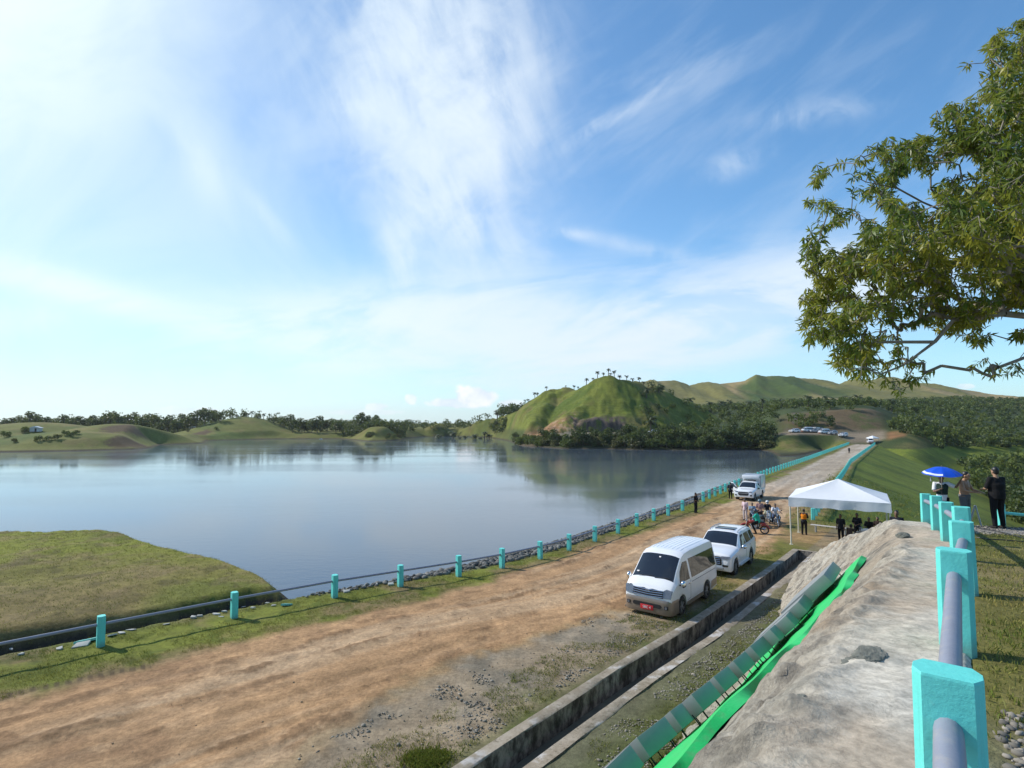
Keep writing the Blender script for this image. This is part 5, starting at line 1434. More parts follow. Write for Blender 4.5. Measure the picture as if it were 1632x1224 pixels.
# phone in the raised hand
ph = at_y(1483.5, 763, u_.y - .12); mb = MB(); mb.box((0, 0, 0), (.08, .012, .16)); o = mb.build('mobile_phone', plain('white_phone', (.75, .75, .75), .3), None, bevel=.006); o.location = ph; o.rotation_euler = (0, .15, .6); tag(o, 'white phone held up beside the blue umbrella', 'phone')
# metal trestle and hose on the platform
tp = at_z(1556, 833, 3.9); tr_ = tag(empty('metal_trestle', (tp.x, tp.y, Hs(tp.x, tp.y))), 'thin grey pipe trestle standing beside the shirtless man', 'trestle')
for a, b_ in (((-.30, 0, -.05), (-.02, 0, .68)), ((.10, -.1, -.05), (0, 0, .70)), ((.05, .35, -.05), (0, .02, .69))):
    mb = MB(); mb.tube([a, b_], .022, 8); mb.build('leg', M['galv'], tr_)
def ground_hose(pix, z0, lab, rad=.014):
    mb = MB(); P = [];
    for u, v in pix: p = at_z(u, v, z0); P.append(Vector((p.x, p.y, Hs(p.x, p.y) + rad)))
    D = []
    for i in range(len(P) - 1):
        for k in range(10):
            q = P[i].lerp(P[i + 1], k / 10); q.z = Hs(q.x, q.y) + rad + .015; D.append(q)
    mb.tube(D, rad, 6); o = mb.build('hose', M['black'], None); tag(o, lab, 'hose')
ground_hose([(1552, 838), (1565, 846), (1590, 852), (1612, 862), (1636, 872)], 3.9, 'thin black hose curving across the gravel path by the man in black')
ground_hose([(1556, 868), (1575, 872), (1600, 873), (1636, 876)], 4.0, 'black hose lying along the near edge of the gravel path')

# by the motorcycles
def stand(u, v, lab, look, *a, **k):
    p = gp(u, v); return person(lab, (p.x, p.y, p.z - .01), face(p, look) if isinstance(look, tuple) else look, *a, **k)
stand(1109, 817.5, 'man all in black standing alone by the lakeside posts', -2.4, 'clasp', 1.70, 'c', BLK, BT)
stand(1282, 852, 'person in orange vest and dark trousers standing under the left side of the tent', (25, 45), 'phone', 1.70, 'c', DK, BT, vest=('orange_vest', (.62, .20, .015)))
stand(1188, 829, 'person in pale pink shirt standing left of the parked motorcycles', (17, 44), 'stand', 1.66, 'c', ('pale_pink_shirt', (.62, .47, .50)), ('pale_trousers', (.50, .44, .44)))
stand(1199.5, 836, 'person in light blue shirt standing behind the rider in teal', (14, 30), 'phone', 1.62, 'c', ('light_blue_shirt', (.24, .33, .42)), BT)
stand(1211.5, 834, 'rider in dusty pink shirt and dark helmet standing between motorcycles', (15, 30), 'clasp', 1.76, 'b', ('dusty_pink_shirt', (.33, .20, .19)), BT, helmet=plain('blue_grey_helmet', (.09, .15, .18), .2, coat=.7))
stand(1353.5, 722.5, 'tiny dark figure walking along the far end of the dam road', 2.6, 'walk', 1.70, 'c', DK, BT)
stand(1164.5, 795, 'person standing half hidden behind the open truck door', -.6, 'stand', 1.68, 'c', DK, BT)
# under the right side of the tent
for (u, v, kd, lab, sh, h_) in [(1341, 864, 'stand', 'slim dark figure standing leftmost in the group under the tent', DK, 1.66), (1352.5, 866, 'crouch', 'person in brown top crouching in front of the standing group under tent', ('brown_top', (.065, .042, .034)), 1.7),
                                (1367.5, 863, 'clasp', 'heavy person in dark clothes standing beside the bench under tent', DK, 1.70), (1386, 857, 'sit', 'seated person in dark shirt behind the white scooter under tent', BLK, 1.70), (1400, 856, 'sit', 'rightmost seated person in dark brown shirt under the tent', ('dark_brown_shirt', (.028, .018, .015)), 1.7)]:
    p = at_z(u, v, -.45); zz = Hs(p.x, p.y); zz = zz if zz < .3 else -.45
    person(lab, (p.x, p.y, zz), face(p, (0, 20)) if kd != 'crouch' else face(p, (30, 40)), kd, h_, 'c', sh, BT, wide=1.15 if 'heavy' in lab else 1.0)
bw = plain('bench_wood', (.42, .40, .37), .7, var=.15)
bp_ = at_z(1347, 852, -.45); br = tag(empty('bench', (bp_.x, bp_.y, Hs(bp_.x, bp_.y)), -.75), 'low pale plank bench among the people under the tent', 'bench')
mb = MB(); mb.box((0, 0, .43), (4.2, .3, .05)); mb.build('seat', bw, br, bevel=.008)
for sx in (-1.8, 0, 1.8):
    mb = MB(); mb.box((sx, 0, .18), (.06, .26, .48)); mb.build('leg', bw, br)

# ------------------------------------------------------------------ motorcycles (front +y)
def make_moto():
    paint = plain('moto_paint', (.30, .03, .025), .3, coat=.5, var=.05)
    r = empty('motorcycle')
    def mwheel(y):
        w = empty('wheel'); w.parent = r; w.location = (0, y, .29)
        t = MB(); vs = []; fs = []; n = 24; mm = 8
        for i in range(n):
            a = 2 * PI * i / n
            for k in range(mm):
                b = 2 * PI * k / mm; rr_ = .245 + .045 * math.cos(b); vs.append((.042 * math.sin(b), rr_ * math.cos(a), rr_ * math.sin(a)))
        for i in range(n):
            for k in range(mm): fs.append((i * mm + k, i * mm + (k + 1) % mm, ((i + 1) % n) * mm + (k + 1) % mm, ((i + 1) % n) * mm + k))
        t.add(vs, fs); t.build('tyre', M['tyre'], w)
        b = MB(); b.tube([(-.03, 0, 0), (.03, 0, 0)], .05, 12)
        for k in range(6): a = PI * k / 3; b.tube([(0, .04 * math.cos(a), .04 * math.sin(a)), (0, .215 * math.cos(a), .215 * math.sin(a))], .012, 6)
        b.tube([(0, .212 * math.cos(a), .212 * math.sin(a)) for a in np.linspace(0, 2 * PI, 25)], .016, 6, cap=False); b.build('rim', M['alloy'], w)
    mwheel(.62); mwheel(-.62)
    b = MB(); b.tube([(0, .45, .84), (0, .30, .50), (0, .05, .36), (0, -.25, .40), (0, -.30, .62)], .028, 8); b.tube([(0, .42, .80), (0, .0, .66), (0, -.35, .66), (0, -.72, .74)], .026, 8)
    for s in (1, -1): b.tube([(s * .07, -.2, .38), (s * .07, -.62, .29)], .022, 8)
    b.build('frame', M['black'], r)
    b = MB(); b.box((0, .05, .40), (.22, .34, .26)); b.tube([(0, .1, .45), (0, .26, .60)], .085, 12); b.tube([(-.14, 0, .38), (.14, 0, .38)], .09, 12); b.build('engine', M['galv'], r, bevel=.02)
    b = MB(); b.ell((0, .18, .78), (.13, .25, .12)); b.ell((0, .42, .72), (.10, .16, .13)); b.ell((0, -.52, .72), (.10, .26, .075)); b.build('tank', paint, r, sharp=60)
    b = MB(); b.tube([(0, .62 + .32 * math.cos(a), .29 + .325 * math.sin(a)) for a in np.linspace(.25, 2.5, 10)], .05, 8); b.tube([(0, -.62 + .33 * math.cos(a), .29 + .335 * math.sin(a)) for a in np.linspace(.9, 2.9, 10)], .055, 8); b.build('mudguard', paint, r)
    b = MB(); b.ell((0, -.24, .80), (.13, .40, .055)); b.build('seat', M['black'], r, sharp=60)
    b = MB()
    for s in (1, -1): b.tube([(s * .08, .62, .29), (s * .08, .44, .92)], .022, 8)
    b.build('fork', M['chrome'], r)
    b = MB(); b.tube([(-.36, .30, .97), (-.2, .40, 1.0), (0, .43, .97), (.2, .40, 1.0), (.36, .30, .97)], .014, 8); b.build('handlebar', M['black'], r)
    for s in (1, -1):
        b = MB(); b.tube([(s * .24, .38, 1.0), (s * .28, .36, 1.16)], .007, 6); b.ell((s * .30, .36, 1.19), (.055, .015, .04)); b.build('mirror', M['black'], r)
    b = MB(); b.ell((0, .52, .84), (.09, .06, .09)); b.build('headlight', M['lens'], r, sharp=60)
    b = MB(); b.ell((0, -.80, .70), (.06, .04, .04)); b.build('tail_lamp', M['redlens'], r)
    b = MB(); b.tube([(.10, .15, .30), (.13, -.1, .26), (.14, -.70, .36)], [.02, .025, .04], 10); b.build('exhaust', M['chrome'], r)
    return r
moto = make_moto()
def moto_at(o, u, v, yaw):
    p = gp(u, v); o.location = (p.x, p.y, p.z); o.rotation_euler = (0, 0.0, yaw); return p
mpaint = {k: plain(k, c, .3, coat=.5, var=.04) for k, c in (('black_moto_paint', (.012, .012, .014)), ('silver_moto_paint', (.50, .52, .54)), ('blue_moto_paint', (.04, .10, .17)), ('white_moto_paint', (.75, .76, .78)))}
gname = 'motorcycles parked by the tent'
tag(moto, 'red and black motorcycle carrying the rider in teal, seen over the car roof', 'motorcycle', gname)
p = moto_at(moto, 1203, 850, math.radians(58))
def rider(p, yaw, lab, *a, **k):
    d = Vector((-math.sin(yaw), math.cos(yaw), 0)); person(lab, (p.x - d.x * .22, p.y - d.y * .22, p.z), yaw, 'ride', *a, **k)
rider(p, math.radians(58), 'rider in teal shirt and dark helmet sitting on the red motorcycle', 1.72, 'c', ('teal_shirt', (.02, .40, .30)), BT, helmet=plain('navy_helmet', (.02, .03, .06), .2, coat=.7), wide=1.1)
MOTOS = []
for (u, v, yaw, mp, lab, rd) in [(1203, 838, 150, 'blue_moto_paint', 'blue motorcycle standing behind the rider in teal', None),
                                 (1224, 832, 165, 'silver_moto_paint', 'silver motorcycle ridden by a helmeted person in dark jacket', ('helmeted rider in dark jacket and pale trousers on the silver motorcycle', DK, ('pale_green_trousers', (.33, .34, .25)), plain('white_helmet', (.5, .53, .56), .2, coat=.7))),
                                 (1237, 838, 172, 'black_moto_paint', 'black motorcycle facing the road, ridden by a bareheaded person in white', ('bareheaded rider in white shirt and jeans on the black motorcycle', ('white_tee', (.70, .70, .74)), JEANS, None)),
                                 (1213, 840, 140, 'black_moto_paint', 'dark motorcycle standing beside the rider in dusty pink', None)]:
    m2 = dup(moto, None, None, lab, {'moto_paint': mpaint[mp]}); q = moto_at(m2, u, v, math.radians(yaw))
    if rd: rider(q, math.radians(yaw), rd[0], 1.70, 'c', rd[1], rd[2], helmet=rd[3])
m2 = dup(moto, None, None, 'white scooter-like motorcycle beside the seated people under the tent', {'moto_paint': mpaint['white_moto_paint']})
q = at_z(1387, 868, -.45); m2.location = (q.x, q.y, Hs(q.x, q.y) if Hs(q.x, q.y) < .4 else -.45); m2.rotation_euler = (0, 0, math.radians(40))

# ------------------------------------------------------------------ green strip and steel box letters on the slope
def sl_pt(s, e, lift=0.0):
    """point on the concrete slope and its frame: along, upslope, normal"""
    p = slope_grid(s, e); z = float(mound(np.array([p.x]), np.array([p.y]))[0][0])
    p1 = slope_grid(s + .3, e); z1 = float(mound(np.array([p1.x]), np.array([p1.y]))[0][0])
    p2 = slope_grid(s, e + .3); z2 = float(mound(np.array([p2.x]), np.array([p2.y]))[0][0])
    A = Vector((p1.x - p.x, p1.y - p.y, z1 - z)).normalized(); U = Vector((p2.x - p.x, p2.y - p.y, z2 - z)).normalized(); Nn = A.cross(U).normalized()
    if Nn.z < 0: Nn = -Nn
    return Vector((p.x, p.y, z)) + Nn * lift, A, U, Nn
def pix_se(u, v):
    p = on_ground(u, v); e, s = polydist(CREST, np.array([p.x]), np.array([p.y])); return float(s[0]), float(e[0])
print('green strip', [tuple(round(k, 2) for k in pix_se(*q)) for q in [(1372, 911), (1357, 907), (1256, 1038), (1086, 1224), (1024, 1224), (1190, 1060)]])
def build_sign():
    M['steel'] = plain('brushed_steel', (.27, .285, .28), .50, metal=.30, var=.25, scale=1.5)
    mg = plain('green_painted_cement', (.014, .47, .11), .5, var=.22, scale=2.5, bump=.4, dirt=((.10, .30, .12), 5, .6))
    ss = np.arange(13.0, 30.7, .15); es = np.linspace(-2.2, 0, 20)
    vs = []; X = np.zeros((len(ss), len(es)))
    for s in ss:
        for k, e in enumerate(es):
            e = e + float(up_e(s)) + float(np.interp(s, [13, 20, 24, 28, 30.7], [.80, .95, 1.15, .62, .12]))
            ee = e + (.04 * math.sin(s * 2.3) + .03 * math.sin(s * 5.1)) * (k == len(es) - 1)
            p = slope_grid(float(s), float(ee)); z = float(mound(np.array([p.x]), np.array([p.y]))[0][0])
            lift = .08 + .06 * (k / 19) if 0 < k < len(es) - 1 else -.03
            vs.append((p.x, p.y, z + lift + .02 * math.sin(s * 3 + k)))
    n = len(es); idx = np.arange(len(vs)).reshape(len(ss), n)
    f = np.stack([idx[:-1, :-1], idx[1:, :-1], idx[1:, 1:], idx[:-1, 1:]], -1).reshape(-1, 4)
    o = link('painted_strip', np_mesh('painted_strip', vs, f), mg, sharp=40); tag(o, 'bright green painted strip on the pale slope under the row of steel letters', 'painted strip')
    rnd = random.Random(5); s = 12.9; i = 0; names = []
    spec = []
    while s < 27.6:
        w = rnd.uniform(.62, .95); spec.append((s, w)); s += w + rnd.uniform(.10, .22)
    spec.append((s, 30.45 - s))
    for i, (s0, w) in enumerate(spec):
        last = i == len(spec) - 1
        P, A, U, Nn = sl_pt(s0 + w / 2, float(up_e(s0 + w / 2)), .12)
        hgt = 1.40; th = .26
        r = empty('steel_letter'); R = Matrix((A, U, Nn)).transposed()
        r.matrix_world = Matrix.Translation(P) @ R.to_4x4()
        mb = MB(); cut = rnd.choice([0, .22, .3]) if not last else 0
        poly = [(-w / 2, -hgt), (w / 2, -hgt), (w / 2, -cut * .5), (w / 2 - cut, 0.0), (-w / 2 + (cut if i % 3 == 0 else 0), 0.0), (-w / 2, -cut * .6 if i % 3 == 0 else 0.0)]
        if poly[-1] == poly[-2]: poly.pop()
        q = [];
        for p_ in poly:
            if not q or (abs(p_[0] - q[-1][0]) + abs(p_[1] - q[-1][1])) > 1e-4: q.append(p_)
        if abs(q[0][0] - q[-1][0]) + abs(q[0][1] - q[-1][1]) < 1e-4: q.pop()
        m_ = len(q); vs = [(x, y, .06) for x, y in q] + [(x, y, .06 + th) for x, y in q]
        mb.add(vs, [tuple(range(m_)), tuple(range(2 * m_ - 1, m_ - 1, -1))] + [(k, k + m_, (k + 1) % m_ + m_, (k + 1) % m_) for k in range(m_)])
        mb.build('letter_box', M['steel'], r, bevel=.006)
        for sx in (-w * .36, w * .36):
            for sy in (-.08, -1.2):
                b = MB(); b.tube([(sx, sy, -.12), (sx, sy, .12)], .012, 6); b.build('standoff_rod', M['black'], r)
        nth = ['', 'second', 'third', 'fourth', 'fifth', 'sixth', 'seventh', 'eighth', 'ninth', 'tenth', 'eleventh', 'twelfth', 'thirteenth', 'fourteenth', 'fifteenth', 'sixteenth', 'seventeenth', 'eighteenth', 'nineteenth', 'twentieth']
        k = len(spec) - 1 - i
        lab = 'long steel box at the far upper end of the letter row on the green strip' if last else '%s steel box letter from the far long one on the green strip' % nth[min(k + 0, 19)]
        if k == 1: lab = 'steel box letter right next to the far long one on the green strip'
        tag(r, lab, 'letter', 'steel box letters on the slope')
build_sign()

# ------------------------------------------------------------------ foliage
def leafmat(name, a, b, rough=.55, trans=.25, rand=.35):
    m, g, bs = material(name)
    at = g.n('ShaderNodeAttribute', {'attribute_name': 'tint'}).outputs['Fac']
    oi = g.n('ShaderNodeObjectInfo').outputs['Random']
    f = g.m('ADD', g.m('MULTIPLY', at, 1 - rand), g.m('MULTIPLY', oi, rand))
    c = g.mix(f, a, b)
    setb(g, bs, Base_Color=c, Roughness=rough, Specular_IOR_Level=.3)
    if trans:
        tr = g.n('ShaderNodeBsdfTranslucent', Color=g.mix(.5, c, (.25, .3, .04))); mx = g.n('ShaderNodeMixShader', i0=trans); out = m.node_tree.nodes['Material Output']
        m.node_tree.links.new(bs.outputs[0], mx.inputs[1]); m.node_tree.links.new(tr.outputs[0], mx.inputs[2]); m.node_tree.links.new(mx.outputs[0], out.inputs[0])
    return m
LM = {'tree': leafmat('tree_leaves', (.040, .070, .018), (.12, .155, .035)), 'dark': leafmat('dark_leaves', (.026, .050, .018), (.075, .105, .028)), 'palm': leafmat('palm_fronds', (.030, .045, .018), (.075, .095, .03), trans=.1),
      'bright': leafmat('bright_leaves', (.04, .070, .012), (.12, .15, .025)), 'scrub': leafmat('scrub_leaves', (.055, .06, .022), (.13, .12, .04)), 'grass': leafmat('grass_blades', (.10, .15, .018), (.30, .25, .08), trans=.2, rand=0), 'mango': leafmat('long_leaves', (.088, .145, .026), (.38, .35, .042), rough=.42, trans=.42, rand=0)}
BARK = plain('bark', (.11, .085, .06), .9, var=.3, scale=4, bump=.4); PALE = plain('pale_bark', (.42, .40, .36), .85, var=.2, scale=3)

def quads(centres, size, seed, up=.35, aspect=1.0):
    g_ = np.random.default_rng(seed); n = len(centres)
    d = g_.normal(size=(n, 3)); d[:, 2] = d[:, 2] * .6 + up; d /= np.linalg.norm(d, axis=1)[:, None]
    t = g_.normal(size=(n, 3)); t -= (t * d).sum(1)[:, None] * d; t /= np.linalg.norm(t, axis=1)[:, None]
    b = np.cross(d, t); sz = size * g_.uniform(.6, 1.3, n)[:, None]
    v = np.stack([centres - t * sz * .5, centres - b * sz * .32 * aspect, centres + t * sz * .5, centres + b * sz * .32 * aspect], 1).reshape(-1, 3)
    return v, np.arange(n * 4).reshape(n, 4)

def crown_points(h, cr, n, seed, base=.25, lobes=9, flat=.8):
    g_ = np.random.default_rng(seed); P = []; T = []
    cz = h * (base + 1) / 2; rz = h * (1 - base) / 2
    for k in range(lobes):
        a = g_.uniform(0, 2 * PI); rr_ = cr * math.sqrt(g_.uniform(0, 1)) * .66; zz = cz + rz * g_.uniform(-.65, .62)
        lr = cr * g_.uniform(.34, .58); m = n // lobes
        q = g_.normal(size=(m, 3)); q /= np.linalg.norm(q, axis=1)[:, None]; q *= (g_.uniform(.55, 1.0, m) ** .5)[:, None] * lr; q[:, 2] *= flat
        P.append(q + np.array([rr_ * math.cos(a), rr_ * math.sin(a), zz])); T.append(np.clip(g_.uniform(.15, .75) + g_.normal(0, .16, m), 0, 1))
    P = np.concatenate(P); T = np.concatenate(T); k = P[:, 2] > h * .04
    return P[k], T[k]

def tree_arrays(h, cr, n, leaf, seed, base=.25, lobes=9):
    P, T = crown_points(h, cr, n, seed, base, lobes); v, f = quads(P, leaf, seed + 1)
    return v, f, np.repeat(T, 4)
def trunk_mb(h, cr, seed, r0=.16, limbs=5, top=.62):
    g_ = random.Random(seed); mb = MB(); bend = [Vector((0, 0, -.4))]
    for k in range(1, 6): bend.append(Vector((g_.uniform(-.08, .08) * h * .4, g_.uniform(-.08, .08) * h * .4, h * top * k / 5)))
    mb.tube(bend, [r0 * (1.25 - .16 * k) for k in range(6)], 7)
    for k in range(limbs):
        a = g_.uniform(0, 2 * PI); b = bend[2 + k % 3]; e = Vector((cr * .6 * math.cos(a), cr * .6 * math.sin(a), h * g_.uniform(.55, .85)))
        mb.tube([b, b.lerp(e, .5) + Vector((0, 0, .2)), e], [r0 * .55, r0 * .36, r0 * .12], 5)
    return mb
def tree_proto(name, h, cr, n, leaf, seed, lm, base=.25, lobes=9, bark=BARK, r0=.16, label=None, cat='tree', group=None):
    v, f, t = tree_arrays(h, cr, n, leaf, seed, base, lobes)
    me = np_mesh('crown', v, f); add_col(me, 'tint', np.repeat(t[:, None], 3, 1).astype(np.float32))
    r = empty(name); link('crown', me, lm, r)
    trunk_mb(h, cr, seed, r0).build('trunk', bark, r)
    tag(r, label, cat, group); return r

def palm_mesh(h, seed, fr=1.5, nf=15):
    g_ = random.Random(seed); mb = MB()
    mb.tube([(0, 0, -.3), (.05, 0, h * .4), (.10, .05, h * .75), (.12, .06, h)], [.22, .18, .16, .14], 6, mi=0)
    for k in range(nf):
        a = 2 * PI * k / nf + g_.uniform(-.2, .2); el = g_.uniform(-.2, 1.15); L = fr * g_.uniform(.8, 1.1)
        d = Vector((math.cos(a), math.sin(a), 0)); sd = Vector((-math.sin(a), math.cos(a), 0)); p = Vector((.12, .06, h)); ang = el; P = [p]
        for q in range(6): p = p + (d * math.cos(ang) + Vector((0, 0, math.sin(ang)))) * L / 6; ang -= .32; P.append(p)
        for q in range(6):
            w0 = .28 * fr / 1.5 * math.sin(PI * (q + .35) / 6.6); w1 = .28 * fr / 1.5 * math.sin(PI * (q + 1.35) / 6.8)
            dn = Vector((0, 0, -.5))
            for s in (1, -1):
                mb.add([P[q], P[q + 1], P[q + 1].lerp(P[q], .2) + (sd * s + dn) * max(.02, w1), P[q].lerp(P[q + 1], .1) + (sd * s + dn) * w0], [(0, 1, 2, 3)], 1)
    me = mb.mesh('palm'); add_col(me, 'tint', rng.uniform(0, 1, (len(me.vertices), 1)).repeat(3, 1).astype(np.float32)); me.materials.append(PALE if False else BARK); me.materials.append(LM['palm'])
    return me
PALMS = [palm_mesh(1.9, 1, 1.7), palm_mesh(2.5, 2, 1.8), palm_mesh(1.2, 3, 1.6), palm_mesh(2.9, 4, 1.8)]
def put_mesh(name, me, loc, sc, rz, label, cat, group):
    o = bpy.data.objects.new(name, me); COL.objects.link(o); o.location = loc; o.scale = (sc, sc, sc * random.uniform(.9, 1.1)); o.rotation_euler = (0, 0, rz)
    tag(o, label, cat, group); return o
def proj(x, y, z):
    dx, dy, dz = x, y, z - CAMZ; w = dy * cp + dz * sp
    return CX + F * dx / w, CY - F * (dz * cp - dy * sp) / w
def crest_at(u, ylo, yhi, vtop=560, vbot=700):
    """ground point that makes the skyline at image column u between two distances"""
    best = None
    ys = np.linspace(ylo, yhi, 160); xs = (u - CX) / (F * cp + 0) * ys * 1.0
    for _ in range(2):
        zz = H(xs, ys); uu, vv = proj(xs, ys, zz); xs = xs - (uu - u) * ys / F
    k = int(np.argmin(vv)); return Vector((xs[k], ys[k], zz[k]))
# palms along the crests
hill_px = [802, 806, 815, 823, 829.5, 837, 842, 852.5, 857, 871, 902, 915, 921.5, 934.5, 945, 952.5, 962, 969.5, 973, 979, 988, 999, 1008, 1019, 1026, 1033, 1041, 1050]
for i, u in enumerate(hill_px):
    p = crest_at(u, 322, 420); k = i % 4
    if u > 925: p = crest_at(u, 325, 372)
    sc = random.uniform(.9, 1.25) * (.75 if 880 < u < 925 else 1)
    put_mesh('palm_tree', PALMS[k], (p.x, p.y, p.z - .2), sc, random.uniform(0, 6), 'small feathery palm standing against the sky on the crest of the green hill' if u > 860 else 'small palm on the low ridge descending left of the green hill', 'palm', 'palms on the green hill crest' if u > 860 else 'palms on the low left ridge')
# single far palms over the left tree line and shore hill
for i, u in enumerate([141, 147, 158, 171, 300, 372, 378, 390, 396, 402, 412, 421, 431, 437, 448, 590, 625, 700, 712, 722, 733, 742, 748, 757, 765, 772, 780, 786, 793]):
    y = 450 if 365 < u < 450 else random.uniform(420, 470); x = (u - CX) / F * y; z = Hs(x, y)
    sc = random.uniform(1.9, 2.6) if not 365 < u < 450 else random.uniform(1.2, 1.6)
    put_mesh('palm_tree', PALMS[i % 4], (x, y, z - .2), sc, random.uniform(0, 6), 'tall palm rising over the far wooded shore' if not 365 < u < 450 else 'palm on top of the small grassy hill across the lake', 'palm', 'palms over the far shore')
# tree prototypes
TP = [tree_proto('broadleaf_tree', 8.5, 3.6, 620, .85, 11, LM['dark'], .12, 11), tree_proto('broadleaf_tree', 7.0, 3.2, 560, .80, 12, LM['tree'], .10, 10), tree_proto('broadleaf_tree', 9.5, 3.4, 620, .85, 13, LM['dark'], .2, 12), tree_proto('broadleaf_tree', 6.0, 3.4, 520, .75, 14, LM['tree'], .05, 9)]
BP = [tree_proto('shrub', 3.4, 2.6, 420, .6, 21, LM['tree'], .0, 9, r0=.06, cat='shrub'), tree_proto('shrub', 2.6, 2.2, 380, .55, 22, LM['scrub'], .0, 8, r0=.05, cat='shrub'), tree_proto('shrub', 3.8, 2.4, 420, .6, 23, LM['bright'], .0, 9, r0=.06, cat='shrub')]
WP = tree_proto('pale_tree', 8.5, 3.8, 260, .8, 31, LM['tree'], .55, 7, PALE, .20)
_used = {}
def put_tree(pr, x, y, sc, label, group, dz=0.0):
    z = Hs(x, y) + dz
    if pr.name not in _used: o = pr; _used[pr.name] = 1
    else: o = dup(pr)
    o.location = (x, y, z - .1); o.scale = (sc * random.uniform(.9, 1.15), sc * random.uniform(.9, 1.15), sc * random.uniform(.85, 1.15)); o.rotation_euler = (0, 0, random.uniform(0, 6.28))
    o['label'] = label; o['group'] = group
# 1. tree line on the far left shore
for i in range(100):
    u = -40 + 960 * (i + random.uniform(-.4, .4)) / 100; y = random.uniform(425, 455)
    if 360 < u < 450: y = random.uniform(492, 505)
    x = (u - CX) / F * y
    if Hs(x, y) < WATER + .4: continue
    put_tree(random.choice(TP), x, y, random.uniform(1.1, 1.5) * (1.25 if u < 350 else 1.0), 'dark green tree in the wooded line along the far left shore', 'trees along the far left shore')
# clump on the near far-shore point
for i in range(26):
    u = random.uniform(438, 548); y = random.uniform(392, 415); x = (u - CX) / F * y
    if Hs(x, y) > WATER + .4: put_tree(random.choice(TP[:3]), x, y, random.uniform(.95, 1.4) * (1.0 if u < 515 else .6), 'tree in the dark clump at the water edge left of the grassy point', 'trees in the dark waterside clump')
for i in range(12):
    u = random.uniform(583, 640); p = on_ground(u, random.uniform(693, 700)); put_tree(random.choice(BP), p.x, p.y, random.uniform(.7, 1.0), 'shrub on the tip of the grassy point across the lake', 'shrubs on the grassy point')
for (u, v) in [(38, 690), (42, 688), (120, 692), (105, 694), (115, 696), (300, 688), (345, 685), (10, 697), (60, 703), (75, 702), (25, 705), (90, 700)]:
    p = on_ground(u, v); put_tree(random.choice(BP[:2]), p.x, p.y, random.uniform(.6, 1.0), 'low shrub on the grassy low hills at far left', 'shrubs on the left low hills')
# 2. waterside thicket below the green hill
for i in range(125):
    u = 822 + 408 * (i + random.uniform(-.5, .5)) / 125
    ys_ = np.arange(236, 330, 1.5); zs_ = H((u - CX) / F * ys_, ys_); ok_ = np.nonzero(zs_ > WATER + .25)[0]
    if len(ok_) == 0: continue
    y = ys_[ok_[0]] + (random.uniform(.5, 5) if i % 2 else random.uniform(5, 14)); x = (u - CX) / F * y
    big = u > 985
    pr = random.choice(TP if big and random.random() < .75 else (BP[:2] + TP[:1]))
    sc = random.uniform(1.0, 1.45) if pr in BP else random.uniform(.62, .95)
    put_tree(pr, x, y, sc * (1.05 if u < 985 else 1.1), 'leafy shrub or small tree in the waterside thicket below the green hill', 'thicket along the right shore', -.3)
# 3. slopes behind the dam: individual trees nearest first, the rest one mass
def ok_forest(x, y, z):
    u, v = proj(x, y, z); n = float(fbm(np.array([x / 18.]), np.array([y / 18.]), 3, 404)[0]); a = x / y
    if z < WATER + .6: return False
    if 1225 < u < 1405 and 652 < v < 735: return (u < 1345 and v < 682) or (n > .0 and v < 668)
    if 1385 < u < 1420 and v > 660: return False
    if u < 1232 and y < 300 and u > 1000: return v < 700
    if u < 1045:
        return y > 299 and u > 985 and v > 648 - (u - 985) * .55 + 5 * n
    if 1405 < u < 1520 and v > 690 + (u - 1405) * .30 - 10 and v < 740 + n * 12: return n > .30
    return True
cand = []
for _ in range(26000):
    a = rng.uniform(.2, 1.12); y = math.sqrt(rng.uniform(200 ** 2, 640 ** 2)); x = a * y
    cand.append((x, y))
cx_ = np.array([c[0] for c in cand]); cy_ = np.array([c[1] for c in cand]); cz_, cq = H(cx_, cy_, True)
keep = []
cell = {}
for x, y, z, D_, dr_ in zip(cx_, cy_, cz_, cq['D'], cq['dr']):
    if abs(z - D_) < .3 and y < 320: continue
    if not ok_forest(x, y, z): continue
    sp_ = 4.4 if y < 330 else (4.6 if y < 420 and x / y < .36 else (5.6 if y < 450 else 7.5)); key = (int(x // sp_), int(y // sp_))
    if key in cell: continue
    cell[key] = 1; keep.append((x, y, z))
# the toe of the downstream slope
ta = rng.uniform(.66, 1.15, 2600); ty = rng.uniform(75, 240, 2600); tz, tq = H(ta * ty, ty, True)
for x, y, z, dd_ in zip(ta * ty, ty, tz, tq['dr']):
    if z < -9 and dd_ > 27:
        key = (int(x // 4.6), int(y // 4.6))
        if key in cell: continue
        cell[key] = 1; keep.append((x, y, z))
keep.sort(key=lambda t: t[1])
print('forest', len(keep), sum(1 for x, y, z in keep if 1045 < proj(x, y, z)[0] < 1090 and proj(x, y, z)[1] < 655))
NI = 170
for i, (x, y, z) in enumerate(keep[:NI]):
    pr = random.choice(TP + [BP[0], BP[2]])
    put_tree(pr, x, y, random.uniform(.55, .85) if pr in TP else random.uniform(.9, 1.4), 'green tree among the woods on the valley side right of the dam' if x / y > .6 else 'green tree on the wooded bank behind the reservoir', 'woods on the valley side right of the dam' if x / y > .6 else 'woods behind the reservoir')
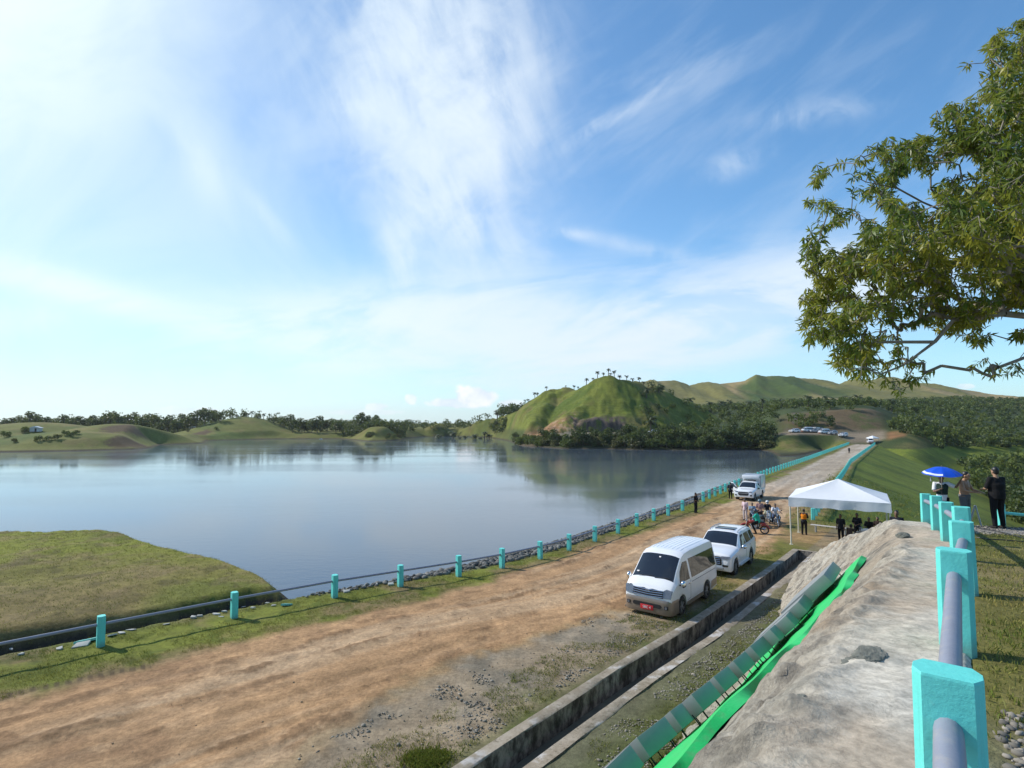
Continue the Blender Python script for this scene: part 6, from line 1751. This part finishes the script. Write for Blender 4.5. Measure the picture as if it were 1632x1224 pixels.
def forest_mass(pts, lm_name, name, label, seed, big=1.0):
    V_, F_, T_ = [], [], []; b = 0; g_ = np.random.default_rng(seed)
    for (x, y, z) in pts:
        hh = g_.uniform(3.6, 6.6) * big; cr = g_.uniform(2.0, 3.1) * big ** .8; n = 120 if y < 380 else 70
        v, f, t = tree_arrays(hh, cr, n, .95 if y < 380 else 1.3, int(g_.integers(1e6)), .02, 6)
        V_.append(v + np.array([x, y, z - .2])); F_.append(f + b); b += len(v); T_.append(np.clip(t * .6 + g_.uniform(-.1, .5), 0, 1))
    me = np_mesh(name, np.concatenate(V_), np.concatenate(F_)); t = np.concatenate(T_); add_col(me, 'tint', np.repeat(t[:, None], 3, 1).astype(np.float32))
    o = link(name, me, LM[lm_name]); tag(o, label, 'forest', kind='stuff')
rest = keep[NI:]
forest_mass([p for i, p in enumerate(rest) if i % 3 == 1], 'bright', 'forest', 'yellow green trees scattered through the slopes below the far hills', 5)
forest_mass([p for i, p in enumerate(rest) if i % 3 == 2], 'dark', 'forest', 'dark woods covering the slopes below the far hills', 1)
forest_mass([p for i, p in enumerate(rest) if i % 3 == 0], 'tree', 'forest', 'lighter green woods mixed into the slopes below the far hills', 2)
lu = np.concatenate([rng.uniform(-120, 900, 900), rng.uniform(545, 850, 260)]); ly = np.concatenate([rng.uniform(440, 560, 900), rng.uniform(404, 440, 260)]); lx = (lu - CX) / F * ly; lz = H(lx, ly)
lp = [(x, y, z) for x, y, z, t in zip(lx, ly, lz, [-1] * 900 + [WATER + .6] * 260) if z > t]
forest_mass(lp, 'dark', 'forest', 'distant dark woods behind the far left shore', 3, 1.55)
for (u, v, s) in [(1188, 690, .9), (1200, 688, 1.0), (1213, 690, 1.05), (1160, 690, .85), (1228, 689, .95)]:
    p = at_y(u, 694, 252); put_tree(WP, p.x, p.y, s, 'pale-trunked sparse tree among dark woods left of the far road', 'pale-trunked trees left of the far road')
for i, (x, y, z) in enumerate([p for p in rest if 995 < proj(*p)[0] < 1420 and p[1] > 285][::14][:60]):
    put_mesh('palm_tree', PALMS[i % 4], (x + 1.5, y, z), random.uniform(1.7, 2.4), random.uniform(0, 6), 'feathery palm rising among the woods behind the reservoir', 'palm', 'palms among the woods')
# unused prototypes stand with the woods
for pr in TP + BP + [WP]:
    if pr.name not in _used:
        x, y, z = keep[5]; put_tree(pr, x + 3, y, .7, 'green tree among the woods on the valley side right of the dam', 'woods on the valley side right of the dam')

# ------------------------------------------------------------------ big tree at the right
def near_tree():
    g_ = np.random.default_rng(77)
    poly = [(1640, 25), (1600, 45), (1562, 82), (1530, 112), (1520, 152), (1478, 178), (1500, 206), (1440, 222), (1400, 238), (1342, 240), (1306, 262), (1290, 300), (1274, 338), (1282, 385), (1274, 420), (1292, 450), (1274, 488), (1270, 522), (1292, 560), (1318, 578), (1352, 600), (1392, 622), (1442, 624), (1476, 603), (1486, 575), (1452, 578), (1430, 560), (1462, 520), (1500, 528), (1534, 548), (1580, 560), (1640, 532), (1800, 560), (2050, 420), (2080, 0), (1760, -110)]
    tips = []
    N_ = 15500
    uu = g_.uniform(1262, 2080, N_); vv = g_.uniform(-110, 630, N_)
    sd = -polygon_sd(poly, uu, vv); nz = fbm(uu / 38., vv / 38., 3, 500); nz2 = fbm(uu / 80., vv / 80., 3, 502)
    hole = np.exp(-((uu - 1455) ** 2 / 30 ** 2 + (vv - 302) ** 2 / 24 ** 2)) + np.exp(-((uu - 1352) ** 2 / 16 ** 2 + (vv - 372) ** 2 / 14 ** 2)) + .8 * np.exp(-((uu - 1392) ** 2 / 20 ** 2 + (vv - 505) ** 2 / 22 ** 2)) + .7 * np.exp(-((uu - 1440) ** 2 / 26 ** 2 + (vv - 430) ** 2 / 16 ** 2))
    pr = np.where(sd > 0, np.clip((.16 + sd / 110 + nz * 1.35 + .6 * fbm(uu / 16., vv / 16., 2, 507)) - hole * 1.6 + np.where(uu > 1640, .0, 0), 0, 1), 0)
    pr = np.where(uu > 1680, pr * .35, pr)
    k = g_.uniform(0, 1, N_) < pr
    for u, v, s in zip(uu[k], vv[k], sd[k]):
        half = .35 + 2.3 * min(1, s / 170); y = 9.4 + g_.uniform(-1, 1) * half
        p = at_y(float(u), float(v), float(y)); tips.append((p, 1.0))
    for (u, v) in [(1545, 590), (1560, 580), (1575, 592), (1590, 585), (1600, 598), (1612, 588), (1622, 600), (1632, 592), (1585, 600), (1648, 580), (1568, 596)]: tips.append((at_y(u, v, 9.0 + g_.uniform(-.3, .3)), .8))
    for (u, v) in [(1372, 605), (1385, 612), (1400, 600), (1410, 615), (1425, 622), (1436, 632), (1420, 608), (1448, 612), (1462, 606), (1478, 600), (1440, 600), (1395, 590), (1360, 592)]: tips.append((at_y(u, v, 9.0 + g_.uniform(-.4, .4)), .9))
    base = Vector((11.3, 9.6, Hs(11.3, 9.6) - .2)); fork = Vector((10.9, 9.5, 7.4))
    nodes = [base, base.lerp(fork, .5) + Vector((.06, .05, 0)), fork]; par = [-1, 0, 1]
    def limb(pix, start=2):
        prev = start
        for (u, v, y) in pix: nodes.append(at_y(u, v, y)); par.append(prev); prev = len(nodes) - 1
    limb([(1780, 470, 9.4), (1680, 420, 9.3), (1590, 380, 9.2), (1500, 335, 9.1), (1470, 322, 9.0), (1430, 300, 8.9), (1380, 290, 8.9)])
    limb([(1760, 400, 9.8), (1660, 280, 9.9), (1600, 200, 9.9), (1560, 130, 9.8)])
    limb([(1790, 560, 9.2), (1700, 510, 9.0), (1600, 500, 8.8), (1520, 510, 8.8), (1490, 545, 8.9), (1440, 582, 9.0), (1405, 596, 9.0)])
    limb([(1480, 440, 9.3), (1420, 470, 9.2), (1370, 510, 9.2), (1330, 540, 9.2)], 5)
    limb([(1800, 330, 9.6), (1790, 200, 9.6), (1800, 60, 9.6)]); limb([(1960, 380, 9.8), (1990, 250, 10)]); limb([(1720, 540, 8.8), (1660, 560, 8.8), (1620, 575, 8.9), (1585, 588, 9.0)])
    limb([(1430, 385, 9.2), (1360, 400, 9.2), (1310, 425, 9.2)], 6); limb([(1395, 545, 9.0), (1370, 575, 9.0)], 18)
    order = sorted(range(len(tips)), key=lambda i: (tips[i][0] - fork).length)
    NA = np.array([list(n) for n in nodes]); leaf_at = []
    lst = [list(n) for n in nodes]; dist = [(n - fork).length for n in nodes]; lst_a = np.zeros((len(nodes) + 2 * len(tips), 3)); lst_a[:len(nodes)] = lst; dd = np.full(len(lst_a), 1e9); dd[:len(nodes)] = dist; cnt = len(nodes)
    for i in order:
        p, sz = tips[i]; pa = np.array(p); d = np.linalg.norm(lst_a[:cnt] - pa, axis=1) + np.where(dd[:cnt] > (p - fork).length + .1, .6, 0) + (np.arange(cnt) < 2) * 5
        j = int(np.argmin(d)); q = Vector(lst_a[j]); mid = q.lerp(p, .55) + Vector(g_.normal(0, .05, 3)) + Vector((0, 0, .05))
        nodes.append(mid); par.append(j); lst_a[cnt] = mid; dd[cnt] = (mid - fork).length; cnt += 1
        nodes.append(p); par.append(cnt - 1); lst_a[cnt] = p; dd[cnt] = (p - fork).length; cnt += 1
        leaf_at.append((p, (p - mid).normalized(), sz))
    load = [0.0] * len(nodes)
    for i in range(len(nodes) - 1, 0, -1): load[i] = max(load[i], 1.0); load[par[i]] += load[i]
    ch = {}
    rad = [min(.20, .0042 * math.sqrt(max(1, l)) + .0015) for l in load]
    mb = MB()
    for i in range(1, len(nodes)):
        if par[i] < 0: continue
        a, b = nodes[par[i]], nodes[i]; mb.tube([a, b], [min(rad[par[i]], rad[i] * 1.5), rad[i]], 5 if rad[i] < .03 else 9, cap=False)
    r = empty('broadleaf_tree', (base.x, base.y, base.z)); tag(r, 'large nearby tree with long drooping olive leaves overhanging the right of the view', 'tree')
    o = mb.build('trunk', plain('grey_bark', (.23, .205, .17), .85, var=.3, scale=7, bump=.3), r, sharp=60); o.location = -base
    # leaves: whorls of long drooping blades at every twig tip
    V_, T_ = [], []
    for p, d, sz in leaf_at:
        tone = float(np.clip(.36 + .9 * fbm(np.array([p.x / .55 + p.y]), np.array([p.z / .55]), 3, 600)[0] + g_.normal(0, .08), 0, 1)); n = int(g_.integers(13, 20))
        yel = g_.uniform() < .07
        for q in range(n):
            a = 2 * PI * q / n * 2.4 + g_.uniform(-.4, .4); s1 = d.orthogonal().normalized(); s2 = d.cross(s1)
            out = (s1 * math.cos(a) + s2 * math.sin(a)); dirn = (d * g_.uniform(.15, .9) + out + Vector((0, 0, -g_.uniform(.15, .75)))).normalized()
            L = g_.uniform(.09, .17) * sz; w = L * g_.uniform(.095, .13); b0 = p - d * g_.uniform(0, .17) + out * .01
            sd_ = dirn.cross(Vector(g_.normal(size=3))).normalized(); dr2 = (dirn + Vector((0, 0, -.35))).normalized()
            m_ = b0 + dirn * L * .45; e_ = m_ + dr2 * L * .55
            V_ += [b0 - sd_ * w * .2, b0 + sd_ * w * .2, m_ + sd_ * w, m_ - sd_ * w, m_ - sd_ * w, m_ + sd_ * w, e_ + sd_ * w * .12, e_ - sd_ * w * .12]
            t = min(1, max(0, tone + g_.normal(0, .10) + (.45 if yel else 0))); T_ += [t] * 8
    V_ = np.array([list(v) for v in V_]) - np.array(base); me = np_mesh('crown', V_, np.arange(len(V_)).reshape(-1, 4)); add_col(me, 'tint', np.repeat(np.array(T_)[:, None], 3, 1).astype(np.float32))
    link('crown', me, LM['mango'], r); print('near tree', len(leaf_at), len(V_) // 8)
near_tree()

# ------------------------------------------------------------------ stones and grass
def stones(name, pts, sizes, mat, label, cat, seed):
    bm = bmesh.new(); bmesh.ops.create_icosphere(bm, subdivisions=1, radius=1.0); bm.verts.ensure_lookup_table()
    bv = np.array([list(v.co) for v in bm.verts]); bf = np.array([[v.index for v in f.verts] for f in bm.faces]); bm.free()
    g_ = np.random.default_rng(seed); n = len(pts); k = len(bv)
    sh = g_.uniform(.55, 1.25, (n, 1, 3)) * g_.uniform(.8, 1.2, (n, k, 1)); sh[:, :, 2] *= .62
    a = g_.uniform(0, 6.28, n); ca, sa = np.cos(a), np.sin(a); v = bv[None] * sh * np.asarray(sizes)[:, None, None]
    x = v[:, :, 0] * ca[:, None] - v[:, :, 1] * sa[:, None]; y = v[:, :, 0] * sa[:, None] + v[:, :, 1] * ca[:, None]
    v = np.stack([x, y, v[:, :, 2]], 2) + np.asarray(pts)[:, None, :]
    f = (bf[None] + (np.arange(n) * k)[:, None, None]).reshape(-1, 3)
    me = np_mesh(name, v.reshape(-1, 3), f); add_col(me, 'tint', np.repeat(np.repeat(g_.uniform(0, 1, n), k)[:, None], 3, 1).astype(np.float32))
    o = link(name, me, mat); tag(o, label, cat, kind='stuff'); return o
def stonemat(name, a, b):
    m, g, bs = material(name); at = g.n('ShaderNodeAttribute', {'attribute_name': 'tint'}).outputs['Fac']
    P = g.n('ShaderNodeTexCoord').outputs['Object']; c = g.mix(at, a, b); c = g.mix(g.m('MULTIPLY', g.noise(P, 12, 5, .7), .5), c, tuple(x * .45 for x in a))
    setb(g, bs, Base_Color=c, Roughness=.9, Specular_IOR_Level=.2); return m
SG = stonemat('gravel', (.15, .14, .12), (.40, .36, .30)); SR = stonemat('riprap', (.07, .07, .065), (.27, .265, .24)); SD = stonemat('dry_clods', (.32, .21, .12), (.42, .30, .19))
def along(P, n, lo, hi, y0, y1, seed, wt=1.0):
    g_ = np.random.default_rng(seed); D = []
    tot = sum((b - a).length for a, b in zip(P[:-1], P[1:]))
    while len(D) < n:
        s = g_.uniform(0, tot); p, t = s_point(P, s); 
        if not (y0 < p.y < y1): continue
        if g_.uniform() > min(1, (18. / max(p.y, 6)) ** wt): continue
        o = g_.uniform(lo, hi); D.append((p.x + t.y * o, p.y - t.x * o))
    return np.array(D)
D = along(CHAN, 11000, -3.6, -.95, 6, 30, 1, 1.6); n_ = fbm(D[:, 0] / .9, D[:, 1] / .9, 3, 700); cdd = polydist(CHAN, D[:, 0], D[:, 1])[0]
k = (n_ > .02 + .20 * (cdd < -1.8) + .1 * (cdd < -2.6)) | (rng.uniform(0, 1, len(D)) < .05); D = D[k]
D2 = along(CHAN, 14000, .95, 3.4, 6, 30, 2, 1.4); n2_ = fbm(D2[:, 0] / .8, D2[:, 1] / .8, 3, 702); ee = polydist(CREST, D2[:, 0], D2[:, 1])[0]; zz2 = H(D2[:, 0], D2[:, 1]); k = (n2_ > -.12) & (zz2 < .35); D2 = D2[k]
D = np.concatenate([D, D2]); z = H(D[:, 0], D[:, 1]); stones('gravel', np.column_stack([D, z + .01]), rng.uniform(.010, .032, len(D)) * np.where(rng.uniform(0, 1, len(D)) < .06, 1.9, 1), SG, 'grey crushed stone scattered on both sides of the concrete drain', 'gravel', 3)
D = along(LAKE[1:], 9000, -3.2, -.7, 23, 190, 4, .7); z = H(D[:, 0], D[:, 1]); stones('riprap', np.column_stack([D, z + .03]), rng.uniform(.07, .21, len(D)) * np.clip((D[:, 1] - 20) / 8, .3, 1), SR, 'grey riprap stones along the water edge behind the lakeside posts', 'riprap', 5)
D = along(ER, 260, -4.5, 1.5, 9, 45, 6, 1.0); z = H(D[:, 0], D[:, 1]); stones('clods', np.column_stack([D, z]), rng.uniform(.01, .03, len(D)), SD, 'dry earth clods and pebbles lying on the dirt road', 'clods', 7)
g2 = np.random.default_rng(8); D = np.column_stack([g2.uniform(2.6, 9, 9000), g2.uniform(2.4, 6.2, 9000)]); ee = polydist(CREST, D[:, 0], D[:, 1])[0]; n_ = fbm(D[:, 0] / .9, D[:, 1] / .9, 3, 704); D = D[(ee > .22) & (D[:, 1] < 4.4 + .9 * n_ + .15 * (D[:, 0] - 3))]
Dp = np.column_stack([g2.uniform(12, 24, 5000), g2.uniform(15.3, 19.2, 5000)]); ee = polydist(CREST, Dp[:, 0], Dp[:, 1])[0]; Dp = Dp[ee > .3]
D = np.concatenate([D, Dp]); z = H(D[:, 0], D[:, 1]); stones('gravel', np.column_stack([D, z + .005]), rng.uniform(.014, .042, len(D)), SG, 'grey gravel on the grassy platform behind the near posts', 'gravel', 9)

def grass(name, pts, hmin, hmax, blades, seed, label, tone=None):
    g_ = np.random.default_rng(seed); n = len(pts) * blades; c = np.repeat(np.asarray(pts), blades, 0); c[:, :2] += g_.normal(0, .045, (n, 2))
    a = g_.uniform(0, 6.28, n); h = g_.uniform(hmin, hmax, n); w = h * g_.uniform(.05, .09, n); ln = g_.uniform(.1, .75, n); b = g_.uniform(0, 6.28, n)
    dx, dy = np.cos(a) * w, np.sin(a) * w; lx, ly = np.cos(b) * h * ln, np.sin(b) * h * ln
    v = np.stack([c + np.stack([-dx, -dy, -h * .08], 1), c + np.stack([dx, dy, -h * .08], 1), c + np.stack([dx * .7 + lx * .4, dy * .7 + ly * .4, h * .62], 1), c + np.stack([lx, ly, h * (1 - .3 * ln)], 1)], 1).reshape(-1, 3)
    me = np_mesh(name, v, np.arange(n * 4).reshape(n, 4)); tn = np.repeat(np.asarray(tone) if tone is not None else np.full(len(pts), .4), blades) + g_.normal(0, .15, n)
    add_col(me, 'tint', np.repeat(np.repeat(np.clip(tn, 0, 1), 4)[:, None], 3, 1).astype(np.float32)); o = link(name, me, LM['grass']); tag(o, label, 'grass', kind='stuff')
# platform
D = np.column_stack([g2.uniform(2.6, 27, 60000), g2.uniform(2.6, 22, 60000)]); rr = np.hypot(D[:, 0], D[:, 1]); ee, s_ = polydist(CREST, D[:, 0], D[:, 1]); n1 = fbm(D[:, 0] / 1.6, D[:, 1] / 1.6, 4, 41)
gk = (ee > .16) & (rng.uniform(0, 1, len(D)) < np.clip((9 / rr) ** 1.3, 0, 1)) & ~((D[:, 1] > 15.4) & (D[:, 1] < 19.0)) & ((D[:, 1] > 4.0 + .8 * n1 + .15 * (D[:, 0] - 3)) | (n1 > .3))
D = D[gk]; z = H(D[:, 0], D[:, 1]); grass('grass', np.column_stack([D, z]), .025, .065, 5, 11, 'short yellow-green grass on the platform behind the near posts', .52 + .6 * fbm(D[:, 0] / 1.2, D[:, 1] / 1.2, 3, 61))
# verge along the lakeside posts
D = along(LAKE[1:], 16000, -1.0, 2.6, 14, 75, 12, .9); el_ = polydist(EL, D[:, 0], D[:, 1])[0]; n1 = fbm(D[:, 0] / 1.3, D[:, 1] / 1.3, 4, 65); D = D[(el_ < -.15 + .7 * n1) & (n1 > -.35)]
z = H(D[:, 0], D[:, 1]); grass('grass', np.column_stack([D, z]), .025, .075, 5, 13, 'green grass verge along the lakeside posts', .58 + .7 * fbm(D[:, 0] / 2, D[:, 1] / 2, 3, 66))
# beside the drain
D = along(CHAN, 9000, -2.6, -.9, 8, 36, 14, .9); n1 = fbm(D[:, 0] / .9, D[:, 1] / .9, 3, 700); cc_ = polydist(CHAN, D[:, 0], D[:, 1])[0]; D = D[((n1 < -.02) & (D[:, 1] < 18)) | ((D[:, 1] >= 18) & (n1 > -.2))]
D2 = along(CHAN, 7000, .95, 3.2, 7, 36, 15, .9); n1 = fbm(D2[:, 0] / .7, D2[:, 1] / .7, 3, 709); zz2 = H(D2[:, 0], D2[:, 1]); D2 = D2[(n1 > .05) & (zz2 < .3)]
D = np.concatenate([D, D2]); z = H(D[:, 0], D[:, 1]); grass('grass', np.column_stack([D, z]), .025, .075, 5, 16, 'tufts of green grass growing along both sides of the drain', .5 + .5 * fbm(D[:, 0] / 1.0, D[:, 1] / 1.0, 3, 68))
# lush clump by the drain at the picture's lower edge
c_ = at_z(682, 1212, 0); D = np.column_stack([c_.x + g2.normal(0, .22, 900), c_.y + g2.normal(0, .16, 900)]); z = H(D[:, 0], D[:, 1]); grass('grass', np.column_stack([D, z]), .05, .14, 5, 17, 'lush bright green grass clump beside the drain at the lower edge', np.full(len(D), .30))
# downstream slope and spit
D = np.column_stack([g2.uniform(18, 80, 30000), g2.uniform(19, 90, 30000)]); z, q_ = H(D[:, 0], D[:, 1], True); kk = (q_['dr'] > -2) & (np.abs(z - q_['D']) < .1) & (rng.uniform(0, 1, len(D)) < np.clip((30 / np.hypot(D[:, 0], D[:, 1])) ** 1.2, 0, 1)); D = D[kk]
grass('grass', np.column_stack([D, z[kk]]), .12, .32, 4, 18, 'long green grass on the downstream slope of the dam', .30 + .7 * fbm(D[:, 0] / 5, D[:, 1] / 5, 3, 69))
D = np.column_stack([g2.uniform(-40, -8, 22000), g2.uniform(17, 44, 22000)]); z, q_ = H(D[:, 0], D[:, 1], True); kk = (q_['psd'] < .4) & (np.abs(z - q_['P']) < .1); D = D[kk]
grass('grass', np.column_stack([D, z[kk]]), .03, .09, 4, 19, 'dry yellow-green grass on the flat spit at the left', .66 + .6 * fbm(D[:, 0] / 3, D[:, 1] / 3, 3, 70))
# concrete slabs by the lakeside posts
cs = plain('broken_concrete', (.40, .40, .37), .85, var=.2, scale=4)
slabs = [(140, 1023, .75, .42, 'turq', 'turquoise painted slab lying at the foot of the leftmost lakeside post'), (456, 966, .42, .30, 'turq', 'small turquoise slab lying in the grass between second and third lakeside posts'), (128, 1030, .6, .3, 'c', 'pale flat slab in front of the turquoise slab by the first post')]
for (u, v) in [(18, 1036), (35, 1044), (95, 1036), (178, 1014), (195, 1010), (210, 1005), (265, 996), (308, 986), (318, 984), (345, 980), (358, 976), (352, 984), (388, 968), (402, 970), (425, 962), (436, 966), (545, 941), (552, 944), (590, 930), (598, 932), (614, 928), (622, 933), (580, 935)]: slabs.append((u, v, random.uniform(.16, .42), random.uniform(.08, .2), 'c', 'broken piece of pale concrete in the grass along the lakeside posts'))
for (u, v, a, b, k, lab) in slabs:
    p = on_ground(u, v); mb = MB(); n = random.randint(4, 6) if k == 'c' and a < .5 else 4
    pl = [(a * .5 * math.cos(2 * PI * i / n + .6) * random.uniform(.5, 1.3), b * .7 * math.sin(2 * PI * i / n + .6) * random.uniform(.5, 1.3)) for i in range(n)]; th_ = .07 if n == 4 and a > .3 else random.uniform(.02, .05)
    mb.add([(x, y, 0) for x, y in pl] + [(x * .97, y * .97, th_) for x, y in pl], [tuple(range(n)), tuple(range(2 * n - 1, n - 1, -1))] + [(i, i + n, (i + 1) % n + n, (i + 1) % n) for i in range(n)])
    o = mb.build('concrete_fragment', M['turq'] if k == 'turq' else cs, None, (p.x, p.y, p.z + .02), random.uniform(-.4, .8), bevel=.004); o.rotation_euler.x = random.uniform(-.3, .3)
    tag(o, lab, 'concrete piece', 'broken concrete along the lakeside posts' if k == 'c' and a < .5 else None)
# dark stones set in the slope
dm = plain('dark_slope_stone', (.15, .155, .13), .9, var=.6, scale=14, bump=1.0, dirt=((.40, .37, .31), 5, .9))
for (u, v, s, lab) in [(1385, 1053, .17, 'largest dark stone bulging from the pale slope near the letters'), (1362, 1058, .12, 'dark stone just left of the largest one on the slope'), (1280, 1135, .16, 'dark grey stone low on the slope beside the green strip'), (1440, 853, .15, 'dark stone near the top of the slope below the posts'), (1250, 1128, .10, 'small dark stone at the edge of the green strip')]:
    p = on_ground(u, v); bm = bmesh.new(); bmesh.ops.create_icosphere(bm, subdivisions=5, radius=1.0)
    for q in bm.verts:
        f = 1 + .28 * float(fbm(np.array([q.co.x * 1.3 + u]), np.array([q.co.y * 1.3 + q.co.z * 2]), 4, 5)[0]) + .30 * float(np.abs(fbm(np.array([q.co.x * 3.5 + u]), np.array([q.co.y * 3.5 + q.co.z * 4]), 5, 6, .62))[0]); q.co = Vector((q.co.x * 1.5, q.co.y * .8, q.co.z * .42)) * f * s * 1.15
    me = bpy.data.meshes.new('stone'); bm.to_mesh(me); bm.free(); o = link('stone', me, dm, None, (p.x, p.y, p.z - .02), .9, sharp=30); tag(o, lab, 'stone')
# lone houses far on the left shore
hw = plain('pale_house_wall', (.55, .53, .50), .8); hr = plain('tin_roof', (.50, .52, .53), .4, metal=.3)
for (u, v, y, lab) in [(60, 690, 286, 'tiny pale hut on the grassy low hills at far left'), (308, 683, 440, 'small tin-roofed hut in front of trees across the lake'), (513, 675, 410, 'small pale hut half hidden by trees behind the dark clump')]:
    x = (u - CX) / F * y; z = Hs(x, y); r = tag(empty('hut', (x, y, z), .3), lab, 'hut')
    mb = MB(); mb.box((0, 0, .9), (4.2, 3, 1.9)); mb.build('wall', hw, r)
    mb = MB(); mb.prism([(-2.5, 1.8), (2.5, 1.8), (0, 2.7)], 3.8, Matrix.Identity(4)); mb.build('roof', hr, r)
    mb = MB(); mb.box((.4, -1.52, .8), (.8, .05, 1.6)); mb.build('door', M['black'], r)
